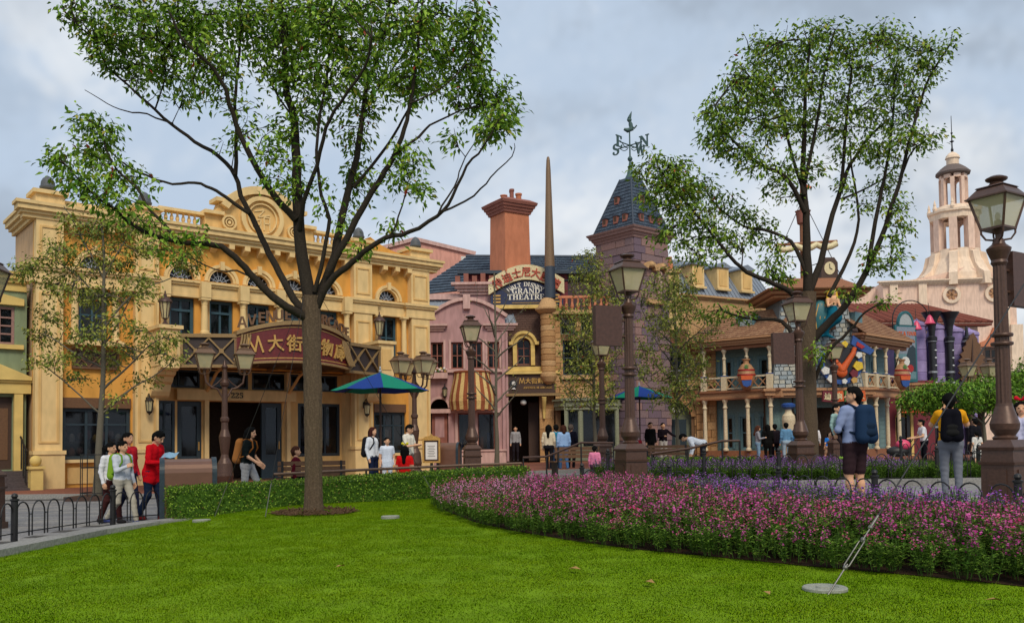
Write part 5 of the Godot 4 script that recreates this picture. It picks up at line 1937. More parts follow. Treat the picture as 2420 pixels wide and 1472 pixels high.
func jug_sign(label: String, at: Vector3, turn: float):
	var o = thing("barrel_sign", label, "sign", at, turn, "painted jug signs on the porch")
	o.scale = Vector3.ONE * 0.8
	var b := MB.new()
	b.lathe([0.0, -0.85, 0.16, -0.84, 0.3, -0.7, 0.45, -0.35, 0.52, 0.0, 0.46, 0.35, 0.3, 0.6, 0.16, 0.7, 0.16, 0.84, 0.24, 0.9, 0.24, 0.96, 0.0, 0.97], 20, 0.55)
	pt(o, "jug", b, mats.porch_wood)
	for k in [[0.25, 0.34], [-0.02, 0.06]]:
		var r := MB.new()
		var r0 = lerpf(0.52, 0.46, k[0] / 0.35) + 0.012
		r.lathe([r0 - 0.02, k[0], r0, k[0], r0, k[1], r0 - 0.02, k[1]], 20, 0.58)
		pt(o, "red_band", r, mats.red_paint)
	var f := MB.new()
	f.prism(PackedVector2Array([Vector2(-0.3, -0.32), Vector2(0.28, -0.3), Vector2(0.22, -0.6), Vector2(0, -0.7), Vector2(-0.2, -0.62)]), 0.2, 0.3)
	pt(o, "painted_boat", f, mats.blue_paint)
	var w := put(o, "painted_character", glyph("street", 0.24, 0.03, 0.02), mats.green_paint)
	w.position = Vector3(-0.12, 0.38, 0.27)
	var p := MB.new()
	p.prism(PackedVector2Array([Vector2(-0.3, -0.28), Vector2(0.3, -0.28), Vector2(0.34, -0.04), Vector2(-0.34, -0.04)]), 0.2, 0.294)
	pt(o, "painted_field", p, mats.orange_paint)
	var h := MB.new()
	h.tube([Vector3(0, 0.95, 0), Vector3(0, 1.1, -0.3), Vector3(0, 0.4, -0.6)], 0.03, 6)
	pt(o, "hanger", h, mats.black_iron)

func porch_house():
	var s = thing("porch_building", "two storey clapboard porch wing with shuttered dormer beside stone arch house", "building", Vector3(12.21, 0.1, -41.0), -40)
	porch_wing(s, -4.0, 0.3, [-3.64, -2.56, -1.4, -0.26], [[-3.2, -2.6], [-2.2, -1.6], [-1.15, -0.42]], 1.0, true)
	var dn := Node3D.new()
	dn.name = "dormer"
	s.add_child(dn, true)
	bx(dn, "dormer_body", mats.clap_teal, -1.95, -1.15, 6.15, 6.75, -1.3, -0.35)
	for j in 5:
		bx(dn, "shutter_slat", mats.pebble_a, -1.85, -1.25, 6.24 + j * 0.09, 6.3 + j * 0.09, -0.35, -0.32)
	bx(dn, "dormer_roof", mats.clap_teal, -2.05, -1.05, 6.75, 6.83, -1.3, -0.25)
	var r = thing("porch_building", "shorter clapboard porch wing beside the red lettered sign board", "building", Vector3(16.146, 0.1, -41.0), 43)
	porch_wing(r, 0.0, 4.6, [0.36, 1.5, 2.7, 3.98], [[0.6, 1.25], [1.75, 2.4], [2.95, 3.6]], 1.2, false)
	bx(r, "dormer", mats.clap_teal, 0.5, 1.2, 6.2, 6.9, -1.3, -0.4)
	bx(r, "tavern_wall", mats.wood_dark, 3.0, 7.5, 5.3, 7.3, -3.2, -3.0)
	for i in 6:
		bx(r, "dark_plank", mats.wood_dark, 3.0, 7.5, 5.34 + i * 0.32, 5.6 + i * 0.32, -3.0, -2.95)
	# pebble-clad tower between the wings
	var t = thing("pebble_tower", "tapering grey pebble stone tower with flared brown roof between porch wings", "tower", Vector3(14.2, 0.1, -41.0), 0)
	var core := MB.new()
	core.frustum(4.3, 3.0, 3.2, 3.0, 2.4, 7.7, 0.0, -1.6)
	pt(t, "core_wall", core, mats.mortar)
	var rg := RandomNumberGenerator.new()
	rg.seed = 77
	var far := MB.new()
	var cnt := 0
	for j in 22:
		var y = 3.3 + j * 0.2
		var k = (y - 3.2) / 4.5
		var hw = lerpf(2.1, 1.46, k)
		var z = lerpf(-0.1, -0.4, k)
		var x = -hw
		while x < hw - 0.05:
			var w = rg.randf_range(0.2, 0.36)
			var e = min(x + w, hw)
			var mb = [mats.pebble_a, mats.pebble_b, mats.pebble_c][rg.randi() % 3]
			if cnt < 296:
				var st = MB.new()
				var q = 0.03
				st.prism(PackedVector2Array([Vector2(x + 0.02 + rg.randf() * q, y + 0.01), Vector2(e - 0.015, y + 0.012 + rg.randf() * q), Vector2(e - 0.015 - rg.randf() * q, y + 0.19), Vector2(x + 0.015, y + 0.185 - rg.randf() * q)]), z - 0.04, z + rg.randf_range(0.02, 0.06))
				pt(t, "pebble_stone", st, mb)
				cnt += 1
			else:
				far.box(x + 0.015, e - 0.015, y + 0.01, y + 0.19, z - 0.04, z + 0.04)
			x = e
	if far.v.size() > 0:
		pt(t, "upper_pebbles", far, mats.pebble_a).set_meta("kind", "stuff")
	moulding(t, "tower_floor_band", mats.porch_wood, -2.1, 2.2, 2.86, -0.3, [[0.1, 0.3], [0.2, 0.4], [0.12, 0.5]])
	var gr := MB.new()
	gr.wall(-2.2, 2.2, -0.3, 2.9, -1.0, -0.8, [[-0.3, 1.5, -0.3, 2.4], [-1.5, -0.7, 0.5, 2.2]])
	pt(t, "ground_wall", gr, mats.clap_blue)
	room(t, -2.2, 2.2, -0.3, 2.9, -3.2, -1.01)
	for x in [-0.42, 1.5]:
		bx(t, "entrance_post", mats.maroon, x, x + 0.14, -0.3, 2.6, -0.8, -0.6)
	window(t, -1.5, -0.7, 0.5, 2.2, -0.9, mats.clap_teal, 2, 2, 0.07, mats.shop_glass)
	# flared roof
	var rf := MB.new()
	rf.t.origin = Vector3(0.1, 0, -1.6)
	rf.frustum(3.4, 2.8, 7.45, 4.4, 3.6, 7.62)
	rf.frustum(4.4, 3.6, 7.62, 4.7, 3.9, 7.78)
	rf.frustum(4.5, 3.7, 7.78, 4.3, 3.5, 7.92)
	rf.frustum(4.3, 3.5, 7.92, 2.4, 2.0, 8.5)
	pt(t, "flared_roof", rf, mats.porch_dark)
	for k in 3:
		var bd := MB.new()
		bd.t.origin = Vector3(0.1, 0, -1.6)
		bd.frustum(4.5 - 0.3 * (1 - k), 3.72 - 0.3 * (1 - k), 7.5 + 0.16 * k, 4.62 - 0.3 * (1 - k), 3.84 - 0.3 * (1 - k), 7.56 + 0.16 * k)
		pt(t, "roof_board", bd, mats.porch_wood)
	# ship on the roof: mast, crow's nest, yard with furled sail, clock box
	var sh = thing("ship_mast", "wooden ship mast with crow's nest and furled sail on the pebble tower", "mast", Vector3(14.15, 8.4, -42.4), 0)
	turned(sh, "mast_pole", 0, 0, [0.2, 0.0, 0.17, 3.5, 0.1, 5.0, 0.0, 5.02], mats.porch_dark, 12)
	turned(sh, "crows_nest", 0, 0, [0.14, 2.9, 0.28, 3.0, 0.34, 3.55, 0.38, 3.6, 0.32, 3.62, 0.26, 3.1, 0.0, 3.08], mats.terracotta_dark, 14)
	var yd := MB.new()
	yd.tube([Vector3(-1.5, 1.9, 0.3), Vector3(1.5, 2.05, 0.3)], 0.07, 8)
	pt(sh, "yard", yd, mats.porch_dark)
	var sl := MB.new()
	var ps = []
	for i in 13:
		var q = i / 12.0
		ps.append(Vector3(-1.45 + 2.9 * q, 1.78 + 0.15 * q - 0.16 * abs(sin(q * PI * 3)), 0.36))
	sl.tube(ps, 0.15, 8)
	pt(sh, "furled_sail", sl, mats.sign_ivory)
	var fl := MB.new()
	fl.prism(PackedVector2Array([Vector2(0, 4.6), Vector2(0.5, 4.75), Vector2(0.1, 4.95)]), -0.02, 0.02)
	pt(sh, "pennant", fl, mats.orange_paint)
	for x in [-1.9, 1.9]:
		var rp := MB.new()
		rp.tube([Vector3(x, 0.1, 0), Vector3(0, 4.2, 0)], 0.018, 5)
		pt(sh, "rigging", rp, mats.black_iron)
	var ck = thing("roof_clock", "dark wooden clock case with pale dial standing on the flared roof", "clock", Vector3(15.2, 8.45, -42.2), 0)
	ck.scale = Vector3.ONE * 0.8
	var cb := MB.new()
	cb.prism(PackedVector2Array([Vector2(-0.5, 0), Vector2(0.5, 0), Vector2(0.5, 1.2), Vector2(0.3, 1.5), Vector2(-0.3, 1.5), Vector2(-0.5, 1.2)]), -0.3, 0.3)
	pt(ck, "clock_case", cb, mats.wood_dark)
	var dl := MB.new()
	dl.arch(0, 0.85, 0.0, 0.32, 0.3, 0.34, 0, TAU, 20, 1.2)
	pt(ck, "clock_dial", dl, mats.sign_ivory)
	var hn := MB.new()
	hn.bar(Vector3(0, 0.85, 0.36), Vector3(0, 1.12, 0.36), 0.03)
	hn.bar(Vector3(0, 0.85, 0.36), Vector3(0.15, 0.78, 0.36), 0.03)
	pt(ck, "clock_hands", hn, mats.ebony)
	# round sign in front of the tower, kept abstract
	var sg = thing("round_sign", "round painted sign with orange horns and colourful shapes on pebble tower", "sign", Vector3(15.15, 4.5, -40.75), 0)
	var disc := MB.new()
	disc.arch(0, 0, 0.0, 0.78, -0.1, 0.06, 0, TAU, 28)
	pt(sg, "disc", disc, mats.ebony)
	var rim := MB.new()
	rim.arch(0, 0, 0.78, 0.98, -0.12, 0.1, PI * 0.75, PI * 2.2, 28)
	pt(sg, "blue_rim", rim, mats.blue_paint)
	for k in [-1, 1]:
		var hnn := MB.new()
		hnn.tube([Vector3(0, -0.35, 0.12), Vector3(0.25 * k, 0.0, 0.14), Vector3(0.55 * k, 0.45, 0.14), Vector3(0.62 * k, 0.7, 0.14)], [0.2, 0.14, 0.12, 0.1], 8)
		pt(sg, "orange_horn", hnn, mats.orange_paint)
	var cen := MB.new()
	cen.ellipsoid(Vector3(0, -0.42, 0.14), Vector3(0.26, 0.26, 0.14), 12, 8)
	pt(sg, "orange_boss", cen, mats.orange_paint)
	for k in [[-0.75, -0.35, "white_paint", 0.2], [-0.5, -0.72, "white_paint", 0.2], [0.1, -0.85, "white_paint", 0.13], [0.55, -0.5, "maroon", 0.2], [0.75, -0.15, "yellow_paint", 0.24], [0.55, -0.8, "gold", 0.16], [0.8, 0.35, "white_paint", 0.16], [-0.2, 0.75, "green_paint", 0.18], [0.15, 0.85, "yellow_paint", 0.16]]:
		var st := MB.new()
		var pl := PackedVector2Array()
		for i in 10:
			var a = TAU * i / 10 + k[0]
			var rr = k[3] * (1.0 if i % 2 == 0 else 0.8)
			pl.append(Vector2(k[0] + cos(a) * rr, k[1] + sin(a) * rr))
		st.prism(pl, 0.06, 0.2)
		pt(sg, "painted_shape", st, mats[k[2]])
	var wing := MB.new()
	wing.prism(PackedVector2Array([Vector2(0.55, 1.25), Vector2(0.95, 0.95), Vector2(1.5, 0.55), Vector2(1.3, 0.35), Vector2(0.8, 0.6), Vector2(0.45, 0.85)]), 0.0, 0.2)
	pt(sg, "blue_plume", wing, mats.blue_paint)
	var wing2 := MB.new()
	wing2.prism(PackedVector2Array([Vector2(0.7, 0.95), Vector2(1.05, 0.72), Vector2(0.9, 0.62), Vector2(0.65, 0.78)]), 0.2, 0.26)
	pt(sg, "red_plume", wing2, mats.red_paint)
	mermaid()
	# row of block signs over the door
	for i in 4:
		var o = thing("block_sign", ["red lettered block sign under the round painted sign, next to the trunk", "orange block sign second in the row over the dark doorway", "green block sign third in the row over the dark doorway", "orange block sign at the end of the row over the dark doorway"][i], "sign", Vector3(14.35 + i * 0.5, 2.95, -40.35), 0, "block signs over the doorway")
		o.rotation_degrees.z = [-4, 5, -3, 4][i]
		bx(o, "block", [mats.maroon, mats.orange_paint, mats.green_paint, mats.orange_paint][i], -0.22, 0.22, -0.24, 0.24, -0.08, 0.08)
		var g = put(o, "character", glyph(["di", "buy", "street", "big"][i], 0.3, 0.04, 0.02), mats.sign_ivory if i != 2 else mats.yellow_paint)
		g.position = Vector3(-0.15, -0.15, 0.08)
		var h := MB.new()
		h.tube([Vector3(0, 0.24, 0), Vector3(0, 0.4, -0.05)], 0.015, 5)
		pt(o, "hanger", h, mats.black_iron)
	jug_sign("brown painted jug sign hung on porch posts behind the crowd", Vector3(11.0, 4.05, -41.5), -10)
	jug_sign("brown painted jug sign with green character beside blue poster board", Vector3(18.35, 3.95, -41.6), 15)
	# white pillar with blue capital
	var p = thing("carved_post", "fat cream carved post with blue cap before the porch", "post", Vector3(12.65, 0.0, -40.6), 0)
	turned(p, "post_shaft", 0, 0, [0.2, 0.0, 0.22, 0.3, 0.18, 0.5, 0.16, 0.9, 0.24, 1.4, 0.3, 1.9, 0.28, 2.1, 0.16, 2.25, 0.13, 2.4], mats.porch_white, 16)
	turned(p, "blue_cap", 0, 0, [0.13, 2.4, 0.3, 2.5, 0.32, 2.62, 0.2, 2.68, 0.0, 2.7], mats.blue_paint, 16)

func mermaid():
	var m = thing("mermaid_figurehead", "carved mermaid figurehead with yellow hair and sea green tail on tower", "figurehead", Vector3(14.85, 6.7, -41.1), 0)
	var sk = lin(226, 176, 138)
	var hr = lin(232, 190, 70)
	var tl = lin(26, 96, 118)
	var bn = [
		[Vector3(0, 0.35, 0.3), Vector3(0, 0.75, 0.4), 0.17, 0.19, sk],
		[Vector3(-0.2, 0.72, 0.4), Vector3(0.2, 0.72, 0.4), 0.09, 0.09, sk],
		[Vector3(0, 0.85, 0.42), Vector3(0, 0.95, 0.44), 0.07, 0.07, sk],
		[Vector3(0, 1.08, 0.46), Vector3(0, 1.02, 0.5), 0.14, 0.11, sk],
		[Vector3(0, 1.16, 0.4), Vector3(0, 1.05, 0.36), 0.16, 0.16, hr],
		[Vector3(-0.13, 1.05, 0.36), Vector3(-0.26, 0.6, 0.36), 0.11, 0.06, hr],
		[Vector3(0.13, 1.05, 0.36), Vector3(0.24, 0.62, 0.34), 0.11, 0.06, hr],
		[Vector3(-0.24, 0.7, 0.4), Vector3(-0.27, 0.42, 0.55), 0.07, 0.055, sk],
		[Vector3(-0.27, 0.42, 0.55), Vector3(-0.02, 0.55, 0.66), 0.05, 0.045, sk],
		[Vector3(0.24, 0.7, 0.4), Vector3(0.27, 0.42, 0.52), 0.07, 0.055, sk],
		[Vector3(0.27, 0.42, 0.52), Vector3(0.3, 0.12, 0.5), 0.05, 0.05, sk],
		[Vector3(0, 0.3, 0.32), Vector3(0.05, -0.1, 0.42), 0.22, 0.33, tl],
		[Vector3(0.05, -0.1, 0.42), Vector3(-0.35, -0.5, 0.35), 0.33, 0.22, tl],
		[Vector3(-0.35, -0.5, 0.35), Vector3(-0.3, -0.85, 0.25), 0.2, 0.12, tl],
		[Vector3(-0.3, -0.85, 0.25), Vector3(0.1, -1.05, 0.25), 0.1, 0.04, tl],
		[Vector3(-0.3, -0.85, 0.25), Vector3(-0.65, -0.95, 0.25), 0.1, 0.04, tl]]
	put(m, "body", blob(bn, 0.035, 0.05), mats.vcol)
	var sc := MB.new()
	sc.ellipsoid(Vector3(-0.45, -0.1, 0.1), Vector3(0.5, 0.85, 0.25), 16, 12)
	pt(m, "shell", sc, mats.sea_green)
	var g := MB.new()
	for k in 3:
		g.tube([Vector3(-0.7 + 0.18 * k, -0.7, 0.22), Vector3(-0.8 + 0.22 * k, -0.1, 0.32), Vector3(-0.6 + 0.15 * k, 0.55, 0.24)], 0.03, 6)
	pt(m, "gilt_rib", g, mats.gold)
	var bk := MB.new()
	bk.box(-0.2, 0.2, -0.6, 0.8, -0.3, 0.15)
	pt(m, "mounting", bk, mats.porch_dark)
	for k in [-0.42, 0.4]:
		var fl := MB.new()
		fl.ellipsoid(Vector3(k, 1.2, 0.2), Vector3(0.16, 0.14, 0.12), 10, 8)
		pt(m, "carved_rose", fl, mats.orange_paint)

func right_buildings():
	# comic sign and its shop front
	var c = thing("sign_board", "red board with yellow letters hung at the end of the porch", "sign", Vector3(20.55, 2.72, -45.4), 0)
	bx(c, "board", mats.red_paint, -0.62, 0.55, -0.36, 0.36, -0.08, 0.08)
	var fr := MB.new()
	for q in [[-0.66, 0.59, 0.36, 0.42], [-0.66, 0.59, -0.42, -0.36]]:
		fr.box(q[0], q[1], q[2], q[3], -0.1, 0.12)
	pt(c, "board_frame", fr, mats.orange_paint)
	words(c, "sign_words", "COMICS", mats.yellow_paint, Vector3(-0.02, 0.0, 0.1), 0.36, 0.04, false, true, 0.0, 0.8)
	bx(c, "bracket", mats.black_iron, -0.05, 0.05, 0.42, 0.6, -0.4, 0.04)
	var shop = thing("comic_shop", "narrow maroon shop front with cream cornice below violet columns", "building", Vector3(19.6, 0.1, -46.2), 0)
	var w := MB.new()
	w.wall(-0.2, 2.4, -0.3, 3.9, -0.4, 0.0, [[0.35, 1.1, 0.1, 2.1]])
	pt(shop, "wall", w, mats.maroon)
	room(shop, -0.2, 2.4, -0.3, 3.9, -1.4, -0.42)
	window(shop, 0.35, 1.1, 0.1, 2.1, -0.2, mats.pale_yellow, 1, 1, 0.09, mats.shop_glass)
	bx(shop, "door_post", mats.pale_yellow, 1.1, 1.24, -0.3, 2.3, 0.0, 0.1)
	moulding(shop, "cornice", mats.porch_wood, -0.2, 2.4, 3.3, 0.0, [[0.2, 0.2], [0.14, 0.34], [0.1, 0.46]])
	# poster board
	var p = thing("poster_board", "tall blue poster board in sea green frame with rounded top emblem", "sign", Vector3(20.4, 5.45, -45.7), 18)
	bx(p, "panel", mats.sea_green, -0.68, 0.68, -1.55, 1.4, -0.1, 0.0)
	bx(p, "poster_sky", mats.zinc, -0.58, 0.58, -0.1, 1.3, 0.0, 0.02)
	bx(p, "poster_sea", mats.clap_teal, -0.58, 0.58, -1.4, -0.1, 0.0, 0.018)
	words(p, "poster_words", "ART & TOUR", mats.orange_paint, Vector3(0, 0.95, 0.03), 0.2, 0.02, false, true, 0.0, 0.8)
	bx(p, "poster_line", mats.blue_paint, -0.5, 0.5, 0.62, 0.67, 0.02, 0.03)
	var isl := MB.new()
	isl.prism(PackedVector2Array([Vector2(0.05, -0.9), Vector2(0.56, -1.0), Vector2(0.56, 0.2), Vector2(0.4, 0.35), Vector2(0.15, 0.2), Vector2(0.0, -0.2)]), 0.02, 0.04)
	pt(p, "poster_hill", isl, mats.teal_dark)
	for q in [[-0.1, -0.5, "white_paint", 0.26], [0.2, -0.85, "red_paint", 0.2], [0.0, -1.1, "white_paint", 0.18]]:
		var e := MB.new()
		e.arch(q[0], q[1], 0.0, q[3], 0.04, 0.06 + 0.01 * q[3], 0, TAU, 9)
		pt(p, "poster_shape", e, mats[q[2]])
	var em := MB.new()
	em.arch(0, 1.4, 0.0, 0.42, -0.08, 0.02, 0, PI, 16, 1.5)
	pt(p, "top_emblem", em, mats.pebble_a)
	var er := MB.new()
	er.arch(0, 1.4, 0.42, 0.5, -0.1, 0.06, 0, PI, 16, 1.45)
	pt(p, "emblem_rim", er, mats.sea_green)
	bx(p, "post", mats.black_iron, -0.1, 0.1, -5.4, -1.55, -0.12, 0.0)
	# hanging bell lamps on an arched iron bracket
	var br = thing("bell_lamp_bracket", "arched black iron bracket with two pink bell lamps above poster board", "lamp", Vector3(20.9, 6.0, -46.2), 0)
	var bb := MB.new()
	var ps = []
	for i in 12:
		var a = PI * i / 11
		ps.append(Vector3(-cos(a) * 0.95, 1.2 + sin(a) * 1.0, 0))
	ps.push_front(Vector3(-0.95, -0.2, 0))
	bb.tube(ps, 0.03, 6)
	pt(br, "iron_arch", bb, mats.black_iron)
	for q in [[0.25, 0.95], [0.95, 1.25]]:
		var l := MB.new()
		l.t.origin = Vector3(q[0], q[1], 0.1)
		l.lathe([0.28, -0.3, 0.22, -0.2, 0.12, 0.05, 0.05, 0.15, 0.0, 0.16], 12)
		pt(br, "bell_shade", l, mats.ceramic_pink)
		var r := MB.new()
		r.tube([Vector3(q[0], q[1] + 0.15, 0.1), Vector3(q[0], q[1] + 0.8, 0.0)], 0.015, 5)
		pt(br, "drop_rod", r, mats.black_iron)
	# violet column building with clarinet pillars
	var v = thing("violet_hall", "violet stone music hall with fat ringed columns", "building", Vector3(20.9, 0.1, -47.4), 12)
	bx(v, "wall", mats.violet_b, 0.0, 5.0, -0.3, 6.6, -2.0, -0.5)
	var cx = [0.75, 1.95, 3.0, 3.95]
	for i in 4:
		for j in 11:
			var d := MB.new()
			d.lathe([0.0, 0, 0.44, 0.0, 0.46, 0.02, 0.46, 0.585, 0.44, 0.605, 0.0, 0.605], 16)
			var o = pt(v, "column_drum", d, mats.violet if (i + j) % 2 else mats.violet_b)
			o.position = Vector3(cx[i], 0.1 + j * 0.61 - 0.15 * i, 0.3)
		var cp := MB.new()
		cp.t.origin = Vector3(cx[i], 6.8 - 0.15 * i, 0.3)
		cp.lathe([0.46, 0.0, 0.52, 0.06, 0.5, 0.2, 0.3, 0.3, 0.1, 0.4, 0.0, 0.5], 14)
		pt(v, "column_cap", cp, mats.violet)
	for i in 3:
		var q = thing("clarinet_prop", ["giant black clarinet upright beside the widest violet column", "giant black clarinet upright between two narrower violet columns", "giant black clarinet upright next to the brown leaf sculpture"][i], "sculpture", Vector3(22.28 + i * 1.02, 0.1, -46.8 - i * 0.2), 0, "giant clarinets")
		var b := MB.new()
		b.lathe([0.2, 0.0, 0.2, 5.9, 0.24, 6.0, 0.26, 6.2, 0.14, 6.3, 0.2, 6.8, 0.32, 7.2, 0.5, 7.5, 0.52, 7.55, 0.46, 7.5, 0.1, 6.9] if i < 2 else [0.2, 0, 0.2, 6.2, 0.1, 6.3, 0.06, 6.8, 0, 6.82], 14)
		pt(q, "clarinet_body", b, mats.ebony)
		for y in [1.4, 2.6, 4.3, 5.95]:
			var r := MB.new()
			r.lathe([0.2, y, 0.24, y + 0.02, 0.24, y + 0.1, 0.2, y + 0.12], 14)
			pt(q, "silver_ring", r, mats.silver)
		for y in [1.8, 2.2, 3.0, 3.4, 3.8, 4.7, 5.1, 5.5]:
			var e := MB.new()
			e.ellipsoid(Vector3(0.08, y, 0.2), Vector3(0.09, 0.06, 0.05), 8, 5)
			pt(q, "silver_key", e, mats.silver)
	var lf = thing("leaf_sculpture", "tall ragged brown leaf sculpture before the pink tower", "sculpture", Vector3(24.1, 4.9, -46.6), 0)
	var lb := MB.new()
	var lp := PackedVector2Array()
	var rg := RandomNumberGenerator.new()
	rg.seed = 3
	for i in 22:
		var q = i / 21.0
		lp.append(Vector2(0.62 * sin(q * PI) * (0.85 + 0.3 * (i % 2)) + 0.25 * q, -1.8 + 3.4 * (1 - q) if false else -1.8 + 3.4 * q))
	for i in range(1, 21):
		var q = 1.0 - i / 21.0
		lp.append(Vector2(-0.55 * sin(q * PI) * (0.85 + 0.3 * (i % 2)) + 0.25 * q - 0.1, -1.8 + 3.4 * q))
	lb.prism(lp, -0.08, 0.08)
	pt(lf, "blade", lb, mats.wood_brown)
	var ls := MB.new()
	ls.tube([Vector3(0, -5.0, 0), Vector3(0, -1.8, 0), Vector3(0.1, 0, 0.1), Vector3(0.2, 1.5, 0.05)], [0.12, 0.1, 0.06, 0.02], 8)
	pt(lf, "stem", ls, mats.wood_dark)
	# pink tower hall far behind
	var t = thing("pink_tower_hall", "far salmon pink hall with tiered bell tower, finial and flared buttresses", "building", Vector3(40.9, 0.0, -80.0), -8)
	var A = mats.carthay
	var Bc = mats.carthay_light
	bx(t, "tower_block", A, -6.8, 4.6, 0, 15.2, -8, 0)
	var par := MB.new()
	var pl := PackedVector2Array([Vector2(-6.8, 15.2)])
	pl.append(Vector2(4.6, 15.2))
	for i in 25:
		var q = i / 24.0
		pl.append(Vector2(4.6 - 11.4 * q, 15.3 + 1.2 * pow(clampf(1.0 - abs(q - 0.36) / 0.64, 0.0, 1.0), 2.0)))
	par.prism(pl, -7.8, -0.2)
	pt(t, "scalloped_parapet", par, A)
	bx(t, "side_hall", A, -16, -6.8, 0, 15.0, -12, -2.0)
	for i in 2:
		var m := MB.new()
		m.arch(-0.9 + i * 3.6, 13.9, 0.5, 0.78, -0.1, 0.2, 0, TAU, 18)
		pt(t, "medallion_ring", m, Bc)
		var st := MB.new()
		for kk in 6:
			var a = TAU * kk / 6
			st.bar(Vector3(-0.9 + i * 3.6, 13.9, 0.02), Vector3(-0.9 + i * 3.6 + cos(a) * 0.5, 13.9 + sin(a) * 0.5, 0.02), 0.2)
		pt(t, "medallion_star", st, mats.porch_wood)
	for x in [-5.9, -3.4, 3.6]:
		bx(t, "block_pilaster", Bc, x - 0.35, x + 0.35, 0, 15.2, 0.0, 0.25)
	moulding(t, "block_cornice", Bc, -6.8, 4.6, 14.9, 0.0, [[0.15, 0.15], [0.15, 0.35], [0.12, 0.5]])
	# flared buttress base of the tower
	var fb := MB.new()
	fb.t.origin = Vector3(0.6, 0, -3.0)
	fb.lathe([3.3, 15.0, 3.1, 16.0, 2.7, 16.8, 2.35, 17.5, 2.2, 18.2, 2.2, 18.4], 8)
	pt(t, "flared_base", fb, Bc)
	for k in 8:
		var a = TAU * (k + 0.5) / 8
		var bt := MB.new()
		bt.t = Transform3D(Basis(Vector3.UP, a), Vector3(0.6, 0, -3.0))
		bt.prism(PackedVector2Array([Vector2(1.8, 14.8), Vector2(3.9, 14.8), Vector2(3.8, 15.9), Vector2(3.2, 16.3), Vector2(2.8, 16.9), Vector2(2.55, 18.0), Vector2(1.8, 18.3)]), -0.35, 0.35)
		pt(t, "buttress", bt, Bc)
	# arcaded tier: piers, open arches, entablature
	var tier = func(r, y0, y1, pr, n, nm, mt):
		for k in n:
			var a = TAU * (k + 0.5) / n
			var q := MB.new()
			q.t = Transform3D(Basis(Vector3.UP, a), Vector3(0.6, 0, -3.0))
			q.box(r - pr, r + pr * 0.7, y0, y1, -pr, pr)
			pt(t, nm, q, mt)
		var e := MB.new()
		e.t.origin = Vector3(0.6, 0, -3.0)
		e.t.basis = Basis(Vector3.UP, PI / n)
		for k in n:
			var a0 = TAU * k / n
			var a1 = TAU * (k + 1) / n
			var P = Vector3(cos(a0) * r, 0, sin(a0) * r)
			var Q = Vector3(cos(a1) * r, 0, sin(a1) * r)
			var dd = (Q - P)
			var L = dd.length()
			var keep = e.t
			e.t = e.t * Transform3D(Basis(dd / L, Vector3.UP, (dd / L).cross(Vector3.UP)), P)
			var hw2 = L * 0.5 - pr * 0.9
			var ytop = y1 + 0.3
			e.wall(pr * 0.8, L - pr * 0.8, y1 - hw2 - 0.3, ytop, -0.15, 0.15, [[L / 2 - hw2, L / 2 + hw2, y1 - hw2 - 0.4, y1 - 0.05, true]])
			e.t = keep
		pt(t, nm + "_arches", e, mt)
	tier.call(1.85, 18.3, 21.3, 0.34, 8, "tier_pier", A)
	var en := MB.new()
	en.t.origin = Vector3(0.6, 0, -3.0)
	en.lathe([1.85, 21.2, 2.25, 21.3, 2.25, 21.8, 2.45, 21.9, 2.45, 22.1, 1.9, 22.3, 1.6, 22.6, 1.0, 22.6], 8)
	pt(t, "tier_entablature", en, Bc)
	for k in 8:
		var a = TAU * (k + 0.5) / 8
		var f := MB.new()
		f.t.origin = Vector3(0.6 + cos(a) * 2.15, 22.1, -3.0 + sin(a) * 2.15)
		f.lathe([0.16, 0, 0.22, 0.2, 0.12, 0.5, 0.14, 0.6, 0.0, 1.1], 8)
		pt(t, "tier_finial", f, Bc)
	tier.call(1.12, 22.5, 25.3, 0.17, 8, "belfry_pier", A)
	var rf := MB.new()
	rf.t.origin = Vector3(0.6, 0, -3.0)
	rf.lathe([1.1, 25.6, 1.5, 25.7, 1.55, 25.85, 1.1, 26.3, 0.7, 26.6, 0.6, 26.6], 12)
	pt(t, "belfry_roof", rf, mats.grey_stone)
	var cu := MB.new()
	cu.t.origin = Vector3(0.6, 0, -3.0)
	cu.lathe([0.55, 26.6, 0.55, 27.2, 0.66, 27.25, 0.58, 27.5, 0.35, 27.75, 0.1, 27.9], 12)
	pt(t, "cupola", cu, Bc)
	var sp := MB.new()
	sp.t.origin = Vector3(0.6, 0, -3.0)
	sp.lathe([0.1, 27.9, 0.14, 28.1, 0.07, 28.3, 0.06, 28.8, 0.22, 28.9, 0.06, 29.0, 0.05, 29.6, 0.12, 29.7, 0.04, 29.8, 0.03, 31.3, 0.0, 31.4], 8)
	pt(t, "finial_rod", sp, mats.black_iron)
	# ornate window on the tower block
	var wd := window(t, 1.6, 3.4, 6.4, 9.0, 0.05, mats.wood_dark, 3, 3, 0.2)
	var hd := MB.new()
	hd.prism(PackedVector2Array([Vector2(1.2, 9.1), Vector2(3.8, 9.1), Vector2(3.6, 9.5), Vector2(3.1, 9.7), Vector2(2.7, 10.3), Vector2(2.5, 10.8), Vector2(2.3, 10.3), Vector2(1.9, 9.7), Vector2(1.4, 9.5)]), 0, 0.3)
	pt(t, "window_crest", hd, mats.terracotta)
	for x in [4.4, -2.4]:
		bx(t, "corner_pier", Bc, x - 0.5, x + 0.5, 0, 11.0, 0.0, 0.5)
	# red tiled roof in front of it
	var rr = thing("tiled_hall", "low pink hall with red barrel tile roof behind the porch wing", "building", Vector3(22.5, 0.1, -54.0), 6)
	bx(rr, "wall", mats.carthay, -2.0, 6.4, 0.0, 7.9, -4.0, 0.0)
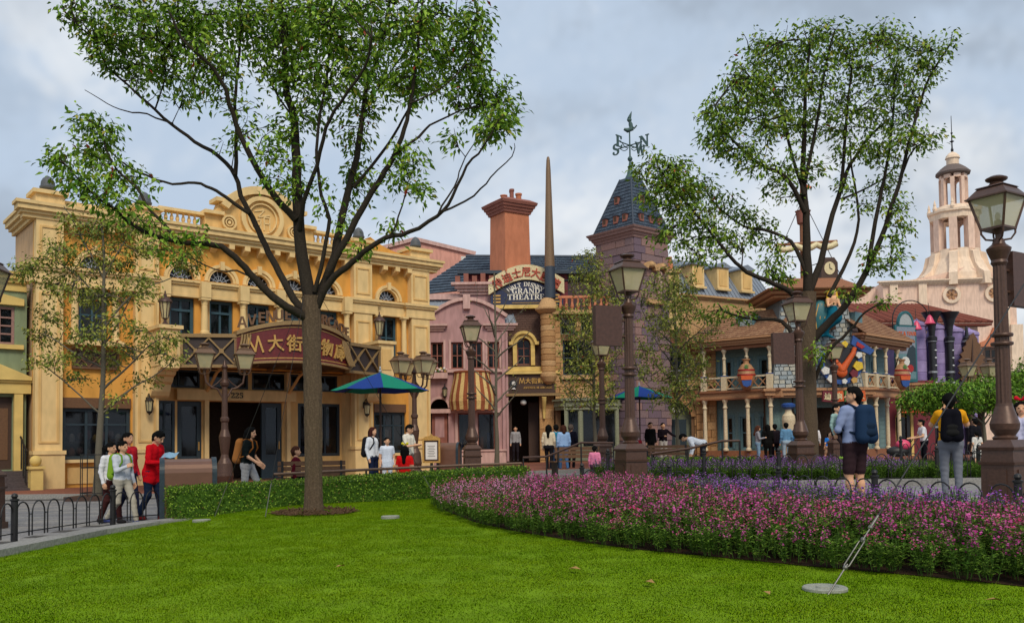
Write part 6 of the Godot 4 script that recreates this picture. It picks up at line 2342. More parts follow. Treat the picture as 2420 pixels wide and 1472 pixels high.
	var ro = tiled(rr, "tiled_roof", Vector3(-2.6, 7.85, 0.7), Vector3(6.9, 7.85, 0.7), Vector3(4.4, 9.5, -3.0), Vector3(-2.6, 9.5, -3.0), 9, 26, mats.roof_red, mats.roof_red_b, 0.1)
	for i in 27:
		var u = i / 26.0
		var tb := MB.new()
		tb.tube([Vector3(lerpf(-2.6, 6.9, u), 7.93, 0.72), Vector3(lerpf(-2.6, 4.4, u), 9.56, -3.0)], 0.1, 6)
		pt(ro, "barrel_tile_row", tb, mats.roof_red if i % 2 else mats.roof_red_b)
	bx(rr, "eave", mats.roof_red_b, -2.6, 6.9, 7.72, 7.84, -0.1, 0.66)

const MAIN_LIMBS := [
	[[-0.01, -0.07, 0.0, -0.01, 0.42, 0.0, -0.01, 1.39, 0.0, -0.02, 2.36, 0.0, -0.03, 2.95, 0.0, -0.03, 3.34, 0.0], 0.12, 0.14],
	[[-0.03, 3.21, 0.0, -0.15, 3.75, -0.06, -0.26, 4.69, -0.12, -0.3, 5.44, -0.19, -0.34, 6.19, -0.25, -0.47, 6.66, -0.31, -0.52, 7.29, -0.38, -0.59, 8.01, -0.44, -0.64, 8.67, -0.5], 0.118, 0.026],
	[[-0.04, 2.95, 0.0, -0.23, 3.09, 0.13, -0.44, 3.19, 0.27, -0.79, 3.55, 0.4, -0.96, 3.76, 0.53, -1.2, 3.98, 0.67, -1.48, 3.99, 0.8, -1.71, 3.99, 0.93, -2.09, 4.08, 1.07, -2.29, 4.2, 1.2, -2.48, 4.37, 1.33, -2.68, 4.53, 1.47, -2.84, 4.71, 1.6], 0.077, 0.013],
	[[-0.03, 3.14, 0.0, -0.23, 3.2, -0.07, -0.5, 3.61, -0.14, -0.69, 3.97, -0.21, -0.86, 4.31, -0.28, -1.03, 4.66, -0.35, -1.25, 5.04, -0.42, -1.35, 5.36, -0.48, -1.63, 5.72, -0.55, -2.05, 5.99, -0.62, -2.44, 6.31, -0.69, -2.89, 6.69, -0.76, -3.19, 6.99, -0.83, -3.62, 7.35, -0.9], 0.068, 0.016],
	[[-1.07, 4.71, -0.3, -1.4, 4.95, -0.23, -1.63, 5.08, -0.15, -1.85, 5.16, -0.08, -2.17, 5.11, 0.0, -2.54, 5.23, 0.07, -2.86, 5.39, 0.15, -3.02, 5.54, 0.22, -3.29, 5.72, 0.3], 0.036, 0.01],
	[[-1.32, 5.36, -0.4, -1.31, 6.11, -0.38, -1.31, 6.49, -0.36, -1.26, 7.13, -0.34, -1.22, 7.68, -0.32, -1.26, 8.29, -0.3], 0.034, 0.016],
	[[-2.41, 6.28, -0.6, -2.89, 6.5, -0.75, -3.29, 6.61, -0.9, -3.68, 6.81, -1.05, -4.12, 7.1, -1.2], 0.018, 0.006],
	[[-0.26, 4.53, 0.0, -0.6, 4.92, 0.11, -0.79, 5.26, 0.22, -1.0, 5.72, 0.33, -1.09, 6.0, 0.44, -1.14, 6.25, 0.56, -1.23, 6.52, 0.67, -1.43, 6.72, 0.78, -1.7, 6.99, 0.89, -1.84, 7.32, 1.0], 0.059, 0.016],
	[[-0.2, 4.39, 0.0, -0.09, 4.74, 0.23, 0.16, 5.23, 0.47, 0.35, 5.7, 0.7, 0.61, 6.01, 0.93, 1.0, 6.39, 1.17, 1.15, 6.72, 1.4], 0.041, 0.016],
	[[0.05, 3.39, 0.1, 0.2, 3.96, 0.17, 0.3, 4.47, 0.25, 0.21, 4.82, 0.32, 0.15, 5.32, 0.4, 0.19, 5.81, 0.47, 0.32, 6.42, 0.55, 0.41, 7.15, 0.62, 0.46, 7.88, 0.7], 0.036, 0.016],
	[[0.03, 3.21, 0.0, 0.25, 3.82, -0.14, 0.36, 4.44, -0.29, 0.49, 5.2, -0.43, 0.58, 5.69, -0.58, 0.66, 6.5, -0.72, 0.73, 7.02, -0.87, 0.89, 7.55, -1.01, 1.01, 8.27, -1.16, 1.07, 9.0, -1.3], 0.082, 0.021],
	[[0.25, 3.71, 0.1, 0.7, 4.49, 0.16, 1.06, 5.04, 0.22, 1.29, 5.4, 0.29, 1.47, 5.81, 0.35, 1.57, 6.18, 0.41, 1.66, 6.74, 0.47, 1.72, 7.17, 0.54, 1.79, 7.66, 0.6], 0.059, 0.016],
	[[1.29, 5.4, 0.3, 1.67, 5.76, 0.16, 1.83, 5.97, 0.02, 2.28, 6.25, -0.12, 2.8, 6.39, -0.26, 3.03, 6.49, -0.4], 0.027, 0.008],
	[[0.56, 5.13, -0.4, 1.01, 5.73, -0.5, 1.27, 6.18, -0.6, 1.47, 6.61, -0.7, 1.92, 7.23, -0.8, 2.13, 7.84, -0.9], 0.032, 0.01],
	[[0.03, 3.11, 0.0, 0.28, 3.54, 0.12, 0.55, 3.74, 0.24, 0.85, 3.93, 0.36, 1.2, 4.13, 0.48, 1.57, 4.17, 0.6, 1.99, 4.38, 0.72, 2.22, 4.62, 0.84, 2.44, 5.04, 0.96, 2.68, 5.26, 1.08, 2.9, 5.61, 1.2], 0.063, 0.01],
	[[2.08, 4.42, 0.8, 2.54, 4.6, 0.98, 2.78, 4.82, 1.15, 3.08, 5.04, 1.33, 3.12, 5.17, 1.5], 0.018, 0.005],
	[[1.28, 4.14, 0.5, 1.38, 4.47, 0.4, 1.51, 4.98, 0.3, 1.59, 5.29, 0.2], 0.018, 0.006],
	[[2.0, 4.39, 0.8, 2.24, 4.82, 0.68, 2.33, 5.18, 0.55, 2.52, 5.54, 0.43, 2.8, 5.7, 0.3], 0.016, 0.005],
	[[-1.72, 4.0, 0.9, -2.15, 4.47, 0.82, -2.43, 4.87, 0.74, -2.75, 5.15, 0.66, -2.94, 5.49, 0.58, -3.04, 5.84, 0.5], 0.027, 0.008],
	[[-0.82, 3.59, 0.3, -1.13, 3.72, 0.14, -1.44, 3.76, -0.02, -1.89, 3.96, -0.18, -2.35, 4.17, -0.34, -2.75, 4.34, -0.5], 0.018, 0.005],
	[[-1.21, 7.07, -0.2, -1.57, 7.66, -0.4, -1.91, 8.24, -0.6], 0.014, 0.008],
	[[-0.33, 6.17, -0.2, -0.75, 6.82, -0.4, -1.08, 7.46, -0.6, -1.21, 8.19, -0.8], 0.018, 0.008],
	[[0.61, 6.61, -1.0, 0.89, 7.12, -1.2, 1.3, 7.79, -1.4, 1.65, 8.32, -1.6], 0.018, 0.008],
	[[1.58, 6.14, 0.5, 2.01, 6.39, 0.4, 2.4, 6.82, 0.3, 2.53, 7.32, 0.2], 0.016, 0.006],
]
const MAIN_CLUMPS := [
	[-3.90, 8.06, -0.60, 0.30, 0.30, 26],
	[-3.58, 7.66, -0.80, 0.41, 0.34, 44],
	[-3.10, 7.86, -0.50, 0.47, 0.37, 50],
	[-3.06, 7.41, -0.90, 0.41, 0.31, 40],
	[-2.30, 7.57, -0.20, 0.53, 0.39, 64],
	[-2.52, 7.10, -0.60, 0.37, 0.24, 26],
	[-1.70, 7.67, 0.00, 0.58, 0.39, 70],
	[-1.40, 6.91, 0.50, 0.44, 0.28, 36],
	[-1.16, 7.79, -0.40, 0.53, 0.40, 60],
	[-0.74, 7.88, -0.60, 0.54, 0.47, 64],
	[-0.75, 7.16, -0.40, 0.40, 0.27, 30],
	[-0.00, 7.49, 0.20, 0.51, 0.45, 64],
	[-0.23, 6.87, -0.20, 0.39, 0.39, 44],
	[0.57, 7.19, 0.80, 0.49, 0.43, 64],
	[0.52, 6.58, 0.60, 0.43, 0.37, 50],
	[0.80, 8.00, -0.90, 0.55, 0.48, 64],
	[0.86, 7.21, -0.90, 0.48, 0.41, 56],
	[1.51, 7.24, 0.40, 0.50, 0.44, 64],
	[1.55, 6.61, 0.20, 0.45, 0.32, 44],
	[1.96, 7.75, -0.40, 0.47, 0.40, 54],
	[2.09, 7.12, -0.40, 0.47, 0.33, 50],
	[2.52, 7.55, 0.00, 0.29, 0.36, 34],
	[2.58, 6.88, 0.00, 0.23, 0.29, 22],
	[2.36, 6.57, -0.30, 0.40, 0.23, 36],
	[2.90, 6.63, -0.30, 0.21, 0.19, 16],
	[2.97, 6.10, 0.20, 0.22, 0.16, 18],
	[0.67, 6.61, -0.80, 0.34, 0.27, 22],
	[-0.01, 6.28, -0.10, 0.33, 0.26, 18],
	[-0.50, 6.06, -0.20, 0.30, 0.26, 14],
	[-0.51, 5.49, 0.50, 0.25, 0.31, 14],
	[0.44, 6.08, -0.90, 0.28, 0.35, 18],
	[0.59, 5.35, -0.80, 0.21, 0.34, 16],
	[-0.30, 5.38, -0.20, 0.20, 0.39, 12],
	[-0.48, 5.07, 0.40, 0.25, 0.25, 10],
	[1.55, 5.46, 0.30, 0.25, 0.19, 16],
	[1.35, 5.08, 0.30, 0.28, 0.22, 18],
	[1.76, 4.88, 0.50, 0.19, 0.16, 8],
	[2.72, 5.56, 0.90, 0.27, 0.21, 18],
	[3.03, 5.64, 1.00, 0.15, 0.12, 8],
	[2.21, 5.54, 0.60, 0.11, 0.15, 6],
	[1.30, 4.28, 0.40, 0.14, 0.11, 6],
	[0.82, 4.06, 0.20, 0.16, 0.09, 6],
	[-3.04, 5.84, 0.50, 0.28, 0.17, 20],
	[-3.36, 5.84, 0.50, 0.16, 0.16, 6],
	[-3.24, 5.49, 0.40, 0.28, 0.19, 20],
	[-3.34, 5.14, 1.20, 0.21, 0.15, 12],
	[-2.83, 5.14, 0.60, 0.28, 0.19, 18],
	[-2.92, 4.71, 1.50, 0.26, 0.17, 16],
	[-2.48, 4.53, 1.50, 0.35, 0.16, 18],
	[-2.51, 5.03, 0.40, 0.25, 0.16, 8],
	[-2.19, 4.34, 1.30, 0.35, 0.12, 14],
	[-1.71, 4.05, 1.00, 0.36, 0.08, 12],
	[-2.22, 4.03, 0.00, 0.32, 0.09, 6],
	[-1.23, 5.87, -0.20, 0.26, 0.20, 8],
	[-2.21, 6.74, -0.50, 0.27, 0.20, 10],
	[-1.17, 6.46, 0.00, 0.32, 0.26, 14],
	[-1.56, 6.50, 0.40, 0.25, 0.22, 12],
	[0.20, 4.77, 0.30, 0.13, 0.25, 5],
	[0.47, 4.59, -0.30, 0.10, 0.26, 6],
	[-3.11, 8.91, -0.50, 0.67, 0.54, 40],
	[-1.79, 8.45, 0.30, 0.63, 0.51, 40],
	[-1.08, 8.94, -0.60, 0.68, 0.54, 40],
	[0.17, 8.37, 0.40, 0.63, 0.50, 40],
	[1.01, 8.85, -0.50, 0.67, 0.54, 40],
	[1.89, 8.46, 0.20, 0.64, 0.51, 40],
]
const RIGHT_LIMBS := [
	[[-0.02, -0.02, 0.0, -0.01, 1.47, 0.0, 0.01, 3.19, 0.0, 0.06, 4.22, 0.0, 0.11, 5.03, 0.0], 0.286, 0.192],
	[[0.1, 4.91, 0.0, 0.1, 6.08, -0.05, 0.12, 7.26, -0.1, 0.1, 8.45, -0.15, 0.18, 9.64, -0.2, 0.26, 10.85, -0.25, 0.42, 11.94, -0.3], 0.146, 0.027],
	[[0.01, 4.45, 0.0, -0.44, 5.0, 0.2, -0.95, 5.2, 0.4, -1.56, 5.4, 0.6, -2.06, 5.7, 0.8, -2.65, 6.34, 1.0, -3.22, 6.96, 1.2, -3.8, 7.58, 1.4, -4.15, 7.96, 1.6], 0.091, 0.018],
	[[0.04, 5.61, 0.0, -0.27, 6.48, -0.24, -0.89, 6.84, -0.48, -1.41, 7.02, -0.72, -2.05, 7.63, -0.96, -2.46, 8.32, -1.2], 0.064, 0.018],
	[[0.06, 7.23, 0.0, -0.5, 8.09, 0.28, -1.26, 8.36, 0.56, -1.89, 8.73, 0.84, -2.39, 9.2, 1.12, -2.66, 9.66, 1.4], 0.073, 0.018],
	[[0.07, 7.7, 0.0, -0.17, 8.99, -0.35, -0.26, 10.31, -0.7, -0.49, 11.43, -1.05, -0.74, 12.33, -1.4], 0.055, 0.018],
	[[0.08, 8.05, 0.0, 0.38, 9.51, 0.15, 0.53, 10.62, 0.3, 0.67, 11.48, 0.45, 0.8, 11.99, 0.6], 0.055, 0.018],
	[[0.11, 5.03, 0.0, 0.51, 5.87, -0.17, 0.82, 6.84, -0.33, 1.27, 8.06, -0.5, 1.59, 8.71, -0.67, 2.27, 9.6, -0.83, 2.9, 10.14, -1.0], 0.11, 0.027],
	[[1.27, 8.06, -0.5, 1.32, 9.63, -0.2, 1.35, 10.69, 0.1, 1.38, 11.61, 0.4], 0.055, 0.018],
	[[0.22, 3.76, 0.0, 0.61, 4.2, 0.08, 1.05, 4.64, 0.16, 1.61, 5.54, 0.24, 2.0, 6.44, 0.32, 2.28, 7.33, 0.4, 2.49, 7.99, 0.48, 2.83, 9.33, 0.56, 3.17, 10.44, 0.64, 3.61, 11.2, 0.72, 3.8, 11.51, 0.8], 0.119, 0.018],
	[[1.59, 5.53, 0.3, 2.08, 7.53, 0.08, 2.37, 8.41, -0.14, 2.67, 9.67, -0.36, 2.86, 10.95, -0.58, 2.81, 12.13, -0.8], 0.064, 0.018],
	[[0.73, 4.94, -0.2, 1.4, 6.13, -0.35, 1.72, 7.11, -0.5, 1.64, 8.58, -0.65, 1.66, 9.47, -0.8], 0.064, 0.018],
	[[0.19, 2.61, 0.0, 0.52, 3.38, 0.25, 1.01, 3.91, 0.5, 1.32, 4.33, 0.75, 1.61, 4.51, 1.0], 0.064, 0.018],
	[[-0.19, 3.53, 0.0, -0.52, 4.28, -0.35, -1.12, 4.39, -0.7, -1.86, 4.63, -1.05, -2.01, 4.93, -1.4], 0.073, 0.018],
	[[2.28, 7.33, 0.4, 2.68, 8.52, 0.6, 3.05, 8.9, 0.8, 3.18, 9.06, 1.0], 0.037, 0.011],
	[[1.22, 7.68, -0.4, 2.14, 8.08, -0.6, 2.83, 8.61, -0.8, 3.06, 9.28, -1.0], 0.037, 0.011],
]
const RIGHT_CLUMPS := [
	[0.33, 12.13, -0.20, 0.63, 0.58, 34],
	[-0.31, 11.93, -0.80, 0.71, 0.65, 44],
	[0.86, 11.62, 0.40, 0.62, 0.56, 34],
	[-0.84, 12.09, -0.60, 0.59, 0.47, 26],
	[-1.61, 10.55, 0.80, 0.66, 0.61, 46],
	[-0.06, 10.99, -0.90, 0.77, 0.65, 46],
	[0.44, 10.58, 0.40, 0.67, 0.62, 40],
	[1.53, 11.43, 0.00, 0.63, 0.51, 32],
	[2.70, 12.38, -0.80, 0.59, 0.47, 34],
	[2.59, 11.32, -0.60, 0.64, 0.59, 38],
	[2.86, 11.47, 0.40, 0.51, 0.45, 24],
	[3.28, 11.10, 0.70, 0.39, 0.44, 18],
	[3.69, 11.51, 0.80, 0.22, 0.33, 6],
	[-2.18, 9.62, 1.20, 0.65, 0.60, 48],
	[-1.24, 9.49, 0.60, 0.67, 0.56, 42],
	[-0.05, 9.68, -0.30, 0.64, 0.52, 34],
	[-2.76, 9.14, 1.30, 0.49, 0.43, 26],
	[0.89, 9.79, -0.30, 0.58, 0.52, 28],
	[1.68, 10.09, -0.20, 0.58, 0.58, 34],
	[2.62, 10.08, -0.20, 0.58, 0.58, 34],
	[2.96, 10.35, 0.60, 0.50, 0.50, 24],
	[-2.26, 8.68, 1.00, 0.55, 0.44, 26],
	[-1.47, 8.37, 0.90, 0.55, 0.39, 22],
	[-0.47, 8.46, 0.20, 0.51, 0.45, 18],
	[1.65, 9.01, -0.50, 0.53, 0.53, 24],
	[2.38, 8.95, 0.00, 0.57, 0.51, 28],
	[2.60, 9.02, 0.80, 0.44, 0.33, 18],
	[2.95, 8.84, 1.00, 0.33, 0.27, 10],
	[0.40, 8.51, 0.00, 0.40, 0.46, 12],
	[-4.14, 8.18, 1.60, 0.37, 0.27, 16],
	[-3.72, 7.84, 1.60, 0.48, 0.43, 30],
	[-4.14, 7.55, 1.50, 0.43, 0.38, 22],
	[-3.05, 7.74, 0.40, 0.56, 0.51, 34],
	[-3.70, 6.92, 1.40, 0.54, 0.43, 32],
	[-2.93, 6.73, 0.80, 0.55, 0.44, 32],
	[-3.79, 6.31, 1.20, 0.43, 0.33, 18],
	[-2.12, 6.52, 0.20, 0.51, 0.40, 22],
	[-1.38, 7.46, -0.80, 0.53, 0.35, 18],
	[-2.20, 7.83, -0.80, 0.47, 0.41, 18],
	[-3.10, 5.90, 1.00, 0.49, 0.33, 16],
	[-0.89, 6.88, -0.90, 0.47, 0.36, 14],
	[-0.48, 7.88, -0.20, 0.46, 0.35, 12],
	[-0.50, 5.67, -0.30, 0.52, 0.40, 22],
	[-0.72, 6.15, -0.30, 0.40, 0.29, 10],
	[2.48, 8.11, -0.30, 0.46, 0.35, 16],
	[2.39, 7.21, 0.40, 0.39, 0.34, 12],
	[1.67, 5.74, 0.40, 0.39, 0.28, 12],
	[2.15, 5.92, 0.60, 0.33, 0.39, 14],
	[2.50, 6.48, 0.60, 0.22, 0.39, 8],
	[1.39, 8.06, -0.50, 0.35, 0.35, 8],
	[-2.01, 4.68, -1.40, 0.54, 0.22, 12],
	[-1.34, 4.59, -1.20, 0.42, 0.18, 8],
	[0.06, 3.35, 0.60, 0.28, 0.28, 8],
	[1.00, 4.91, 0.60, 0.28, 0.22, 6],
	[1.85, 7.58, -0.50, 0.35, 0.35, 8],
	[-4.38, 7.20, 1.60, 0.32, 0.27, 10],
	[-4.58, 7.96, 1.60, 0.27, 0.23, 8],
	[1.82, 4.81, 0.50, 0.28, 0.17, 5],
]
const SMALL_LIMBS := [
	[[-0.04, -0.38, 0.0, 0.0, 1.14, 0.0, 0.06, 2.23, 0.0, 0.11, 3.33, 0.0, 0.1, 4.98, 0.0, 0.12, 6.08, 0.0, 0.06, 6.97, 0.0], 0.109, 0.022],
	[[0.11, 2.78, 0.0, 0.82, 3.3, 0.2, 1.44, 3.81, 0.4, 2.06, 4.1, 0.6], 0.035, 0.009],
	[[0.08, 2.12, 0.0, 0.76, 2.78, -0.2, 1.45, 3.24, -0.4, 1.82, 3.7, -0.6], 0.035, 0.009],
	[[0.11, 4.32, 0.0, 0.69, 5.09, -0.07, 1.21, 5.43, -0.15, 1.74, 5.66, -0.23, 2.37, 6.0, -0.3], 0.035, 0.009],
	[[0.08, 3.33, 0.0, -0.66, 3.68, -0.17, -1.41, 4.16, -0.33, -1.84, 4.3, -0.5], 0.031, 0.009],
	[[0.1, 4.98, 0.0, -0.4, 5.61, 0.17, -0.97, 6.03, 0.33, -1.53, 6.11, 0.5], 0.031, 0.009],
	[[0.04, 2.12, 0.0, -0.62, 2.78, 0.13, -1.21, 3.32, 0.27, -1.46, 3.42, 0.4], 0.026, 0.009],
	[[0.1, 5.64, 0.0, 0.52, 6.57, -0.2, 0.88, 7.29, -0.4, 1.14, 7.68, -0.6], 0.026, 0.009],
	[[0.1, 5.64, 0.0, -0.41, 6.55, -0.07, -0.78, 7.24, -0.13, -1.04, 7.6, -0.2], 0.026, 0.009],
	[[0.11, 3.88, 0.0, 0.63, 4.49, 0.27, 0.96, 4.88, 0.53, 1.39, 5.47, 0.8], 0.026, 0.009],
]
const SMALL_CLUMPS := [
	[0.06, 6.97, 0.00, 0.49, 0.38, 22],
	[-0.80, 7.08, -0.40, 0.50, 0.39, 18],
	[0.66, 7.06, -0.40, 0.55, 0.39, 20],
	[-0.83, 6.23, 0.40, 0.48, 0.38, 16],
	[-1.53, 5.89, 0.50, 0.37, 0.30, 14],
	[-1.80, 5.70, 0.40, 0.32, 0.21, 6],
	[-0.38, 6.09, 0.00, 0.60, 0.44, 26],
	[0.33, 6.28, -0.40, 0.61, 0.44, 26],
	[1.18, 6.63, -0.50, 0.56, 0.33, 18],
	[1.93, 6.12, -0.30, 0.55, 0.28, 18],
	[2.52, 6.20, -0.20, 0.27, 0.22, 6],
	[-1.25, 5.55, 0.00, 0.44, 0.33, 14],
	[-0.39, 5.13, 0.40, 0.54, 0.38, 22],
	[0.02, 5.30, -0.60, 0.62, 0.39, 24],
	[1.37, 5.31, 0.50, 0.53, 0.32, 18],
	[-1.45, 4.84, -0.40, 0.44, 0.33, 12],
	[-0.12, 4.25, 0.50, 0.53, 0.32, 18],
	[0.93, 4.21, 0.70, 0.53, 0.32, 20],
	[-1.73, 4.24, -0.50, 0.39, 0.25, 12],
	[1.81, 4.01, 0.50, 0.43, 0.19, 12],
	[0.96, 3.81, -0.50, 0.56, 0.28, 16],
	[1.63, 3.58, -0.50, 0.33, 0.22, 8],
	[0.05, 3.69, -0.30, 0.55, 0.28, 14],
	[-0.76, 3.53, 0.30, 0.43, 0.22, 10],
	[-1.24, 3.42, 0.40, 0.32, 0.19, 8],
	[-0.50, 3.14, -0.30, 0.44, 0.22, 8],
	[0.96, 3.03, -0.50, 0.45, 0.22, 8],
	[0.41, 2.45, 0.00, 0.27, 0.20, 4],
]

# one folded leaf added to a collector
func leaf(b: MB, p: Vector3, dir: Vector3, nrm: Vector3, l: float, w: float, c: Color):
	var s = dir.cross(nrm).normalized()
	var u = s.cross(dir).normalized()
	b.col = c
	var tip = p + dir * l - u * l * 0.08
	var m = p + dir * l * 0.45
	var a = m + s * w * 0.5 + u * w * 0.18
	var e = m - s * w * 0.5 + u * w * 0.18
	b.tri(p, a, m)
	b.tri(m, a, tip)
	b.tri(p, m, e)
	b.tri(m, tip, e)

func leaf_colour(kind: int, g: RandomNumberGenerator) -> Color:
	var k = g.randf()
	var c: Color
	if kind == 0:
		c = lin(66, 110, 30).lerp(lin(148, 178, 60), k)
	elif kind == 1:
		c = lin(66, 106, 32).lerp(lin(144, 168, 60), k)
	else:
		c = lin(84, 108, 44).lerp(lin(164, 164, 76), k)
	var q = g.randf()
	if kind == 3:
		c = lin(66, 108, 30).lerp(lin(120, 154, 50), k)
	elif q < 0.005:
		c = lin(150, 60, 40)
	elif q < 0.05:
		c = lin(150, 146, 60)
	return c

func grow(called: String, label: String, at: Vector3, limbs: Array, clumps: Array, leaf_len: float, per: int, kind: int, bark: Material, sd: int, thin := 1.0) -> Node3D:
	var g := RandomNumberGenerator.new()
	g.seed = sd
	var o = thing(called, label, "tree", at)
	var nodes := PackedVector3Array()
	var trunk := MB.new()
	var wood := MB.new()
	for li in limbs.size():
		var lb = limbs[li]
		var ps = []
		var rs = []
		var n = lb[0].size() / 3
		for i in n:
			ps.append(Vector3(lb[0][i * 3], lb[0][i * 3 + 1], lb[0][i * 3 + 2]))
		# smooth the polyline
		var sm = []
		for i in n - 1:
			var p0 = ps[max(0, i - 1)]
			var p3 = ps[min(n - 1, i + 2)]
			for k in 3:
				sm.append(ps[i].cubic_interpolate(ps[i + 1], p0, p3, k / 3.0) + (Vector3(g.randf_range(-1, 1), g.randf_range(-1, 1), g.randf_range(-1, 1)) * 0.012 if li > 0 else Vector3.ZERO))
		sm.append(ps[n - 1])
		for i in sm.size():
			var t = float(i) / (sm.size() - 1)
			var r = lerpf(lb[1], lb[2], pow(t, 0.75))
			if li == 0 and sm[i].y < 0.35:
				r *= 1.0 + 0.28 * pow(clampf((0.35 - sm[i].y) / 0.35, 0, 1), 1.5)
			rs.append(r)
			if li > 0 and i > 2:
				nodes.append(sm[i])
		if li == 0:
			trunk.tube(dense(sm, 4), dense_r(rs, 4), 44)
		else:
			wood.tube(sm, rs, 9 if lb[1] > 0.05 else 6)
	if kind < 2:
		# ridged bark: the surface pushed in and out along the trunk
		var fn := FastNoiseLite.new()
		fn.frequency = 1.0
		fn.seed = sd
		fn.fractal_octaves = 3
		for i in trunk.v.size():
			var q = trunk.v[i]
			var a = atan2(q.z, q.x)
			trunk.v[i] += trunk.n[i] * (fn.get_noise_3d(cos(a) * 6.0, q.y * 1.6, sin(a) * 6.0) * 0.022 + fn.get_noise_3d(cos(a) * 16.0, q.y * 4.0, sin(a) * 16.0) * 0.012)
		trunk.reshade()
	var tr = pt(o, "trunk", trunk, mats.bark_base if kind < 2 else bark)
	pt(o, "limbs", wood, bark)
	var tw := MB.new()
	var lv := MB.new()
	var kn := nodes.size()
	for c in clumps:
		for i in int(c[5] * thin):
			var d = Vector3(g.randfn(), g.randfn(), g.randfn()).normalized() * pow(g.randf(), 0.42)
			var tg = Vector3(c[0] + d.x * c[3] * 1.22, c[1] + d.y * c[4] * 1.22, c[2] + d.z * (c[3] + c[4]) * 0.72)
			var bd := 1e9
			var bn := Vector3.ZERO
			for q in kn:
				var v = nodes[q] - tg
				var dd = v.length_squared()
				if v.y > 0:
					dd += v.y * v.y * 2.0
				if dd < bd:
					bd = dd
					bn = nodes[q]
			var mid = bn.lerp(tg, 0.5) + Vector3(g.randf_range(-1, 1), g.randf_range(-0.5, 1), g.randf_range(-1, 1)) * 0.1 * sqrt(bd)
			var r0 = clampf(0.005 + sqrt(bd) * 0.008, 0.005, 0.02) * (leaf_len / 0.1)
			tw.tube([bn, mid, tg], [r0, r0 * 0.7, r0 * 0.35], 4, false)
			if i % 5 == 0:
				nodes.append(mid)
				kn = nodes.size()
			for k in per:
				var along = g.randf()
				var p = mid.lerp(tg, 0.25 + 0.8 * along) + Vector3(g.randfn(), g.randfn(), g.randfn()) * leaf_len * 0.75
				var out = (p - bn)
				out.y = 0
				var dir = (out.normalized() * 0.6 + Vector3(g.randfn() * 0.6, -0.55 + g.randfn() * 0.45, g.randfn() * 0.6)).normalized()
				var nr = Vector3(g.randfn() * 0.6, 1.0, g.randfn() * 0.6).normalized()
				var L = leaf_len * g.randf_range(0.65, 1.2)
				leaf(lv, p, dir, nr, L, L * 0.44, leaf_colour(kind, g))
	pt(o, "twigs", tw, bark).set_meta("kind", "stuff")
	pt(o, "crown", lv, mats.leaf)
	return o

func dense(ps: Array, k: int) -> Array:
	var out = []
	for i in ps.size() - 1:
		for j in k:
			out.append(ps[i].lerp(ps[i + 1], float(j) / k))
	out.append(ps[ps.size() - 1])
	return out

func dense_r(rs: Array, k: int) -> Array:
	var out = []
	for i in rs.size() - 1:
		for j in k:
			out.append(lerpf(rs[i], rs[i + 1], float(j) / k))
	out.append(rs[rs.size() - 1])
	return out

func generic_clumps(h0: float, h1: float, r: float, n: int, dens: int, sd: int) -> Array:
	var g := RandomNumberGenerator.new()
	g.seed = sd
	var out = []
	for i in n:
		var t = (i + 0.5) / n
		var a = i * 2.4 + g.randf()
		var rr = r * sin(PI * (0.12 + 0.8 * t)) * g.randf_range(0.35, 1.0)
		out.append([cos(a) * rr, lerpf(h0, h1, t), sin(a) * rr, r * 0.34, (h1 - h0) * 0.1, dens])
	return out

func generic_limbs(h0: float, h1: float, r: float, r0: float, n: int, sd: int) -> Array:
	var g := RandomNumberGenerator.new()
	g.seed = sd
	var out = [[[0, -0.1, 0, 0.03, h0 * 0.5, 0.02, 0.0, h0, 0.0, 0.03, lerpf(h0, h1, 0.4), 0.02, 0.0, h1, 0.0], r0, r0 * 0.25]]
	for i in n:
		var t = (i + 0.3) / n
		var a = i * 2.4 + g.randf()
		var rr = r * g.randf_range(0.6, 1.0) * sin(PI * (0.2 + 0.7 * t))
		var y = lerpf(h0 * 0.95, h1 * 0.8, t)
		out.append([[0.0, y - 0.2, 0.0, cos(a) * rr * 0.35, y + 0.15, sin(a) * rr * 0.35, cos(a) * rr * 0.7, y + 0.45, sin(a) * rr * 0.7, cos(a) * rr, y + 0.8, sin(a) * rr], r0 * 0.4, r0 * 0.1])
	return out

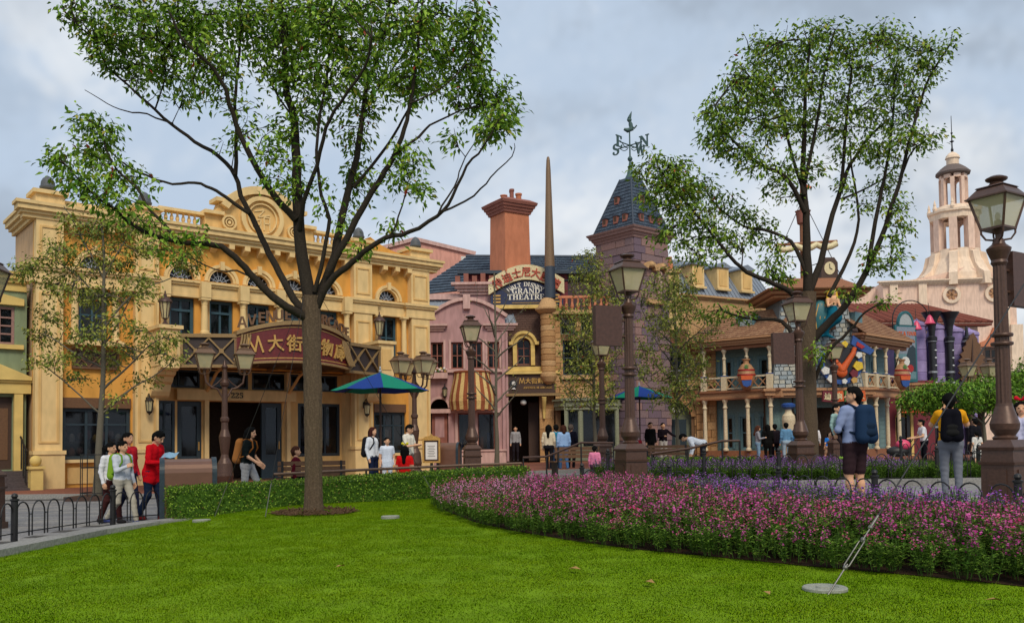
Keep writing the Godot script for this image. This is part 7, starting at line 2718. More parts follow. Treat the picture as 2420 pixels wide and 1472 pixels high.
func trees():
	grow("shade_tree", "large spreading tree with dark limbs rooted in the lawn", Vector3(-3.04, 0.0, -13.6), MAIN_LIMBS, MAIN_CLUMPS, 0.112, 14, 0, mats.bark, 5)
	grow("shade_tree", "tall leafy tree behind the lamp post in front of porch building", Vector3(8.0, 0.0, -24.0), RIGHT_LIMBS, RIGHT_CLUMPS, 0.155, 15, 1, mats.bark, 8)
	grow("young_tree", "slender young tree inside an iron guard before the arcade", Vector3(-10.67, -0.2, -22.9), SMALL_LIMBS, SMALL_CLUMPS, 0.125, 15, 2, mats.bark_thin, 12, 1.35)
	# three more young trees before the far shops
	grow("young_tree", "nearly bare young tree in front of the pink shop", Vector3(-0.6, 0.0, -33.0), generic_limbs(2.2, 7.4, 1.7, 0.11, 14, 3), generic_clumps(2.5, 7.6, 1.5, 14, 3, 4), 0.08, 2, 2, mats.bark_thin, 14)
	grow("young_tree", "airy young tree in front of the sage green bay window", Vector3(3.05, 0.0, -33.0), generic_limbs(2.1, 7.0, 1.7, 0.1, 12, 5), generic_clumps(2.4, 7.8, 1.5, 26, 18, 6), 0.13, 14, 2, mats.bark_thin, 15, 1.0)
	grow("young_tree", "airy young tree in front of the arched stone doorway", Vector3(5.75, 0.0, -31.0), generic_limbs(2.1, 6.6, 1.7, 0.1, 12, 7), generic_clumps(2.3, 7.0, 1.45, 26, 18, 9), 0.13, 14, 2, mats.bark_thin, 16, 1.0)
	# clipped trees by the violet hall
	var far = [[16.9, -35.0, 0.0, "low clipped tree in front of the violet columns"], [18.9, -35.6, 0.1, "low clipped tree beside the post behind the yellow shirted person"], [21.0, -36.5, 0.5, "clipped tree rising at the foot of the pink tower"]]
	for i in 3:
		var q = far[i]
		grow("clipped_tree", q[3], Vector3(q[0], 0, q[1]), generic_limbs(1.7, 3.0, 1.5, 0.1, 8, 20 + i), [[-0.8, 2.5 + q[2], 0, 0.8, 0.45, 46], [0.0, 2.7 + q[2], 0.3, 0.9, 0.5, 56], [0.9, 2.5 + q[2], 0, 0.8, 0.45, 46], [0.2, 2.5 + q[2], -0.8, 0.9, 0.45, 40], [0.0, 2.85 + q[2], 0, 0.6, 0.3 + q[2], 20]], 0.16, 16, 3, mats.bark_thin, 40 + i, 2.0)
	# ring of bark chips round the main trunk
	var mu := MB.new()
	var g := RandomNumberGenerator.new()
	g.seed = 2
	for i in 900:
		var a = g.randf() * TAU
		var r = 0.2 + 0.42 * sqrt(g.randf())
		var p = Vector3(-3.04 + cos(a) * r, ly(-3.04 + cos(a) * r, -13.6) + 0.02 + 0.09 * (0.62 - r), -13.6 + sin(a) * r)
		var d = Vector3(g.randfn(), g.randf_range(0, 0.4), g.randfn()).normalized()
		mu.bar(p, p + d * g.randf_range(0.03, 0.09), 0.014, 0.008)
	var mo = pt(self, "bark_mulch", mu, mats.mulch)
	mo.set_meta("kind", "stuff")
	tag(mo, "brown bark chips piled round the main trunk", "mulch")

func scatter(called: String, label: String, category: String, m: Mesh, mat: Material, tfs: Array, cols := []):
	var mm := MultiMesh.new()
	mm.transform_format = MultiMesh.TRANSFORM_3D
	mm.use_colors = cols.size() > 0
	mm.mesh = m
	mm.instance_count = tfs.size()
	for i in tfs.size():
		mm.set_instance_transform(i, tfs[i])
		if cols.size() > 0:
			mm.set_instance_color(i, cols[i])
	var o := MultiMeshInstance3D.new()
	o.name = numbered(called)
	o.multimesh = mm
	o.material_override = mat
	add_child(o)
	o.set_meta("kind", "stuff")
	tag(o, label, category)
	return o

func grass_patch(g: RandomNumberGenerator, size: float, n: int, h: float) -> ArrayMesh:
	var b := MB.new()
	for i in n:
		var p = Vector3(g.randfn() * size * 0.42, 0, g.randfn() * size * 0.42)
		var a = g.randf() * TAU
		var s = Vector3(cos(a), 0, sin(a)) * 0.0024
		var tip = p + Vector3(g.randfn() * 0.3, 1.0, g.randfn() * 0.3) * h * g.randf_range(0.6, 1.15)
		var k = g.randf()
		b.col = lin(116, 150, 14).lerp(lin(134, 166, 28), k)
		if g.randf() < 0.03:
			b.col = lin(164, 166, 66)
		var nn = Vector3(g.randfn() * 0.3, 1, g.randfn() * 0.3).normalized()
		b.tri(p - s, p + s, tip, nn, nn, nn)
	return b.mesh()

func plant_mesh(g: RandomNumberGenerator, petal: Array, stems: int, h: float, leafy: int, bloom: int) -> ArrayMesh:
	var b := MB.new()
	for i in stems:
		var a = g.randf() * TAU
		var r = g.randf() * 0.09
		var p0 = Vector3(cos(a) * r, 0, sin(a) * r)
		var lean = Vector3(cos(a) * 0.22, 1, sin(a) * 0.22).normalized()
		var hh = h * g.randf_range(0.75, 1.1)
		var top = p0 + lean * hh
		b.col = lin(70, 96, 44)
		b.tube([p0, top], [0.004, 0.002], 3, false)
		for k in leafy:
			var t = g.randf_range(0.12, 0.85)
			var th = g.randf() * TAU
			var dir = Vector3(cos(th), g.randf_range(-0.1, 0.7), sin(th)).normalized()
			leaf(b, p0.lerp(top, t), dir, Vector3.UP, g.randf_range(0.045, 0.075), 0.02, lin(64, 98, 34).lerp(lin(128, 156, 62), g.randf() * 0.7))
		for k in bloom:
			var t = 1.0 - 0.34 * g.randf()
			var th = g.randf() * TAU
			var dir = Vector3(cos(th), g.randf_range(-0.2, 0.5), sin(th)).normalized()
			var c: Color = petal[g.randi() % petal.size()]
			leaf(b, p0.lerp(top, t) + dir * 0.006, dir, Vector3(g.randfn(), 1, g.randfn()).normalized(), g.randf_range(0.018, 0.03), 0.02, c.lerp(Color.WHITE, g.randf() * 0.08))
	return b.mesh()

func hedge(label: String, a: Vector3, e: Vector3, thick: float, h: float, sd: int, dens := 2100.0, ls := 0.04):
	var g := RandomNumberGenerator.new()
	g.seed = sd
	var L = a.distance_to(e)
	var d = (e - a) / L
	var back = Vector3(d.z, 0, -d.x)
	if back.z > 0:
		back = -back
	var o = thing("hedge", label, "hedge", Vector3.ZERO, 0, "clipped hedges")
	var core := MB.new()
	core.col = lin(68, 100, 29)
	var seg = int(L / 0.5) + 1
	for i in seg:
		var p = a.lerp(e, float(i) / seg)
		var q = a.lerp(e, float(i + 1) / seg)
		var A = p + back * 0.07 + d * (0.07 if i == 0 else 0.0)
		var B = q + back * 0.07 - d * (0.07 if i == seg - 1 else 0.0)
		var C = B + back * (thick - 0.14)
		var D = A + back * (thick - 0.14)
		var u = Vector3(0, h - 0.07, 0)
		core.quad(A, B, B + u, A + u)
		core.quad(A + u, B + u, C + u, D + u)
		core.quad(C, D, D + u, C + u)
		if i == 0:
			core.quad(D, A, A + u, D + u)
		if i == seg - 1:
			core.quad(B, C, C + u, B + u)
	pt(o, "branch_mass", core, mats.leaf)
	var lv := MB.new()
	var f := FastNoiseLite.new()
	f.frequency = 2.6
	f.seed = sd
	var faces = [[L * h * 1.0, 0], [L * thick, 1], [thick * h, 2], [L * h * 0.4, 3], [thick * h, 4]]
	for fc in faces:
		for i in int(fc[0] * dens):
			var s = g.randf() * L
			var v = g.randf() * h
			var w = g.randf() * thick
			var nr = Vector3.UP
			match fc[1]:
				0:
					w = g.randf() * 0.08
					nr = -back
				1:
					v = h - g.randf() * 0.07
				2:
					s = g.randf() * 0.08
					nr = -d
				3:
					w = thick - g.randf() * 0.08
					nr = back
				4:
					s = L - g.randf() * 0.08
					nr = d
			var p = a + d * s + back * w + Vector3(0, v, 0)
			p += nr * f.get_noise_3d(p.x * 2.0, p.y * 2.0, p.z * 2.0) * 0.05
			var dir = (nr * 0.35 + Vector3(g.randfn(), g.randfn() + 0.3, g.randfn()) * 0.7).normalized()
			var c = lin(46, 78, 20).lerp(lin(90, 122, 38), g.randf())
			if g.randf() < 0.22:
				c = lin(112, 150, 46).lerp(lin(146, 172, 62), g.randf())
			elif g.randf() < 0.04:
				c = lin(120, 100, 60)
			leaf(lv, p, dir, (nr + Vector3(g.randfn(), g.randfn(), g.randfn()) * 0.5).normalized(), ls * g.randf_range(0.7, 1.3), ls * 0.55, c)
	pt(o, "foliage", lv, mats.leaf)

func planting():
	mk("hedge_core", 70, 98, 32, 0.95, "grain", 1.5, 0.8)
	var g := RandomNumberGenerator.new()
	g.seed = 99
	# turf blades
	var pm := [grass_patch(g, 0.25, 900, 0.009), grass_patch(g, 0.25, 900, 0.008)]
	var f := FastNoiseLite.new()
	f.frequency = 0.55
	f.fractal_octaves = 3
	f.seed = 5
	var tf := [[], []]
	var cl := [[], []]
	var x = -7.0
	while x < 4.8:
		var z = -4.2
		while z > -17.6:
			var p = Vector2(x + g.randf_range(-0.07, 0.07), z + g.randf_range(-0.07, 0.07))
			if p.x / p.y < 0.72 and p.x / p.y > -0.66 and Geometry2D.is_point_in_polygon(p, lawn_edge) and not Geometry2D.is_point_in_polygon(p, bed_edge):
				var k = f.get_noise_2d(p.x * 0.7 + p.y * 0.5, p.y * 1.7 - p.x * 0.5) * 0.5 + 0.5
				var i = g.randi() % 2
				tf[i].append(Transform3D(Basis(Vector3.UP, g.randf() * TAU).scaled(Vector3(1, g.randf_range(0.8, 1.15), 1)), Vector3(p.x, ly(p.x, p.y), p.y)))
				cl[i].append(Color(0.76, 0.88, 0.74).lerp(Color(1.0, 1.0, 0.9), smoothstep(0.25, 0.75, k)))
			z -= 0.235
		x += 0.235
	for i in 2:
		scatter("lawn_grass", "short bright green mown grass covering the lawn", "grass", pm[i], mats.bloom, tf[i], cl[i])
	# flower bed: drifts of magenta, rose and violet spikes with green between
	var mag = [lin(178, 52, 132), lin(190, 78, 150), lin(152, 38, 112)]
	var rose = [lin(192, 72, 124), lin(200, 104, 146), lin(176, 52, 100)]
	var vio = [lin(132, 66, 158), lin(150, 84, 176), lin(108, 52, 142)]
	var pale = [lin(206, 130, 170), lin(190, 110, 160)]
	var kinds = [["magenta_flowers", "magenta flower spikes in the big flower bed", mag], ["rose_flowers", "rose pink flower spikes in the big flower bed", rose], ["violet_flowers", "violet flower spikes in the big flower bed", vio], ["pale_flowers", "pale pink flower spikes at the tip of the big flower bed", pale]]
	var meshes = []
	var pt_t = []
	for q in kinds:
		meshes.append([plant_mesh(g, q[2], 6, 0.4, 14, 10), plant_mesh(g, q[2], 6, 0.42, 15, 7)])
		pt_t.append([[], []])
	var greens = [plant_mesh(g, mag, 7, 0.36, 16, 0), plant_mesh(g, mag, 7, 0.34, 16, 1)]
	var gt = [[], []]
	var r = Rect2(bed_edge[0], Vector2.ZERO)
	for p in bed_edge:
		r = r.expand(p)
	f.frequency = 0.9
	var yy = r.position.y
	while yy < r.end.y:
		var xx = r.position.x
		while xx < r.end.x:
			var p = Vector2(xx, yy) + Vector2(g.randf_range(-0.07, 0.07), g.randf_range(-0.07, 0.07))
			xx += 0.152
			var inside = Geometry2D.is_point_in_polygon(p, bed_edge)
			if not inside and not Geometry2D.is_point_in_polygon(p + Vector2(0.09, -0.13), bed_edge):
				continue
			var dist := 9.0
			for i in range(1, 11):
				dist = min(dist, p.distance_to(Geometry2D.get_closest_point_to_segment(p, bed_edge[i], bed_edge[i + 1])))
			var sc = g.randf_range(0.8, 1.15) * lerpf(0.75, 1.0, smoothstep(0.0, 0.5, dist))
			var t = Transform3D(Basis(Vector3.UP, g.randf() * TAU).scaled(Vector3(1.1, 1, 1.1) * sc), Vector3(p.x, ly(p.x, p.y) + 0.03, p.y))
			var nz = f.get_noise_2d(p.x * 1.3, p.y * 1.3)
			var k = 0
			if dist > 3.6 + nz * 1.2 or (p.x > 2.6 and dist > 2.5 + nz):
				k = 2
			elif p.x < 0.2 and nz < 0.1 and p.y < -11.5:
				k = 3
			elif nz > 0.12:
				k = 1
			if g.randf() < (0.4 + 0.45 * clampf(f.get_noise_2d(p.x * 2.5 + 30, p.y * 2.5), -0.6, 0.6)):
				gt[g.randi() % 2].append(t)
			else:
				pt_t[k][g.randi() % 2].append(t)
		yy += 0.152
	for i in 4:
		for j in 2:
			if pt_t[i][j].size() > 0:
				scatter(kinds[i][0], kinds[i][1], "flowers", meshes[i][j], mats.bloom, pt_t[i][j])
	for j in 2:
		scatter("green_bedding", "green leafy plants between the flower spikes", "plants", greens[j], mats.bloom, gt[j])
	# hedges
	hedge("long clipped hedge behind the main tree trunk", Vector3(-5.5, -0.2, -14.4), Vector3(0.35, -0.02, -17.9), 0.75, 0.58, 3)
	hedge("short clipped hedge beyond the lamp with a brown speaker panel", Vector3(2.9, 0.08, -24.6), Vector3(6.3, 0.08, -23.4), 0.8, 0.48, 4, 1300, 0.05)
	# planted island on the plaza with violet flowers and grass
	var isl := PackedVector2Array([Vector2(1.9, -23.0), Vector2(3.2, -20.3), Vector2(6.5, -19.2), Vector2(10.5, -19.4), Vector2(11.6, -20.6), Vector2(11.5, -24), Vector2(9.5, -26.5), Vector2(4.0, -26)])
	var im = sheet(isl, 0.1, func(a, b): return 0.0)
	struct(pt(self, "island_soil", im, mats.soil))
	var kbo = thing("island_kerb", "", "")
	kbo.remove_meta("label"); kbo.remove_meta("category")
	struct(kbo)
	for i in isl.size():
		var p = isl[i]
		var q = isl[(i + 1) % isl.size()]
		var n = max(1, int(p.distance_to(q) / 1.1))
		for k in n:
			var s = p.lerp(q, (k + 0.005) / n)
			var e = p.lerp(q, (k + 0.995) / n)
			var m := MB.new()
			m.bar(Vector3(s.x, 0.05, s.y), Vector3(e.x, 0.05, e.y), 0.26, 0.2)
			pt(kbo, "kerb_stone", m, [mats.kerb, mats.kerb_b][k % 2])
	var it = [[], []]
	var i2 = []
	for i in 1500:
		var p = Vector2(g.randf_range(2.2, 11.4), g.randf_range(-25.8, -19.4))
		if not Geometry2D.is_point_in_polygon(p, isl) or (p.x < 6.5 and p.y < -23.0 + (6.3 - p.x) * -0.35):
			continue
		var t = Transform3D(Basis(Vector3.UP, g.randf() * TAU).scaled(Vector3.ONE * g.randf_range(0.9, 1.25)), Vector3(p.x, 0.1, p.y))
		if p.x > 9.6 + f.get_noise_2d(p.y, 3.0):
			i2.append(t)
		elif g.randf() < 0.62:
			i2.append(t)
		else:
			it[i % 2].append(t)
	for j in 2:
		scatter("violet_flowers", "violet flower spikes in the fenced island round the tree", "flowers", meshes[2][j], mats.bloom, it[j])
	scatter("green_bedding", "green leafy plants in the fenced island round the tree", "plants", greens[0], mats.bloom, i2)
	# a few fallen leaves on the lawn
	var spots = [[0.42, -6.9], [-6.1, -10.6], [1.6, -5.6], [2.9, -5.3], [-1.4, -7.4], [0.9, -6.2]]
	for i in spots.size():
		var m := MB.new()
		leaf(m, Vector3.ZERO, Vector3(0.8, 0.1, 0.5).normalized(), Vector3(0.1, 1, 0.2).normalized(), 0.11, 0.06, Color.WHITE)
		var o = pt(self, "fallen_leaf", m, mats.leaf_dry)
		o.position = Vector3(spots[i][0], ly(spots[i][0], spots[i][1]) + 0.035, spots[i][1])
		o.rotation_degrees.y = i * 67
		tag(o, ["dry curled leaf lying alone in the middle of the lawn", "dry leaf on the grass close to the lawn kerb", "dry leaf on the grass before the anchor plate", "dry leaf on the grass between anchor plate and flowers", "dry leaf on the open lawn in front of the main tree", "dry leaf on the grass in front of the flower bed curve"][i], "leaf", "fallen leaves on the lawn")

func lantern(parent: Node, at: Vector3, s: float, mat: Material):
	# square tapering street lantern; origin at the bottom of its cradle
	var n := Node3D.new()
	n.name = "lantern"
	parent.add_child(n, true)
	n.position = at
	n.scale = Vector3.ONE * s
	var b := MB.new()
	b.lathe([0.05, 0.0, 0.05, 0.12, 0.09, 0.2], 10)
	for k in 4:
		var a = TAU * k / 4 + PI / 4
		var d = Vector3(cos(a), 0, sin(a))
		b.tube([d * 0.05 + Vector3(0, 0.02, 0), d * 0.2 + Vector3(0, 0.04, 0), d * 0.27 + Vector3(0, 0.14, 0), d * 0.27 + Vector3(0, 0.24, 0)], 0.018, 6)
		b.bar(d * 0.275 + Vector3(0, 0.22, 0), d * 0.45 + Vector3(0, 0.74, 0), 0.034)
	b.frustum(0.42, 0.42, 0.2, 0.42, 0.42, 0.235)
	pt(n, "lantern_frame", b, mat)
	var r := MB.new()
	r.frustum(0.74, 0.74, 0.735, 0.74, 0.74, 0.76)
	r.frustum(0.7, 0.7, 0.76, 0.44, 0.44, 0.93)
	r.frustum(0.5, 0.5, 0.93, 0.46, 0.46, 0.95)
	r.lathe([0.2, 0.95, 0.12, 1.0, 0.1, 1.04, 0.17, 1.07, 0.18, 1.1, 0.1, 1.14, 0.0, 1.16], 12)
	pt(n, "lantern_roof", r, mat)
	var g := MB.new()
	var c0 = []
	var c1 = []
	for k in 4:
		var a = TAU * k / 4 + PI / 4
		c0.append(Vector3(cos(a) * 0.265, 0.235, sin(a) * 0.265))
		c1.append(Vector3(cos(a) * 0.44, 0.735, sin(a) * 0.44))
	for k in 4:
		var j = (k + 1) % 4
		var p := MB.new()
		p.quad(c0[k], c0[j], c1[j], c1[k])
		pt(n, "lantern_pane", p, mats.lamp_glass)
	var l := MB.new()
	l.lathe([0.06, 0.235, 0.06, 0.36, 0.03, 0.38], 10)
	l.col = Color.WHITE
	pt(n, "lamp_socket", l, mats.black_iron)
	var bl := MB.new()
	bl.ellipsoid(Vector3(0, 0.44, 0), Vector3(0.045, 0.07, 0.045), 10, 6)
	pt(n, "bulb", bl, mats.white_paint)

func lamp_post(label: String, at: Vector3, turn: float, panel := 0.0) -> Node3D:
	var o = thing("street_lamp", label, "street lamp", at, turn, "brown street lamps")
	var m = mats.bronze
	var p := MB.new()
	p.frustum(0.528, 0.528, -0.3, 0.528, 0.528, 0.1)
	p.frustum(0.464, 0.464, 0.1, 0.448, 0.448, 0.66)
	p.frustum(0.496, 0.496, 0.66, 0.512, 0.512, 0.7)
	p.frustum(0.448, 0.448, 0.7, 0.432, 0.432, 0.86)
	p.frustum(0.480, 0.480, 0.86, 0.496, 0.496, 0.9)
	p.frustum(0.496, 0.496, 0.9, 0.320, 0.320, 1.0)
	pt(o, "pedestal", p, m)
	for k in 4:
		var q = bx(o, "pedestal_door", m, -0.13, 0.13, 0.16, 0.6, 0.22, 0.24)
		q.position = Basis(Vector3.UP, k * PI / 2) * q.position
		q.rotation.y = k * PI / 2
	var b := MB.new()
	b.lathe([0.15, 1.0, 0.16, 1.03, 0.13, 1.06, 0.18, 1.14, 0.19, 1.22, 0.15, 1.34, 0.11, 1.46, 0.105, 1.5], 20)
	pt(o, "bulbous_base", b, m)
	var s := MB.new()
	var rows = [[0.1, 1.5], [0.095, 2.3], [0.085, 3.4]]
	for i in 2:
		for k in 24:
			var a0 = TAU * k / 24
			var a1 = TAU * (k + 1) / 24
			var f0 = 1.0 if k % 2 else 0.88
			var f1 = 0.88 if k % 2 else 1.0
			var r0 = rows[i][0]
			var r1 = rows[i + 1][0]
			s.quad(Vector3(cos(a0) * r0 * f0, rows[i][1], -sin(a0) * r0 * f0), Vector3(cos(a1) * r0 * f1, rows[i][1], -sin(a1) * r0 * f1), Vector3(cos(a1) * r1 * f1, rows[i + 1][1], -sin(a1) * r1 * f1), Vector3(cos(a0) * r1 * f0, rows[i + 1][1], -sin(a0) * r1 * f0))
	pt(o, "fluted_shaft", s, m)
	for y in [2.32, 2.44]:
		var c := MB.new()
		c.lathe([0.1, y - 0.03, 0.14, y - 0.02, 0.145, y, 0.14, y + 0.02, 0.1, y + 0.03], 16)
		pt(o, "collar", c, m)
	var cp := MB.new()
	cp.lathe([0.085, 3.4, 0.11, 3.44, 0.1, 3.48, 0.15, 3.6, 0.16, 3.64, 0.09, 3.7, 0.06, 3.78], 16)
	pt(o, "capital", cp, m)
	lantern(o, Vector3(0, 3.74, 0), 0.8, m)
	if panel != 0.0:
		var w = 0.56
		var e = bx(o, "speaker_panel", mats.panel_brown, panel - w / 2, panel + w / 2, 2.86, 3.62, -0.05, 0.07)
		for y in [3.05, 3.35]:
			var a := MB.new()
			a.tube([Vector3(0, y, 0), Vector3(panel, y, 0)], 0.025, 6)
			pt(o, "panel_arm", a, m)
	return o

func twin_lamp(label: String, at: Vector3, turn: float, arms := 2):
	var o = thing("branched_lamp", label, "street lamp", at, turn, "branched street lamps")
	var m = mats.bronze
	turned(o, "post", 0, 0, [0.3, 0.0, 0.3, 0.2, 0.2, 0.3, 0.24, 0.5, 0.2, 0.85, 0.12, 1.0, 0.1, 1.1, 0.14, 1.4, 0.16, 1.6, 0.1, 1.8, 0.09, 2.0, 0.12, 2.04, 0.12, 2.12, 0.085, 2.16, 0.075, 3.0, 0.12, 3.05, 0.13, 3.12, 0.08, 3.2, 0.06, 3.5, 0.1, 3.56, 0.06, 3.62, 0.0, 3.78], m, 16)
	for k in arms:
		var a = TAU * k / arms
		var d = Vector3(cos(a), 0, sin(a))
		var b := MB.new()
		b.tube([d * 0.06 + Vector3(0, 2.7, 0), d * 0.2 + Vector3(0, 2.95, 0), d * 0.34 + Vector3(0, 2.98, 0), d * 0.5 + Vector3(0, 3.12, 0), d * 0.54 + Vector3(0, 3.38, 0)], 0.03, 8)
		b.tube([d * 0.06 + Vector3(0, 3.25, 0), d * 0.2 + Vector3(0, 3.1, 0), d * 0.34 + Vector3(0, 3.0, 0)], 0.018, 6)
		b.arch(0, 0, 0, 0.001, 0, 0.001, 0, PI, 3)
		pt(o, "arm", b, m)
		lantern(o, d * 0.54 + Vector3(0, 3.34, 0), 0.78, mats.bronze_light)

func hoop_fence(label: String, pts: Array, hf: Callable, hoop: float, h: float, post_every: int):
	var o = thing("hoop_fence", label, "fence", Vector3.ZERO, 0, "low black hoop fences")
	var run = []
	for i in pts.size() - 1:
		var a: Vector2 = pts[i]
		var e: Vector2 = pts[i + 1]
		var n = max(1, int(round(a.distance_to(e) / hoop)))
		for k in n:
			run.append([a.lerp(e, float(k) / n), a.lerp(e, float(k + 1) / n)])
	for i in run.size():
		var a = run[i][0]
		var e = run[i][1]
		var ya = hf.call(a.x, a.y)
		var A = Vector3(a.x, ya, a.y)
		var E = Vector3(e.x, hf.call(e.x, e.y), e.y)
		if i % post_every == 0:
			var pm := MB.new()
			pm.lathe([0.045, -0.05, 0.045, h * 1.0, 0.06, h * 1.02, 0.06, h * 1.06, 0.03, h * 1.08, 0.045, h * 1.14, 0.035, h * 1.2, 0.0, h * 1.23], 10)
			var po = pt(o, "post", pm, mats.black_iron)
			po.position = A
		var b := MB.new()
		var ps = []
		var l = A.lerp(E, 0.1)
		var r = A.lerp(E, 0.9)
		var mid = A.lerp(E, 0.5)
		ps.append(l)
		ps.append(l + Vector3(0, h * 0.62, 0))
		for k in range(1, 8):
			var t = PI * k / 8
			ps.append(mid - (mid - l) * cos(t) + Vector3(0, h * 0.62 + h * 0.34 * sin(t), 0))
		ps.append(r + Vector3(0, h * 0.62, 0))
		ps.append(r)
		b.tube(ps, 0.011, 6)
		pt(o, "hoop", b, mats.black_iron)
		var q := MB.new()
		q.tube([A + Vector3(0, 0.06, 0), E + Vector3(0, 0.06, 0)], 0.009, 5)
		q.tube([l + Vector3(0, h * 0.6, 0), A + Vector3(0, h * 0.6, 0)], 0.008, 5)
		q.tube([r + Vector3(0, h * 0.6, 0), E + Vector3(0, h * 0.6, 0)], 0.008, 5)
		pt(o, "rail", q, mats.black_iron)

func parasol(label: String, at: Vector3, d: float, y: float, turn: float):
	var o = thing("parasol", label, "parasol", at, turn, "green and blue parasols")
	turned(o, "pole", 0, 0, [0.03, 0.0, 0.03, y + 0.55], mats.wood_dark, 8)
	turned(o, "base", 0, 0, [0.32, -0.05, 0.32, 0.06, 0.08, 0.1, 0.05, 0.3], mats.black_iron, 12)
	var r = d / 2
	for k in 8:
		var a0 = TAU * k / 8
		var a1 = TAU * (k + 1) / 8
		var b := MB.new()
		var P = []
		for t in [0.02, 0.35, 0.7, 1.0]:
			var yy = y + 0.5 * (1.0 - pow(t, 1.15))
			P.append([Vector3(cos(a0) * r * t, yy, sin(a0) * r * t), Vector3(cos(a1) * r * t, yy, sin(a1) * r * t), Vector3(cos((a0 + a1) / 2) * r * t * 0.955, yy - 0.03 * t, sin((a0 + a1) / 2) * r * t * 0.955)])
		for i in 3:
			b.quad(P[i][0], P[i + 1][0], P[i + 1][2], P[i][2])
			b.quad(P[i][2], P[i + 1][2], P[i + 1][1], P[i][1])
		pt(o, "canopy_panel", b, mats.canvas_green if k % 2 else mats.canvas_blue)
		var c := MB.new()
		c.tube([Vector3(0, y + 0.47, 0), Vector3(cos(a0) * r * 0.99, y - 0.02, sin(a0) * r * 0.99)], 0.012, 5)
		pt(o, "rib", c, mats.wood_dark)
	turned(o, "finial", 0, 0, [0.04, y + 0.5, 0.05, y + 0.54, 0.02, y + 0.58, 0.03, y + 0.62, 0.0, y + 0.68], mats.silver, 8)

func bin(label: String, at: Vector3, turn: float, l: float, h: float):
	var o = thing("litter_bin", label, "litter bin", at, turn, "brown litter bins")
	var w := 0.56
	var pl := PackedVector2Array([Vector2(-w / 2, 0.0), Vector2(w / 2, 0.0), Vector2(w / 2, h - w * 0.42)])
	for i in range(1, 10):
		var a = PI * i / 10
		pl.append(Vector2(cos(a) * w / 2, h - w * 0.42 + sin(a) * w * 0.42))
	pl.append(Vector2(-w / 2, h - w * 0.42))
	var b := MB.new()
	b.prism(pl, -l / 2, l / 2)
	pt(o, "body", b, mats.bin_brown)
	for z in [-l / 2, l / 2]:
		var r := MB.new()
		r.arch(0, h - w * 0.42, w * 0.46, w * 0.54, z - 0.04, z + 0.04, 0, PI, 14, 0.86)
		r.box(-w * 0.54, -w * 0.46, 0, h - w * 0.42, z - 0.04, z + 0.04)
		r.box(w * 0.46, w * 0.54, 0, h - w * 0.42, z - 0.04, z + 0.04)
		pt(o, "end_rim", r, mats.teal_dark)
	bx(o, "flap", mats.black_iron, w * 0.5, w * 0.512, h * 0.6, h * 0.74, -l * 0.3, l * 0.3)
	bx(o, "plinth", mats.wood_dark, -w * 0.52, w * 0.52, -0.06, 0.08, -l * 0.52, l * 0.52)

func rail(label: String, pts: Array, mat: Material, posts: Array):
	var o = thing("handrail", label, "handrail", Vector3.ZERO, 0)
	var b := MB.new()
	b.tube(pts, 0.03, 8)
	pt(o, "top_rail", b, mat)
	for i in posts:
		var p: Vector3 = pts[i]
		var q := MB.new()
		q.tube([Vector3(p.x, gy(p.x, p.z) - 0.05, p.z), p], 0.022, 6)
		pt(o, "post", q, mats.black_iron)
	return o

func guy(label: String, a: Vector3, e: Vector3, m: Material, sleeve: float, wire := 0.004):
	var o = thing("guy_wire", label, "guy wire")
	var b := MB.new()
	b.tube([a, e], wire, 5)
	pt(o, "wire", b, m)
	var d = (e - a).normalized()
	var s := MB.new()
	s.tube([a - d * 0.02, a + d * sleeve], wire * 1.7, 6)
	pt(o, "sleeve", s, mats.steel)
	return o

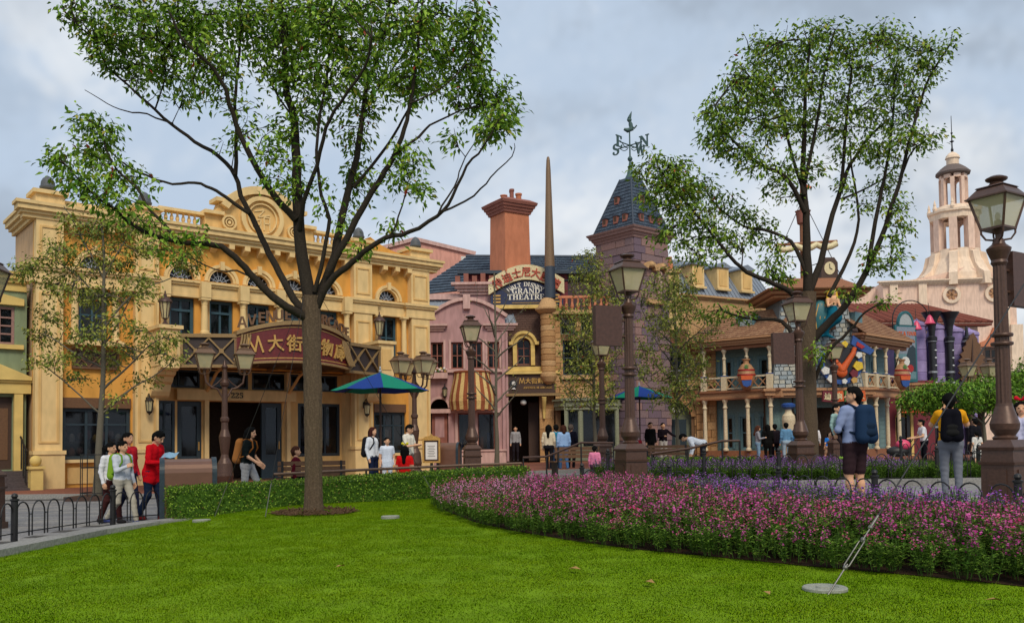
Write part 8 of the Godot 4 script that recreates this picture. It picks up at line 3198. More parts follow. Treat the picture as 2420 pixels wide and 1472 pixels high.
func furniture():
	mk("bin_brown", 122, 86, 68, 0.35, "blotch", 0.6, 0.1, 0.2)
	lamp_post("brown lamp post standing before the pink shop awning", Vector3(-1.14, 0, -25.0), 10)
	lamp_post("brown lamp post in front of the sage green bay window", Vector3(3.0, 0, -29.5), 20)
	lamp_post("brown lamp post with speaker panel standing behind the flower bed before stone tower", Vector3(2.26, 0, -17.0), 22, -0.46)
	lamp_post("brown lamp post with speaker panel beside the leafy tree on island", Vector3(7.01, 0.0, -21.6), 12, -0.42)
	lamp_post("brown lamp post with speaker panel overlapping the pink tower", Vector3(6.77, 0, -12.2), 32, 0.5)
	lamp_post("brown lamp post by the green shop, only its lantern showing", Vector3(-8.85, -0.28, -14.9), 5)
	lamp_post("brown lamp post in front of the round painted sign", Vector3(11.66, 0, -32.0), 8)
	twin_lamp("branched brown lamp in front of the arcade doorway", Vector3(-8.1, -0.28, -25.0), 24)
	twin_lamp("branched brown lamp at the corner of arcade and pink shop", Vector3(-3.3, -0.1, -30.0), 40, 4)
	twin_lamp("branched brown lamp by the clipped trees near the violet hall", Vector3(19.2, 0, -36.4), 15)
	hoop_fence("low black hoop fence along the lawn kerb beside the avenue", [Vector2(-7.0, -7.5), Vector2(-6.95, -9.9), Vector2(-6.88, -12.28), Vector2(-6.58, -14.63), Vector2(-6.1, -15.35)], func(x, z): return -0.17, 0.335, 0.5, 7)
	hoop_fence("low black hoop fence between the flower bed and the plaza path", [Vector2(1.4, -18.0), Vector2(2.9, -16.5), Vector2(4.3, -14.4), Vector2(5.0, -12.3), Vector2(5.9, -10.4), Vector2(7.2, -9.0)], func(x, z): return 0.0, 0.46, 0.5, 5)
	hoop_fence("low black hoop fence round the planted island", [Vector2(2.4, -22.4), Vector2(3.4, -20.4), Vector2(6.5, -19.45), Vector2(10.4, -19.6), Vector2(11.4, -20.7), Vector2(11.3, -24.0)], func(x, z): return 0.1, 0.34, 0.62, 5)
	hoop_fence("black hoop fence beyond the island near the violet hall", [Vector2(11.8, -27.0), Vector2(15.5, -27.6), Vector2(19.0, -28.5)], func(x, z): return 0.0, 0.3, 0.9, 6)
	parasol("green and blue parasol in front of the arcade windows", Vector3(-3.65, -0.12, -24.6), 2.72, 2.66, 12)
	parasol("green and blue parasol in front of the stone tower", Vector3(5.25, 0, -36.5), 2.75, 2.8, 35)
	bin("brown barrel topped litter bin at the end of the long hedge", Vector3(-5.68, -0.28, -15.55), 112, 0.85, 1.12)
	bin("brown barrel topped litter bin beside the menu stand", Vector3(-2.25, 0.02, -31.5), 80, 0.7, 1.05)
	# menu stand
	var s = thing("menu_stand", "gilt framed menu stand with white sheet by the pink shop", "sign", Vector3(-2.83, -0.02, -31.0), 0)
	bx(s, "sheet", mats.paper, -0.2, 0.2, 0.52, 1.12, 0.03, 0.045)
	bx(s, "backing", mats.wood_dark, -0.25, 0.25, 0.46, 1.18, -0.03, 0.03)
	var fr := MB.new()
	for q in [[-0.31, -0.25, 0.4, 1.24], [0.25, 0.31, 0.4, 1.24]]:
		fr.box(q[0], q[1], q[2], q[3], -0.04, 0.07)
	fr.box(-0.25, 0.25, 1.18, 1.24, -0.04, 0.068)
	fr.box(-0.25, 0.25, 0.4, 0.46, -0.04, 0.068)
	pt(s, "frame", fr, mats.gold)
	var cr := MB.new()
	cr.prism(PackedVector2Array([Vector2(-0.31, 1.24), Vector2(0.31, 1.24), Vector2(0.2, 1.32), Vector2(0.06, 1.34), Vector2(0, 1.42), Vector2(-0.06, 1.34), Vector2(-0.2, 1.32)]), -0.03, 0.05)
	pt(s, "crest", cr, mats.gold)
	for i in 7:
		bx(s, "text_line", mats.black_iron, -0.13 + 0.03 * (i % 2), 0.13 - 0.03 * (i % 2), 0.98 - i * 0.06, 0.995 - i * 0.06, 0.045, 0.048)
	turned(s, "foot", 0, 0, [0.26, -0.05, 0.26, 0.02, 0.06, 0.08, 0.05, 0.4], mats.black_iron, 12)
	# railings
	rail("bronze handrail rising along the plaza ramp beside strolling group", [Vector3(0.3, 0.62, -25.2), Vector3(0.95, 0.64, -25.0), Vector3(1.9, 1.02, -24.6), Vector3(2.75, 1.0, -24.2)], mats.bronze, [0, 1, 2, 3])
	rail("bronze handrail rising beside the short hedge and crowd", [Vector3(3.45, 0.72, -22.0), Vector3(4.3, 0.84, -21.8), Vector3(5.1, 1.02, -21.6), Vector3(5.5, 1.02, -21.5)], mats.bronze, [0, 1, 2, 3])
	rail("brown pipe rail running behind the long hedge", [Vector3(-5.0, 0.45, -18.6), Vector3(-3.2, 0.5, -19.4), Vector3(-1.0, 0.55, -20.3), Vector3(0.2, 0.56, -20.8)], mats.bronze_light, [0, 1, 2, 3])
	for q in [[Vector3(1.9, 0.0, -27.6), 200, "brown slatted bench by the ramp handrail"], [Vector3(5.3, 0.0, -30.6), 170, "brown slatted bench under the second parasol"], [Vector3(-4.6, -0.2, -20.4), 190, "brown slatted bench behind the main tree trunk"]]:
		var bn = thing("bench", q[2], "bench", q[0], q[1], "slatted benches")
		for i in 4:
			bx(bn, "seat_slat", mats.wood_brown, -0.75, 0.75, 0.43, 0.46, -0.22 + i * 0.115, -0.12 + i * 0.115)
		for i in 3:
			bx(bn, "back_slat", mats.wood_brown, -0.75, 0.75, 0.55 + i * 0.12, 0.65 + i * 0.12, -0.27, -0.24)
		for x in [-0.68, 0.62]:
			bx(bn, "leg", mats.black_iron, x, x + 0.05, 0.0, 0.43, -0.2, 0.2)
			bx(bn, "back_post", mats.black_iron, x, x + 0.05, 0.43, 0.9, -0.3, -0.272)
	# tree guard
	var tg = thing("tree_guard", "black iron cage guarding the young tree before the arcade", "tree guard", Vector3(-10.67, -0.2, -22.9), 0)
	for k in 14:
		var a = TAU * k / 14
		var b := MB.new()
		b.tube([Vector3(cos(a) * 0.42, 0, sin(a) * 0.42), Vector3(cos(a) * 0.42, 1.1, sin(a) * 0.42)], 0.012, 5)
		pt(tg, "upright", b, mats.black_iron)
	for y in [0.1, 0.75, 1.08]:
		var b := MB.new()
		b.t.basis = Basis(Vector3.RIGHT, PI / 2)
		b.arch(0, 0, 0.41, 0.435, -y - 0.012, -y + 0.012, 0, TAU, 20)
		pt(tg, "hoop_band", b, mats.black_iron)
	var gd := MB.new()
	gd.box(-0.6, 0.6, -0.08, 0.03, -0.6, 0.6)
	pt(tg, "grate", gd, mats.wood_dark)
	# guy wires of the main tree
	var fork = Vector3(-3.06, 3.3, -13.6)
	guy("pale guy wire with steel sleeve running from main tree to lawn", Vector3(-3.62, ly(-3.62, -13.0), -13.0), fork + Vector3(-0.1, 0, 0.12), mats.black_iron, 0.5)
	guy("guy wire running from main tree to the hedge foot near the litter bin", Vector3(-4.78, ly(-4.8, -14.2) - 0.02, -14.2), fork + Vector3(-0.14, 0.1, -0.05), mats.black_iron, 0.6)
	guy("guy wire running from main tree towards the flower bed tip", Vector3(-1.25, 0.0, -15.2), fork + Vector3(0.14, 0, -0.1), mats.black_iron, 0.6)
	# guy wire with turnbuckle over the flower bed
	var w = thing("guy_wire", "dark guy wire with turnbuckle rising over the flowers", "guy wire")
	var a = Vector3(2.0, 0.02, -5.75)
	var e = Vector3(5.6, 3.9, -7.9)
	var d = (e - a).normalized()
	var b := MB.new()
	b.tube([a + d * 0.7, e], 0.006, 6)
	pt(w, "wire", b, mats.black_iron)
	var rod := MB.new()
	rod.tube([a - d * 0.06, a + d * 0.3], 0.006, 6)
	rod.tube([a + d * 0.5, a + d * 0.62], 0.006, 6)
	rod.tube([a + d * 0.64, a + d * 0.74], 0.009, 8)
	pt(w, "eye_rod", rod, mats.steel)
	var sd = d.cross(Vector3.UP).normalized() * 0.02
	for q in [-1, 1]:
		var tb := MB.new()
		tb.tube([a + d * 0.26, a + d * 0.29 + sd * q, a + d * 0.5 + sd * q, a + d * 0.53], 0.005, 6)
		pt(w, "turnbuckle_side", tb, mats.steel)
	for q in [0.27, 0.52, 0.63]:
		var nt := MB.new()
		nt.t.origin = a + d * q
		nt.ellipsoid(Vector3.ZERO, Vector3(0.018, 0.018, 0.018), 8, 6)
		pt(w, "nut", nt, mats.steel)
	# anchor plate and valve covers set in the grass
	var ap = thing("anchor_plate", "round concrete anchor plate under the turnbuckle", "anchor", Vector3(2.06, ly(2.06, -5.95), -5.93), 0)
	turned(ap, "plate", 0, 0, [0.145, 0.0, 0.145, 0.018, 0.138, 0.024, 0.09, 0.024, 0.085, 0.018, 0.06, 0.018, 0.055, 0.028, 0.0, 0.028], mats.concrete, 28)
	var vs = [[-4.62, -13.2, "pale oval cover set in the grass near the kerb and litter bin"], [-1.72, -12.45, "pale oval cover set in the grass between main tree and flowers"]]
	for q in vs:
		var o = thing("valve_cover", q[2], "cover", Vector3(q[0], ly(q[0], q[1]), q[1]), 20, "valve covers in the lawn")
		var cv := MB.new()
		cv.lathe([0.13, 0.0, 0.13, 0.036, 0.12, 0.042, 0.0, 0.044], 20, 0.7)
		pt(o, "lid", cv, mats.concrete)

# builds one person as a single skin; p holds colours and the pose (facing +z, feet at y 0)
func person(label: String, at: Vector3, turn: float, p: Dictionary) -> MeshInstance3D:
	var H: float = p.get("h", 1.7)
	var fine: bool = p.get("fine", false)
	var sk = lin(214, 166, 134)
	var hair = p.get("hair", lin(26, 22, 22))
	var top: Color = p.top
	var bot: Color = p.get("bot", lin(44, 50, 66))
	var shoe = p.get("shoe", lin(60, 56, 58))
	var sleeve: float = p.get("sleeve", 1.0)   # 1 long, 0.5 short
	var low: String = p.get("low", "pants")
	var lean = deg_to_rad(p.get("lean", 0.0))
	var hturn = deg_to_rad(p.get("look", 0.0))
	var nod = deg_to_rad(p.get("nod", 0.0))
	var bulk: float = p.get("bulk", 1.0)
	var sit: bool = p.get("sit", false)
	var drop = 0.0
	var hipc = Vector3(0, 0.93, 0)
	var J = {
		"hipL": Vector3(0.09, 0.92, 0), "hipR": Vector3(-0.09, 0.92, 0),
		"knL": Vector3(0.1, 0.5, 0.03), "knR": Vector3(-0.1, 0.5, 0.03),
		"anL": Vector3(0.1, 0.09, -0.02), "anR": Vector3(-0.1, 0.09, -0.02),
		"shL": Vector3(0.175, 1.39, 0), "shR": Vector3(-0.175, 1.39, 0),
		"elL": Vector3(0.23, 1.11, -0.03), "elR": Vector3(-0.23, 1.11, -0.03),
		"wrL": Vector3(0.24, 0.87, 0.06), "wrR": Vector3(-0.24, 0.87, 0.06)}
	if sit:
		J.knL = Vector3(0.12, 0.9, 0.42)
		J.knR = Vector3(-0.12, 0.9, 0.42)
		J.anL = Vector3(0.12, 0.5, 0.42)
		J.anR = Vector3(-0.12, 0.5, 0.42)
		drop = -0.42
	for k in p.get("pose", {}):
		J[k] = p.pose[k]
	var U = Basis(Vector3.RIGHT, lean)
	var up = func(v: Vector3) -> Vector3:
		return hipc + U * (v - hipc)
	var b = []
	var add = func(a, e, r0, r1, c):
		b.append([a, e, r0, r1, c])
	# trunk
	for s in [-1, 1]:
		add.call(up.call(Vector3(0.075 * s, 1.33, 0.0)), up.call(Vector3(0.065 * s, 1.06, 0.0)), 0.115 * bulk, 0.1 * bulk, top)
		add.call(up.call(Vector3(0.065 * s, 1.06, 0.0)), Vector3(0.07 * s, 0.96, 0.0), 0.1 * bulk, 0.112 * bulk, top)
	add.call(up.call(Vector3(-0.14, 1.385, -0.01)), up.call(Vector3(0.14, 1.385, -0.01)), 0.07 * bulk, 0.07 * bulk, top)
	add.call(Vector3(-0.075, 0.9, -0.01), Vector3(0.075, 0.9, -0.01), 0.115, 0.115, bot if not p.has("coat") else top)
	add.call(up.call(Vector3(0, 1.42, -0.01)), up.call(Vector3(0, 1.51, 0.0)), 0.055, 0.052, sk)
	# legs
	for s in ["L", "R"]:
		var hp: Vector3 = J["hip" + s]
		var kn: Vector3 = J["kn" + s]
		var an: Vector3 = J["an" + s]
		if low == "skirt":
			add.call(hp, hp.lerp(kn, 0.85), 0.11, 0.13, bot)
			add.call(hp.lerp(kn, 0.8), kn, 0.06, 0.055, sk)
		elif low == "shorts":
			add.call(hp, hp.lerp(kn, 0.85), 0.1, 0.088, bot)
			add.call(hp.lerp(kn, 0.86), kn, 0.06, 0.056, sk)
		else:
			add.call(hp, kn, 0.095, 0.066, bot)
		if low == "pants":
			add.call(kn, an.lerp(kn, 0.06), 0.066, 0.052, bot)
		else:
			add.call(kn, kn.lerp(an, 0.35), 0.054, 0.056, sk)
			add.call(kn.lerp(an, 0.35), an, 0.056, 0.036, sk)
		var fd: Vector3 = p.get("foot" + s, Vector3(0.01, 0, 1)).normalized()
		add.call(an + Vector3(0, -0.045, 0) - fd * 0.04, an + Vector3(0, -0.052, 0) + fd * 0.14, 0.045, 0.036, shoe)
	# arms
	var hands = []
	for s in ["L", "R"]:
		var sh: Vector3 = up.call(J["sh" + s])
		var el: Vector3 = up.call(J["el" + s])
		var wr: Vector3 = up.call(J["wr" + s])
		add.call(sh, sh.lerp(el, 0.6), 0.064 * bulk, 0.056 * bulk, top)
		add.call(sh.lerp(el, 0.6), el, 0.054 if sleeve >= 1.0 else 0.042, 0.046, top if sleeve >= 0.7 else sk)
		add.call(el, wr, 0.047 if sleeve >= 1.0 else 0.04, 0.036 if sleeve >= 1.0 else 0.028, top if sleeve >= 1.0 else sk)
		var d = (wr - el).normalized()
		if fine:
			hands.append([wr, d, s])
			add.call(wr, wr + d * 0.02, 0.027, 0.026, sk)
		else:
			add.call(wr, wr + d * 0.1, 0.03, 0.034, sk)
	if p.has("coat"):
		add.call(Vector3(-0.06, 0.95, 0), Vector3(-0.07, 0.78, 0.01), 0.115, 0.115, top)
		add.call(Vector3(0.06, 0.95, 0), Vector3(0.07, 0.78, 0.01), 0.115, 0.115, top)
	var mb := MB.new()
	var cell = 0.016 if fine else 0.026
	var sc = H / 1.7
	var skin_only = b.duplicate()
	blob(skin_only, cell, 0.03, mb, sk)
	# head on its own finer grid
	var hb = []
	var nk: Vector3 = up.call(Vector3(0, 1.5, 0.0))
	var R = U * Basis(Vector3.UP, hturn) * Basis(Vector3.RIGHT, nod)
	var hd = func(v: Vector3) -> Vector3:
		return nk + R * (v - Vector3(0, 1.5, 0))
	hb.append([hd.call(Vector3(0, 1.46, -0.005)), hd.call(Vector3(0, 1.53, 0.0)), 0.052, 0.052, sk])
	hb.append([hd.call(Vector3(0, 1.615, 0.01)), hd.call(Vector3(0, 1.58, 0.025)), 0.088, 0.078, sk])
	hb.append([hd.call(Vector3(0, 1.55, 0.04)), hd.call(Vector3(0, 1.535, 0.06)), 0.055, 0.04, sk])
	hb.append([hd.call(Vector3(0, 1.6, 0.1)), hd.call(Vector3(0, 1.575, 0.118)), 0.01, 0.015, sk])
	for s in [-1, 1]:
		hb.append([hd.call(Vector3(0.088 * s, 1.6, 0.0)), hd.call(Vector3(0.09 * s, 1.57, 0.005)), 0.018, 0.014, sk])
		hb.append([hd.call(Vector3(0.03 * s, 1.605, 0.092)), hd.call(Vector3(0.04 * s, 1.605, 0.088)), 0.009, 0.009, lin(30, 24, 22)])
	hb.append([hd.call(Vector3(-0.018, 1.54, 0.096)), hd.call(Vector3(0.018, 1.54, 0.096)), 0.008, 0.008, lin(160, 90, 84)])
	var hs: String = p.get("style", "short")
	hb.append([hd.call(Vector3(0, 1.64, -0.012)), hd.call(Vector3(0, 1.6, -0.035)), 0.097, 0.092, hair])
	for s in [-1, 1]:
		hb.append([hd.call(Vector3(0.025 * s, 1.69, 0.045)), hd.call(Vector3(0.06 * s, 1.655, 0.055)), 0.04, 0.028, hair])
		hb.append([hd.call(Vector3(0.078 * s, 1.66, -0.01)), hd.call(Vector3(0.084 * s, 1.6, -0.035)), 0.03, 0.024, hair])
	if hs == "bob" or hs == "long":
		for s in [-1, 1]:
			hb.append([hd.call(Vector3(0.075 * s, 1.64, 0.0)), hd.call(Vector3(0.085 * s, 1.5, -0.01)), 0.045, 0.045, hair])
		hb.append([hd.call(Vector3(0, 1.6, -0.06)), hd.call(Vector3(0, 1.46 if hs == "bob" else 1.28, -0.085)), 0.085, 0.07 if hs == "bob" else 0.055, hair])
	elif hs == "tail":
		hb.append([hd.call(Vector3(0, 1.64, -0.11)), hd.call(Vector3(0, 1.6, -0.16)), 0.035, 0.04, hair])
		hb.append([hd.call(Vector3(0, 1.6, -0.16)), hd.call(Vector3(0, 1.36, -0.17)), 0.045, 0.025, hair])
	elif hs == "bun":
		hb.append([hd.call(Vector3(0, 1.73, -0.07)), hd.call(Vector3(0, 1.75, -0.08)), 0.045, 0.045, hair])
	else:
		hb.append([hd.call(Vector3(0, 1.6, -0.045)), hd.call(Vector3(0, 1.525, -0.05)), 0.085, 0.054, hair])
	if p.has("bow"):
		for s in [-1, 1]:
			hb.append([hd.call(Vector3(0.02 * s, 1.76, 0.02)), hd.call(Vector3(0.07 * s, 1.79, 0.02)), 0.02, 0.04, p.bow])
	blob(hb, 0.0095 if fine else 0.018, 0.016, mb)
	for h in hands:
		var d: Vector3 = h[1]
		var sx = 1.0 if h[2] == "L" else -1.0
		var side = d.cross(Vector3(sx, 0.2, 0)).normalized()
		var curl = d.cross(side).normalized()
		if curl.x * sx > 0:
			curl = -curl
		var w: Vector3 = h[0]
		var fb = [[w, w + d * 0.03, 0.027, 0.03, sk]]
		for i in 4:
			var off = side * (i - 1.5) * 0.021
			fb.append([w + d * 0.025 + off * 0.7, w + d * 0.085 + off, 0.02, 0.0135, sk])
			var L = [0.03, 0.036, 0.034, 0.026][i]
			var k1 = w + d * (0.085 + L) + off * 1.1 + curl * 0.012
			fb.append([w + d * 0.085 + off, k1, 0.0105, 0.0095, sk])
			fb.append([k1, k1 + d * L * 0.6 + curl * L * 0.7, 0.0095, 0.008, sk])
		var tb = w + d * 0.03 - side * 0.03
		fb.append([tb, tb + d * 0.035 - side * 0.022 + curl * 0.008, 0.014, 0.0115, sk])
		fb.append([tb + d * 0.035 - side * 0.022 + curl * 0.008, tb + d * 0.065 - side * 0.02 + curl * 0.02, 0.011, 0.009, sk])
		blob(fb, 0.0065, 0.006, mb)
	var o := MeshInstance3D.new()
	o.name = numbered("person")
	o.mesh = mb.mesh()
	o.material_override = mats.cloth
	add_child(o)
	o.position = at + Vector3(0, drop * sc, 0)
	o.rotation_degrees.y = turn
	o.scale = Vector3.ONE * sc
	tag(o, label, "person", p.get("group", ""))
	return o

# rucksack worn on a back; origin between the shoulder blades, worn on -z side
func rucksack(label: String, who: MeshInstance3D, c: Color, s: float, lean := 0.0, c2 = null):
	var o = thing("rucksack", label, "rucksack")
	o.transform = who.transform
	var n := Node3D.new()
	var U = Basis(Vector3.RIGHT, deg_to_rad(lean))
	var hip = Vector3(0, 0.93, 0)
	var f = func(v): return hip + U * (v - hip)
	var z = -0.2
	var q: Color = c2 if c2 != null else c.darkened(0.25)
	var bn = []
	for i in [-1, 1]:
		bn.append([f.call(Vector3(0.07 * i * s, 1.36, z)), f.call(Vector3(0.085 * i * s, 1.36 - 0.36 * s, z - 0.02)), 0.085 * s, 0.1 * s, c])
	bn.append([f.call(Vector3(-0.05, 1.4, z)), f.call(Vector3(0.05, 1.4, z)), 0.07 * s, 0.07 * s, c])
	put(o, "bag", blob(bn, 0.018, 0.05), mats.cloth)
	var pk = [[f.call(Vector3(-0.06 * s, 1.36 - 0.3 * s, z - 0.075 * s)), f.call(Vector3(0.06 * s, 1.36 - 0.3 * s, z - 0.075 * s)), 0.06 * s, 0.06 * s, q], [f.call(Vector3(-0.06 * s, 1.36 - 0.2 * s, z - 0.06 * s)), f.call(Vector3(0.06 * s, 1.36 - 0.2 * s, z - 0.06 * s)), 0.055 * s, 0.055 * s, q]]
	put(o, "pocket", blob(pk, 0.018, 0.03), mats.cloth)
	for i in [-1, 1]:
		var b := MB.new()
		b.col = q
		b.tube([f.call(Vector3(0.09 * i, 1.42, -0.13)), f.call(Vector3(0.1 * i, 1.475, -0.02)), f.call(Vector3(0.1 * i, 1.43, 0.1)), f.call(Vector3(0.115 * i, 1.3, 0.14)), f.call(Vector3(0.17 * i, 1.12, 0.04)), f.call(Vector3(0.13 * i, 1.06, -0.14))], 0.018, 6)
		pt(o, "strap", b, mats.cloth)
	n.free()

func people():
	var c := vcol_mat("cloth", 0.9)
	var walk = {"knL": Vector3(0.1, 0.5, 0.2), "anL": Vector3(0.1, 0.1, 0.3), "knR": Vector3(-0.1, 0.48, -0.02), "anR": Vector3(-0.1, 0.14, -0.34)}
	var walkb = {"knL": Vector3(0.1, 0.49, 0.1), "anL": Vector3(0.1, 0.09, 0.16), "knR": Vector3(-0.1, 0.49, -0.0), "anR": Vector3(-0.1, 0.11, -0.2)}
	var read = {"elL": Vector3(0.24, 1.12, 0.06), "wrL": Vector3(0.1, 1.16, 0.28), "elR": Vector3(-0.24, 1.12, 0.06), "wrR": Vector3(-0.1, 1.16, 0.28)}
	var merged = func(a, b):
		var d = a.duplicate()
		d.merge(b, true)
		return d
	# family on the avenue
	var g = gy(-6.7, -15.5)
	person("person in a red coat reading a folded map beside the litter bin", Vector3(-6.55, g, -16.1), 78, {"h": 1.62, "fine": true, "top": lin(206, 28, 34), "coat": 1, "bot": lin(36, 48, 72), "shoe": lin(110, 40, 40), "lean": 10.0, "nod": 22.0, "style": "short", "bulk": 0.98, "pose": merged.call(walkb, read)})
	var mp = thing("folded_map", "pale blue folded map held by the person in red", "map", Vector3(-6.18, g + 1.13, -15.98), 0)
	var mm := MB.new()
	for i in 3:
		mm.quad(Vector3(-0.12 + 0.09 * i, 0.02 * (i % 2), 0.1), Vector3(-0.03 + 0.09 * i, 0.02 * ((i + 1) % 2), 0.1), Vector3(-0.03 + 0.09 * i, 0.09 + 0.02 * ((i + 1) % 2), -0.1), Vector3(-0.12 + 0.09 * i, 0.09 + 0.02 * (i % 2), -0.1))
	pt(mp, "sheet", mm, mats.map_paper)
	var boy = person("child in grey striped top and pale trousers walking with green rucksack", Vector3(-6.72, g, -15.3), 62, {"h": 1.42, "fine": true, "top": lin(196, 200, 210), "bot": lin(176, 170, 156), "shoe": lin(60, 70, 120), "pose": merged.call(walk, {"elR": Vector3(-0.22, 1.12, 0.1), "wrR": Vector3(-0.1, 1.2, 0.24)}), "look": 10.0})
	rucksack("lime green rucksack on the child in grey", boy, lin(128, 166, 50), 0.95, 0.0, lin(106, 148, 40))
	person("child with ponytail in white and red walking beside the green rucksack", Vector3(-7.1, g, -15.7), 65, {"h": 1.4, "fine": true, "top": lin(222, 222, 228), "bot": lin(70, 40, 42), "style": "tail", "pose": walkb, "look": 15.0})
	person("dark haired person in red walking behind the family", Vector3(-7.15, g, -16.5), 70, {"h": 1.58, "top": lin(190, 40, 50), "bot": lin(40, 46, 66), "style": "short", "pose": walkb})
	# strolling past the arcade door
	var wk = person("person in a black top and grey trousers striding past the arcade door", Vector3(-5.55, -0.24, -18.6), 82, {"h": 1.66, "fine": true, "top": lin(26, 30, 32), "bot": lin(158, 158, 160), "style": "bob", "sleeve": 0.8, "lean": 6.0, "pose": merged.call(walk, {"elL": Vector3(0.23, 1.12, 0.02), "wrL": Vector3(0.2, 0.96, 0.22), "elR": Vector3(-0.23, 1.12, 0.06), "wrR": Vector3(-0.2, 1.0, 0.3)})})
	rucksack("tan leather rucksack on the person striding past the door", wk, lin(166, 110, 60), 0.95, 6.0, lin(140, 88, 46))
	# by the parasol
	person("seated person in dark maroon behind the main tree trunk", Vector3(-4.95, -0.2, -20.3), 95, {"h": 1.6, "top": lin(84, 28, 36), "bot": lin(40, 38, 40), "sit": true, "hair": lin(70, 44, 34)})
	var w1 = person("person in a white shirt with brown bob under the parasol", Vector3(-3.65, -0.15, -23.2), 60, {"h": 1.62, "top": lin(222, 226, 232), "bot": lin(38, 46, 70), "style": "bob", "hair": lin(70, 42, 34)})
	rucksack("black rucksack on the person under the parasol", w1, lin(36, 36, 40), 1.0)
	person("child in a pale blue tunic next to the parasol pole", Vector3(-3.25, -0.14, -23.0), 20, {"h": 1.34, "top": lin(212, 220, 234), "coat": 1, "bot": lin(200, 205, 215), "sleeve": 0.5, "style": "tail"})
	person("person in a white top looking down at a phone near the menu stand", Vector3(-2.72, -0.12, -23.2), 65, {"h": 1.66, "top": lin(222, 216, 200), "bot": lin(120, 110, 100), "sleeve": 0.5, "nod": 25.0, "style": "short", "pose": read})
	person("seated person in bright red with yellow hair tie", Vector3(-2.62, -0.15, -21.6), 170, {"h": 1.5, "top": lin(214, 30, 32), "bot": lin(50, 50, 60), "sit": true, "style": "long", "sleeve": 0.5, "bow": lin(226, 210, 60)})
	# group walking to the theatre
	var gp = "group strolling to the theatre"
	person("person in a cream cardigan and black trousers strolling with the group", Vector3(1.3, 0, -31.8), 165, {"h": 1.64, "top": lin(212, 198, 172), "bot": lin(30, 30, 34), "style": "long", "pose": walkb, "group": gp})
	person("person in a pale blue jacket and jeans strolling with the group", Vector3(1.82, 0, -31.6), 190, {"h": 1.62, "top": lin(150, 182, 224), "bot": lin(70, 104, 146), "style": "bob", "hair": lin(70, 46, 36), "pose": walkb, "bulk": 1.1, "group": gp})
	person("person in teal half hidden between cream cardigan and blue jacket", Vector3(1.6, 0, -32.6), 200, {"h": 1.66, "top": lin(40, 130, 160), "bot": lin(60, 80, 110), "group": gp})
	person("person in black walking ahead of the blue jacket", Vector3(2.15, 0, -32.6), 150, {"h": 1.66, "top": lin(28, 28, 34), "bot": lin(28, 28, 32), "hair": lin(90, 80, 74), "group": gp})
	person("person in a grey shirt standing inside the theatre doorway", Vector3(0.15, 0.13, -43.2), 0, {"h": 1.68, "top": lin(150, 148, 150), "bot": lin(40, 38, 40)})
	# people sitting and serving by the second parasol
	person("seated child in a pink hooded top by the handrail", Vector3(2.4, 0, -26.0), 160, {"h": 1.2, "top": lin(220, 130, 164), "bot": lin(90, 60, 80), "sit": true})
	person("seated person in maroon with a pink cap under the second parasol", Vector3(4.2, 0.1, -30.2), 200, {"h": 1.6, "top": lin(120, 30, 40), "bot": lin(60, 50, 60), "sit": true})
	person("waiter in black standing under the second parasol", Vector3(5.85, 0.1, -37.6), 20, {"h": 1.7, "top": lin(24, 24, 28), "bot": lin(24, 24, 28)})
	person("server in black with a pale apron reaching out one arm", Vector3(6.45, 0.1, -38.0), 10, {"h": 1.68, "top": lin(30, 28, 32), "bot": lin(190, 186, 180), "pose": {"elL": Vector3(0.38, 1.2, 0.1), "wrL": Vector3(0.6, 1.1, 0.2), "elR": Vector3(-0.22, 1.12, 0.06), "wrR": Vector3(-0.05, 1.14, 0.24)}})
	person("person in a white shirt bending over behind the short hedge", Vector3(6.1, 0.0, -28.4), -95, {"h": 1.7, "top": lin(226, 230, 238), "bot": lin(40, 42, 50), "lean": 72.0, "pose": {"elL": Vector3(0.22, 1.2, 0.2), "wrL": Vector3(0.2, 1.2, 0.42), "elR": Vector3(-0.22, 1.2, 0.2), "wrR": Vector3(-0.2, 1.2, 0.42)}})
	# crowd before the porch
	var cr = "crowd before the porch building"
	person("person in a grey top and pale jeans looking at a phone before the porch", Vector3(10.55, 0, -38.2), 80, {"h": 1.62, "top": lin(140, 140, 146), "bot": lin(120, 150, 176), "style": "long", "hair": lin(80, 50, 42), "pose": read, "nod": 15.0, "group": cr})
	person("person in a long black coat standing before the porch", Vector3(11.1, 0, -38.6), 170, {"h": 1.66, "top": lin(26, 26, 28), "coat": 1, "bot": lin(24, 24, 26), "style": "long", "group": cr})
	person("person in black with dark red bag next to the denim jacket", Vector3(11.5, 0, -38.9), 185, {"h": 1.68, "top": lin(36, 30, 34), "bot": lin(30, 28, 32), "style": "short", "group": cr})
	person("person in a denim jacket and light jeans seen from behind", Vector3(11.75, 0, -38.1), 180, {"h": 1.72, "top": lin(96, 138, 172), "bot": lin(150, 170, 186), "group": cr})
	var cb = person("person in a blue top with dark jeans at the end of crowd", Vector3(12.25, 0, -38.3), 200, {"h": 1.66, "top": lin(70, 120, 170), "bot": lin(40, 46, 60), "style": "bob", "hair": lin(80, 52, 44), "group": cr})
	rucksack("blue rucksack on the person at the end of the crowd", cb, lin(40, 74, 120), 1.0)
	person("child in bright blue running near the tree trunk", Vector3(14.3, 0, -40.2), 190, {"h": 1.25, "top": lin(36, 112, 200), "bot": lin(200, 170, 140), "low": "shorts", "sleeve": 0.5, "pose": walk})
	person("person in a white shirt half hidden by the leafy tree trunk", Vector3(13.75, 0, -40.4), 170, {"h": 1.66, "top": lin(220, 218, 220), "bot": lin(34, 34, 40)})
	person("child in red beside the running child in blue", Vector3(14.75, 0, -40.8), 200, {"h": 1.3, "top": lin(180, 36, 40), "bot": lin(60, 60, 70)})
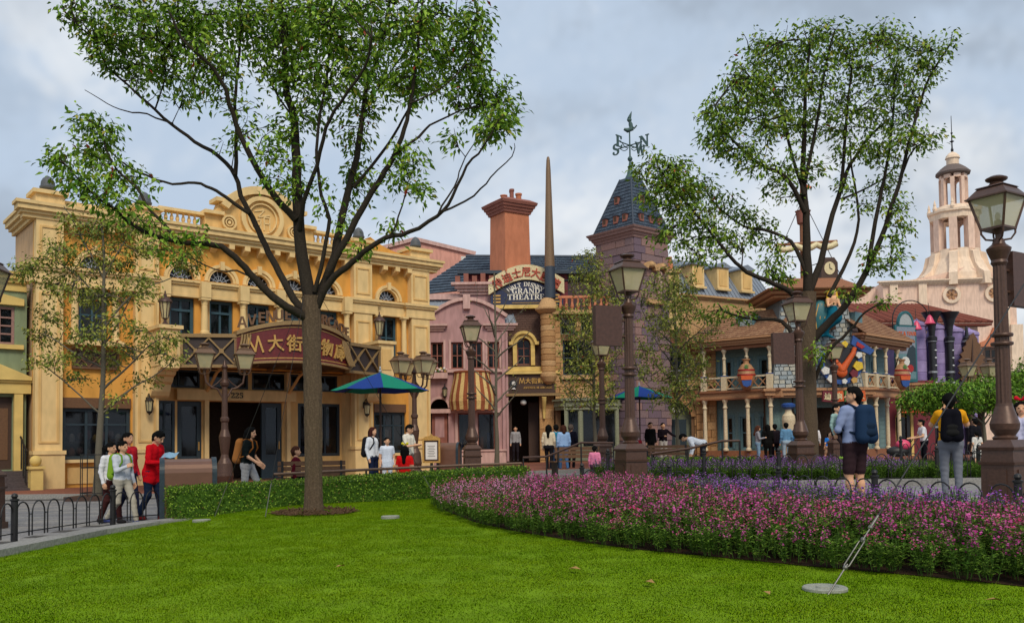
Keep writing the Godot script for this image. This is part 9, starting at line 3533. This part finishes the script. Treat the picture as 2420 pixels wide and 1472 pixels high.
	# near people on the plaza path
	var man = person("person in a blue grey shirt and dark shorts carrying a toddler", Vector3(5.05, 0, -13.1), 205, {"h": 1.78, "fine": true, "top": lin(134, 148, 184), "bot": lin(54, 42, 44), "low": "shorts", "sleeve": 0.7, "bulk": 1.08, "look": 55.0, "shoe": lin(70, 66, 70), "pose": {"elR": Vector3(-0.27, 1.12, 0.04), "wrR": Vector3(-0.2, 1.08, 0.3), "elL": Vector3(0.27, 1.12, 0.04), "wrL": Vector3(0.12, 1.05, 0.32)}})
	rucksack("large navy rucksack with dotted pocket on the person carrying a toddler", man, lin(34, 54, 80), 0.96, 0.0, lin(30, 44, 62))
	person("toddler in pale green top and dark trousers held on an arm", Vector3(4.84, 0.66, -13.24), 40, {"h": 0.88, "fine": true, "top": lin(150, 180, 176), "bot": lin(50, 44, 48), "shoe": lin(150, 190, 80), "pose": {"knL": Vector3(0.14, 0.62, 0.24), "anL": Vector3(0.15, 0.24, 0.22), "knR": Vector3(-0.14, 0.62, 0.24), "anR": Vector3(-0.15, 0.24, 0.22), "elL": Vector3(0.24, 1.2, 0.1), "wrL": Vector3(0.2, 1.3, 0.26)}})
	var ym = person("person in a mustard shirt and grey trousers taking a photo", Vector3(7.4, 0, -15.0), 160, {"h": 1.76, "fine": true, "top": lin(222, 156, 34), "bot": lin(112, 116, 126), "sleeve": 0.5, "shoe": lin(90, 90, 96), "pose": {"elL": Vector3(0.26, 1.22, 0.14), "wrL": Vector3(0.08, 1.46, 0.28), "elR": Vector3(-0.26, 1.22, 0.14), "wrR": Vector3(-0.06, 1.46, 0.28)}})
	rucksack("black rucksack on the person in the mustard shirt", ym, lin(26, 26, 30), 0.95, 0.0, lin(34, 34, 38))
	person("person with a red bow in a lilac shirt beside the lamp pedestal", Vector3(8.55, 0, -14.9), 330, {"h": 1.6, "fine": true, "top": lin(186, 186, 214), "bot": lin(60, 60, 80), "style": "long", "sleeve": 0.5, "bow": lin(200, 30, 50)})
	# far right walkers
	var fw = "walkers by the violet hall"
	person("person in a white top and black trousers pushing a pram", Vector3(14.6, 0, -31.5), 265, {"h": 1.66, "top": lin(214, 212, 216), "bot": lin(26, 26, 30), "sleeve": 0.5, "lean": 8.0, "group": fw, "pose": {"elR": Vector3(-0.24, 1.12, 0.1), "wrR": Vector3(-0.2, 1.1, 0.4), "elL": Vector3(0.24, 1.12, 0.1), "wrL": Vector3(0.2, 1.1, 0.4)}})
	pram(Vector3(13.7, 0, -31.6), 265)
	person("person in dark clothes with shopping bag next to the pram", Vector3(15.4, 0, -31.8), 200, {"h": 1.62, "top": lin(40, 38, 44), "bot": lin(50, 48, 54), "style": "long", "group": fw})
	person("child in a white dress with dark hair beyond the fence", Vector3(15.9, 0, -30.4), 180, {"h": 1.2, "top": lin(218, 214, 206), "bot": lin(218, 214, 206), "low": "skirt", "sleeve": 0.5, "style": "tail", "group": fw})
	person("person in a purple top walking past the clipped trees", Vector3(16.0, 0, -32.2), 190, {"h": 1.66, "top": lin(120, 76, 120), "bot": lin(50, 50, 60), "group": fw})
	person("person in black standing by the branched lamp and clipped trees", Vector3(17.2, 0, -33.0), 200, {"h": 1.7, "top": lin(30, 30, 36), "bot": lin(36, 36, 42), "group": fw})

func pram(at: Vector3, turn: float):
	var o = thing("pram", "dark pram with pink hood pushed by the person in white", "pram", at, turn)
	var b := MB.new()
	b.ellipsoid(Vector3(0, 0.55, 0), Vector3(0.24, 0.2, 0.4), 12, 8)
	pt(o, "seat_shell", b, mats.black_iron)
	var h := MB.new()
	h.ellipsoid(Vector3(0, 0.78, -0.18), Vector3(0.25, 0.2, 0.26), 12, 8)
	pt(o, "hood", h, mats.ceramic_pink)
	for k in [[-0.24, 0.32], [0.24, 0.32], [-0.24, -0.32], [0.24, -0.32]]:
		var w := MB.new()
		w.t = Transform3D(Basis(Vector3.UP, PI / 2), Vector3(k[0], 0.13, k[1]))
		w.arch(0, 0, 0.09, 0.13, -0.02, 0.02, 0, TAU, 14)
		pt(o, "wheel", w, mats.black_iron)
		var l := MB.new()
		l.tube([Vector3(k[0], 0.13, k[1]), Vector3(k[0] * 0.8, 0.5, k[1] * 0.4)], 0.014, 5)
		pt(o, "leg", l, mats.steel)
	var hd := MB.new()
	hd.tube([Vector3(-0.22, 0.55, -0.3), Vector3(-0.22, 1.0, -0.62), Vector3(0.22, 1.0, -0.62), Vector3(0.22, 0.55, -0.3)], 0.016, 6)
	pt(o, "handle", hd, mats.black_iron)
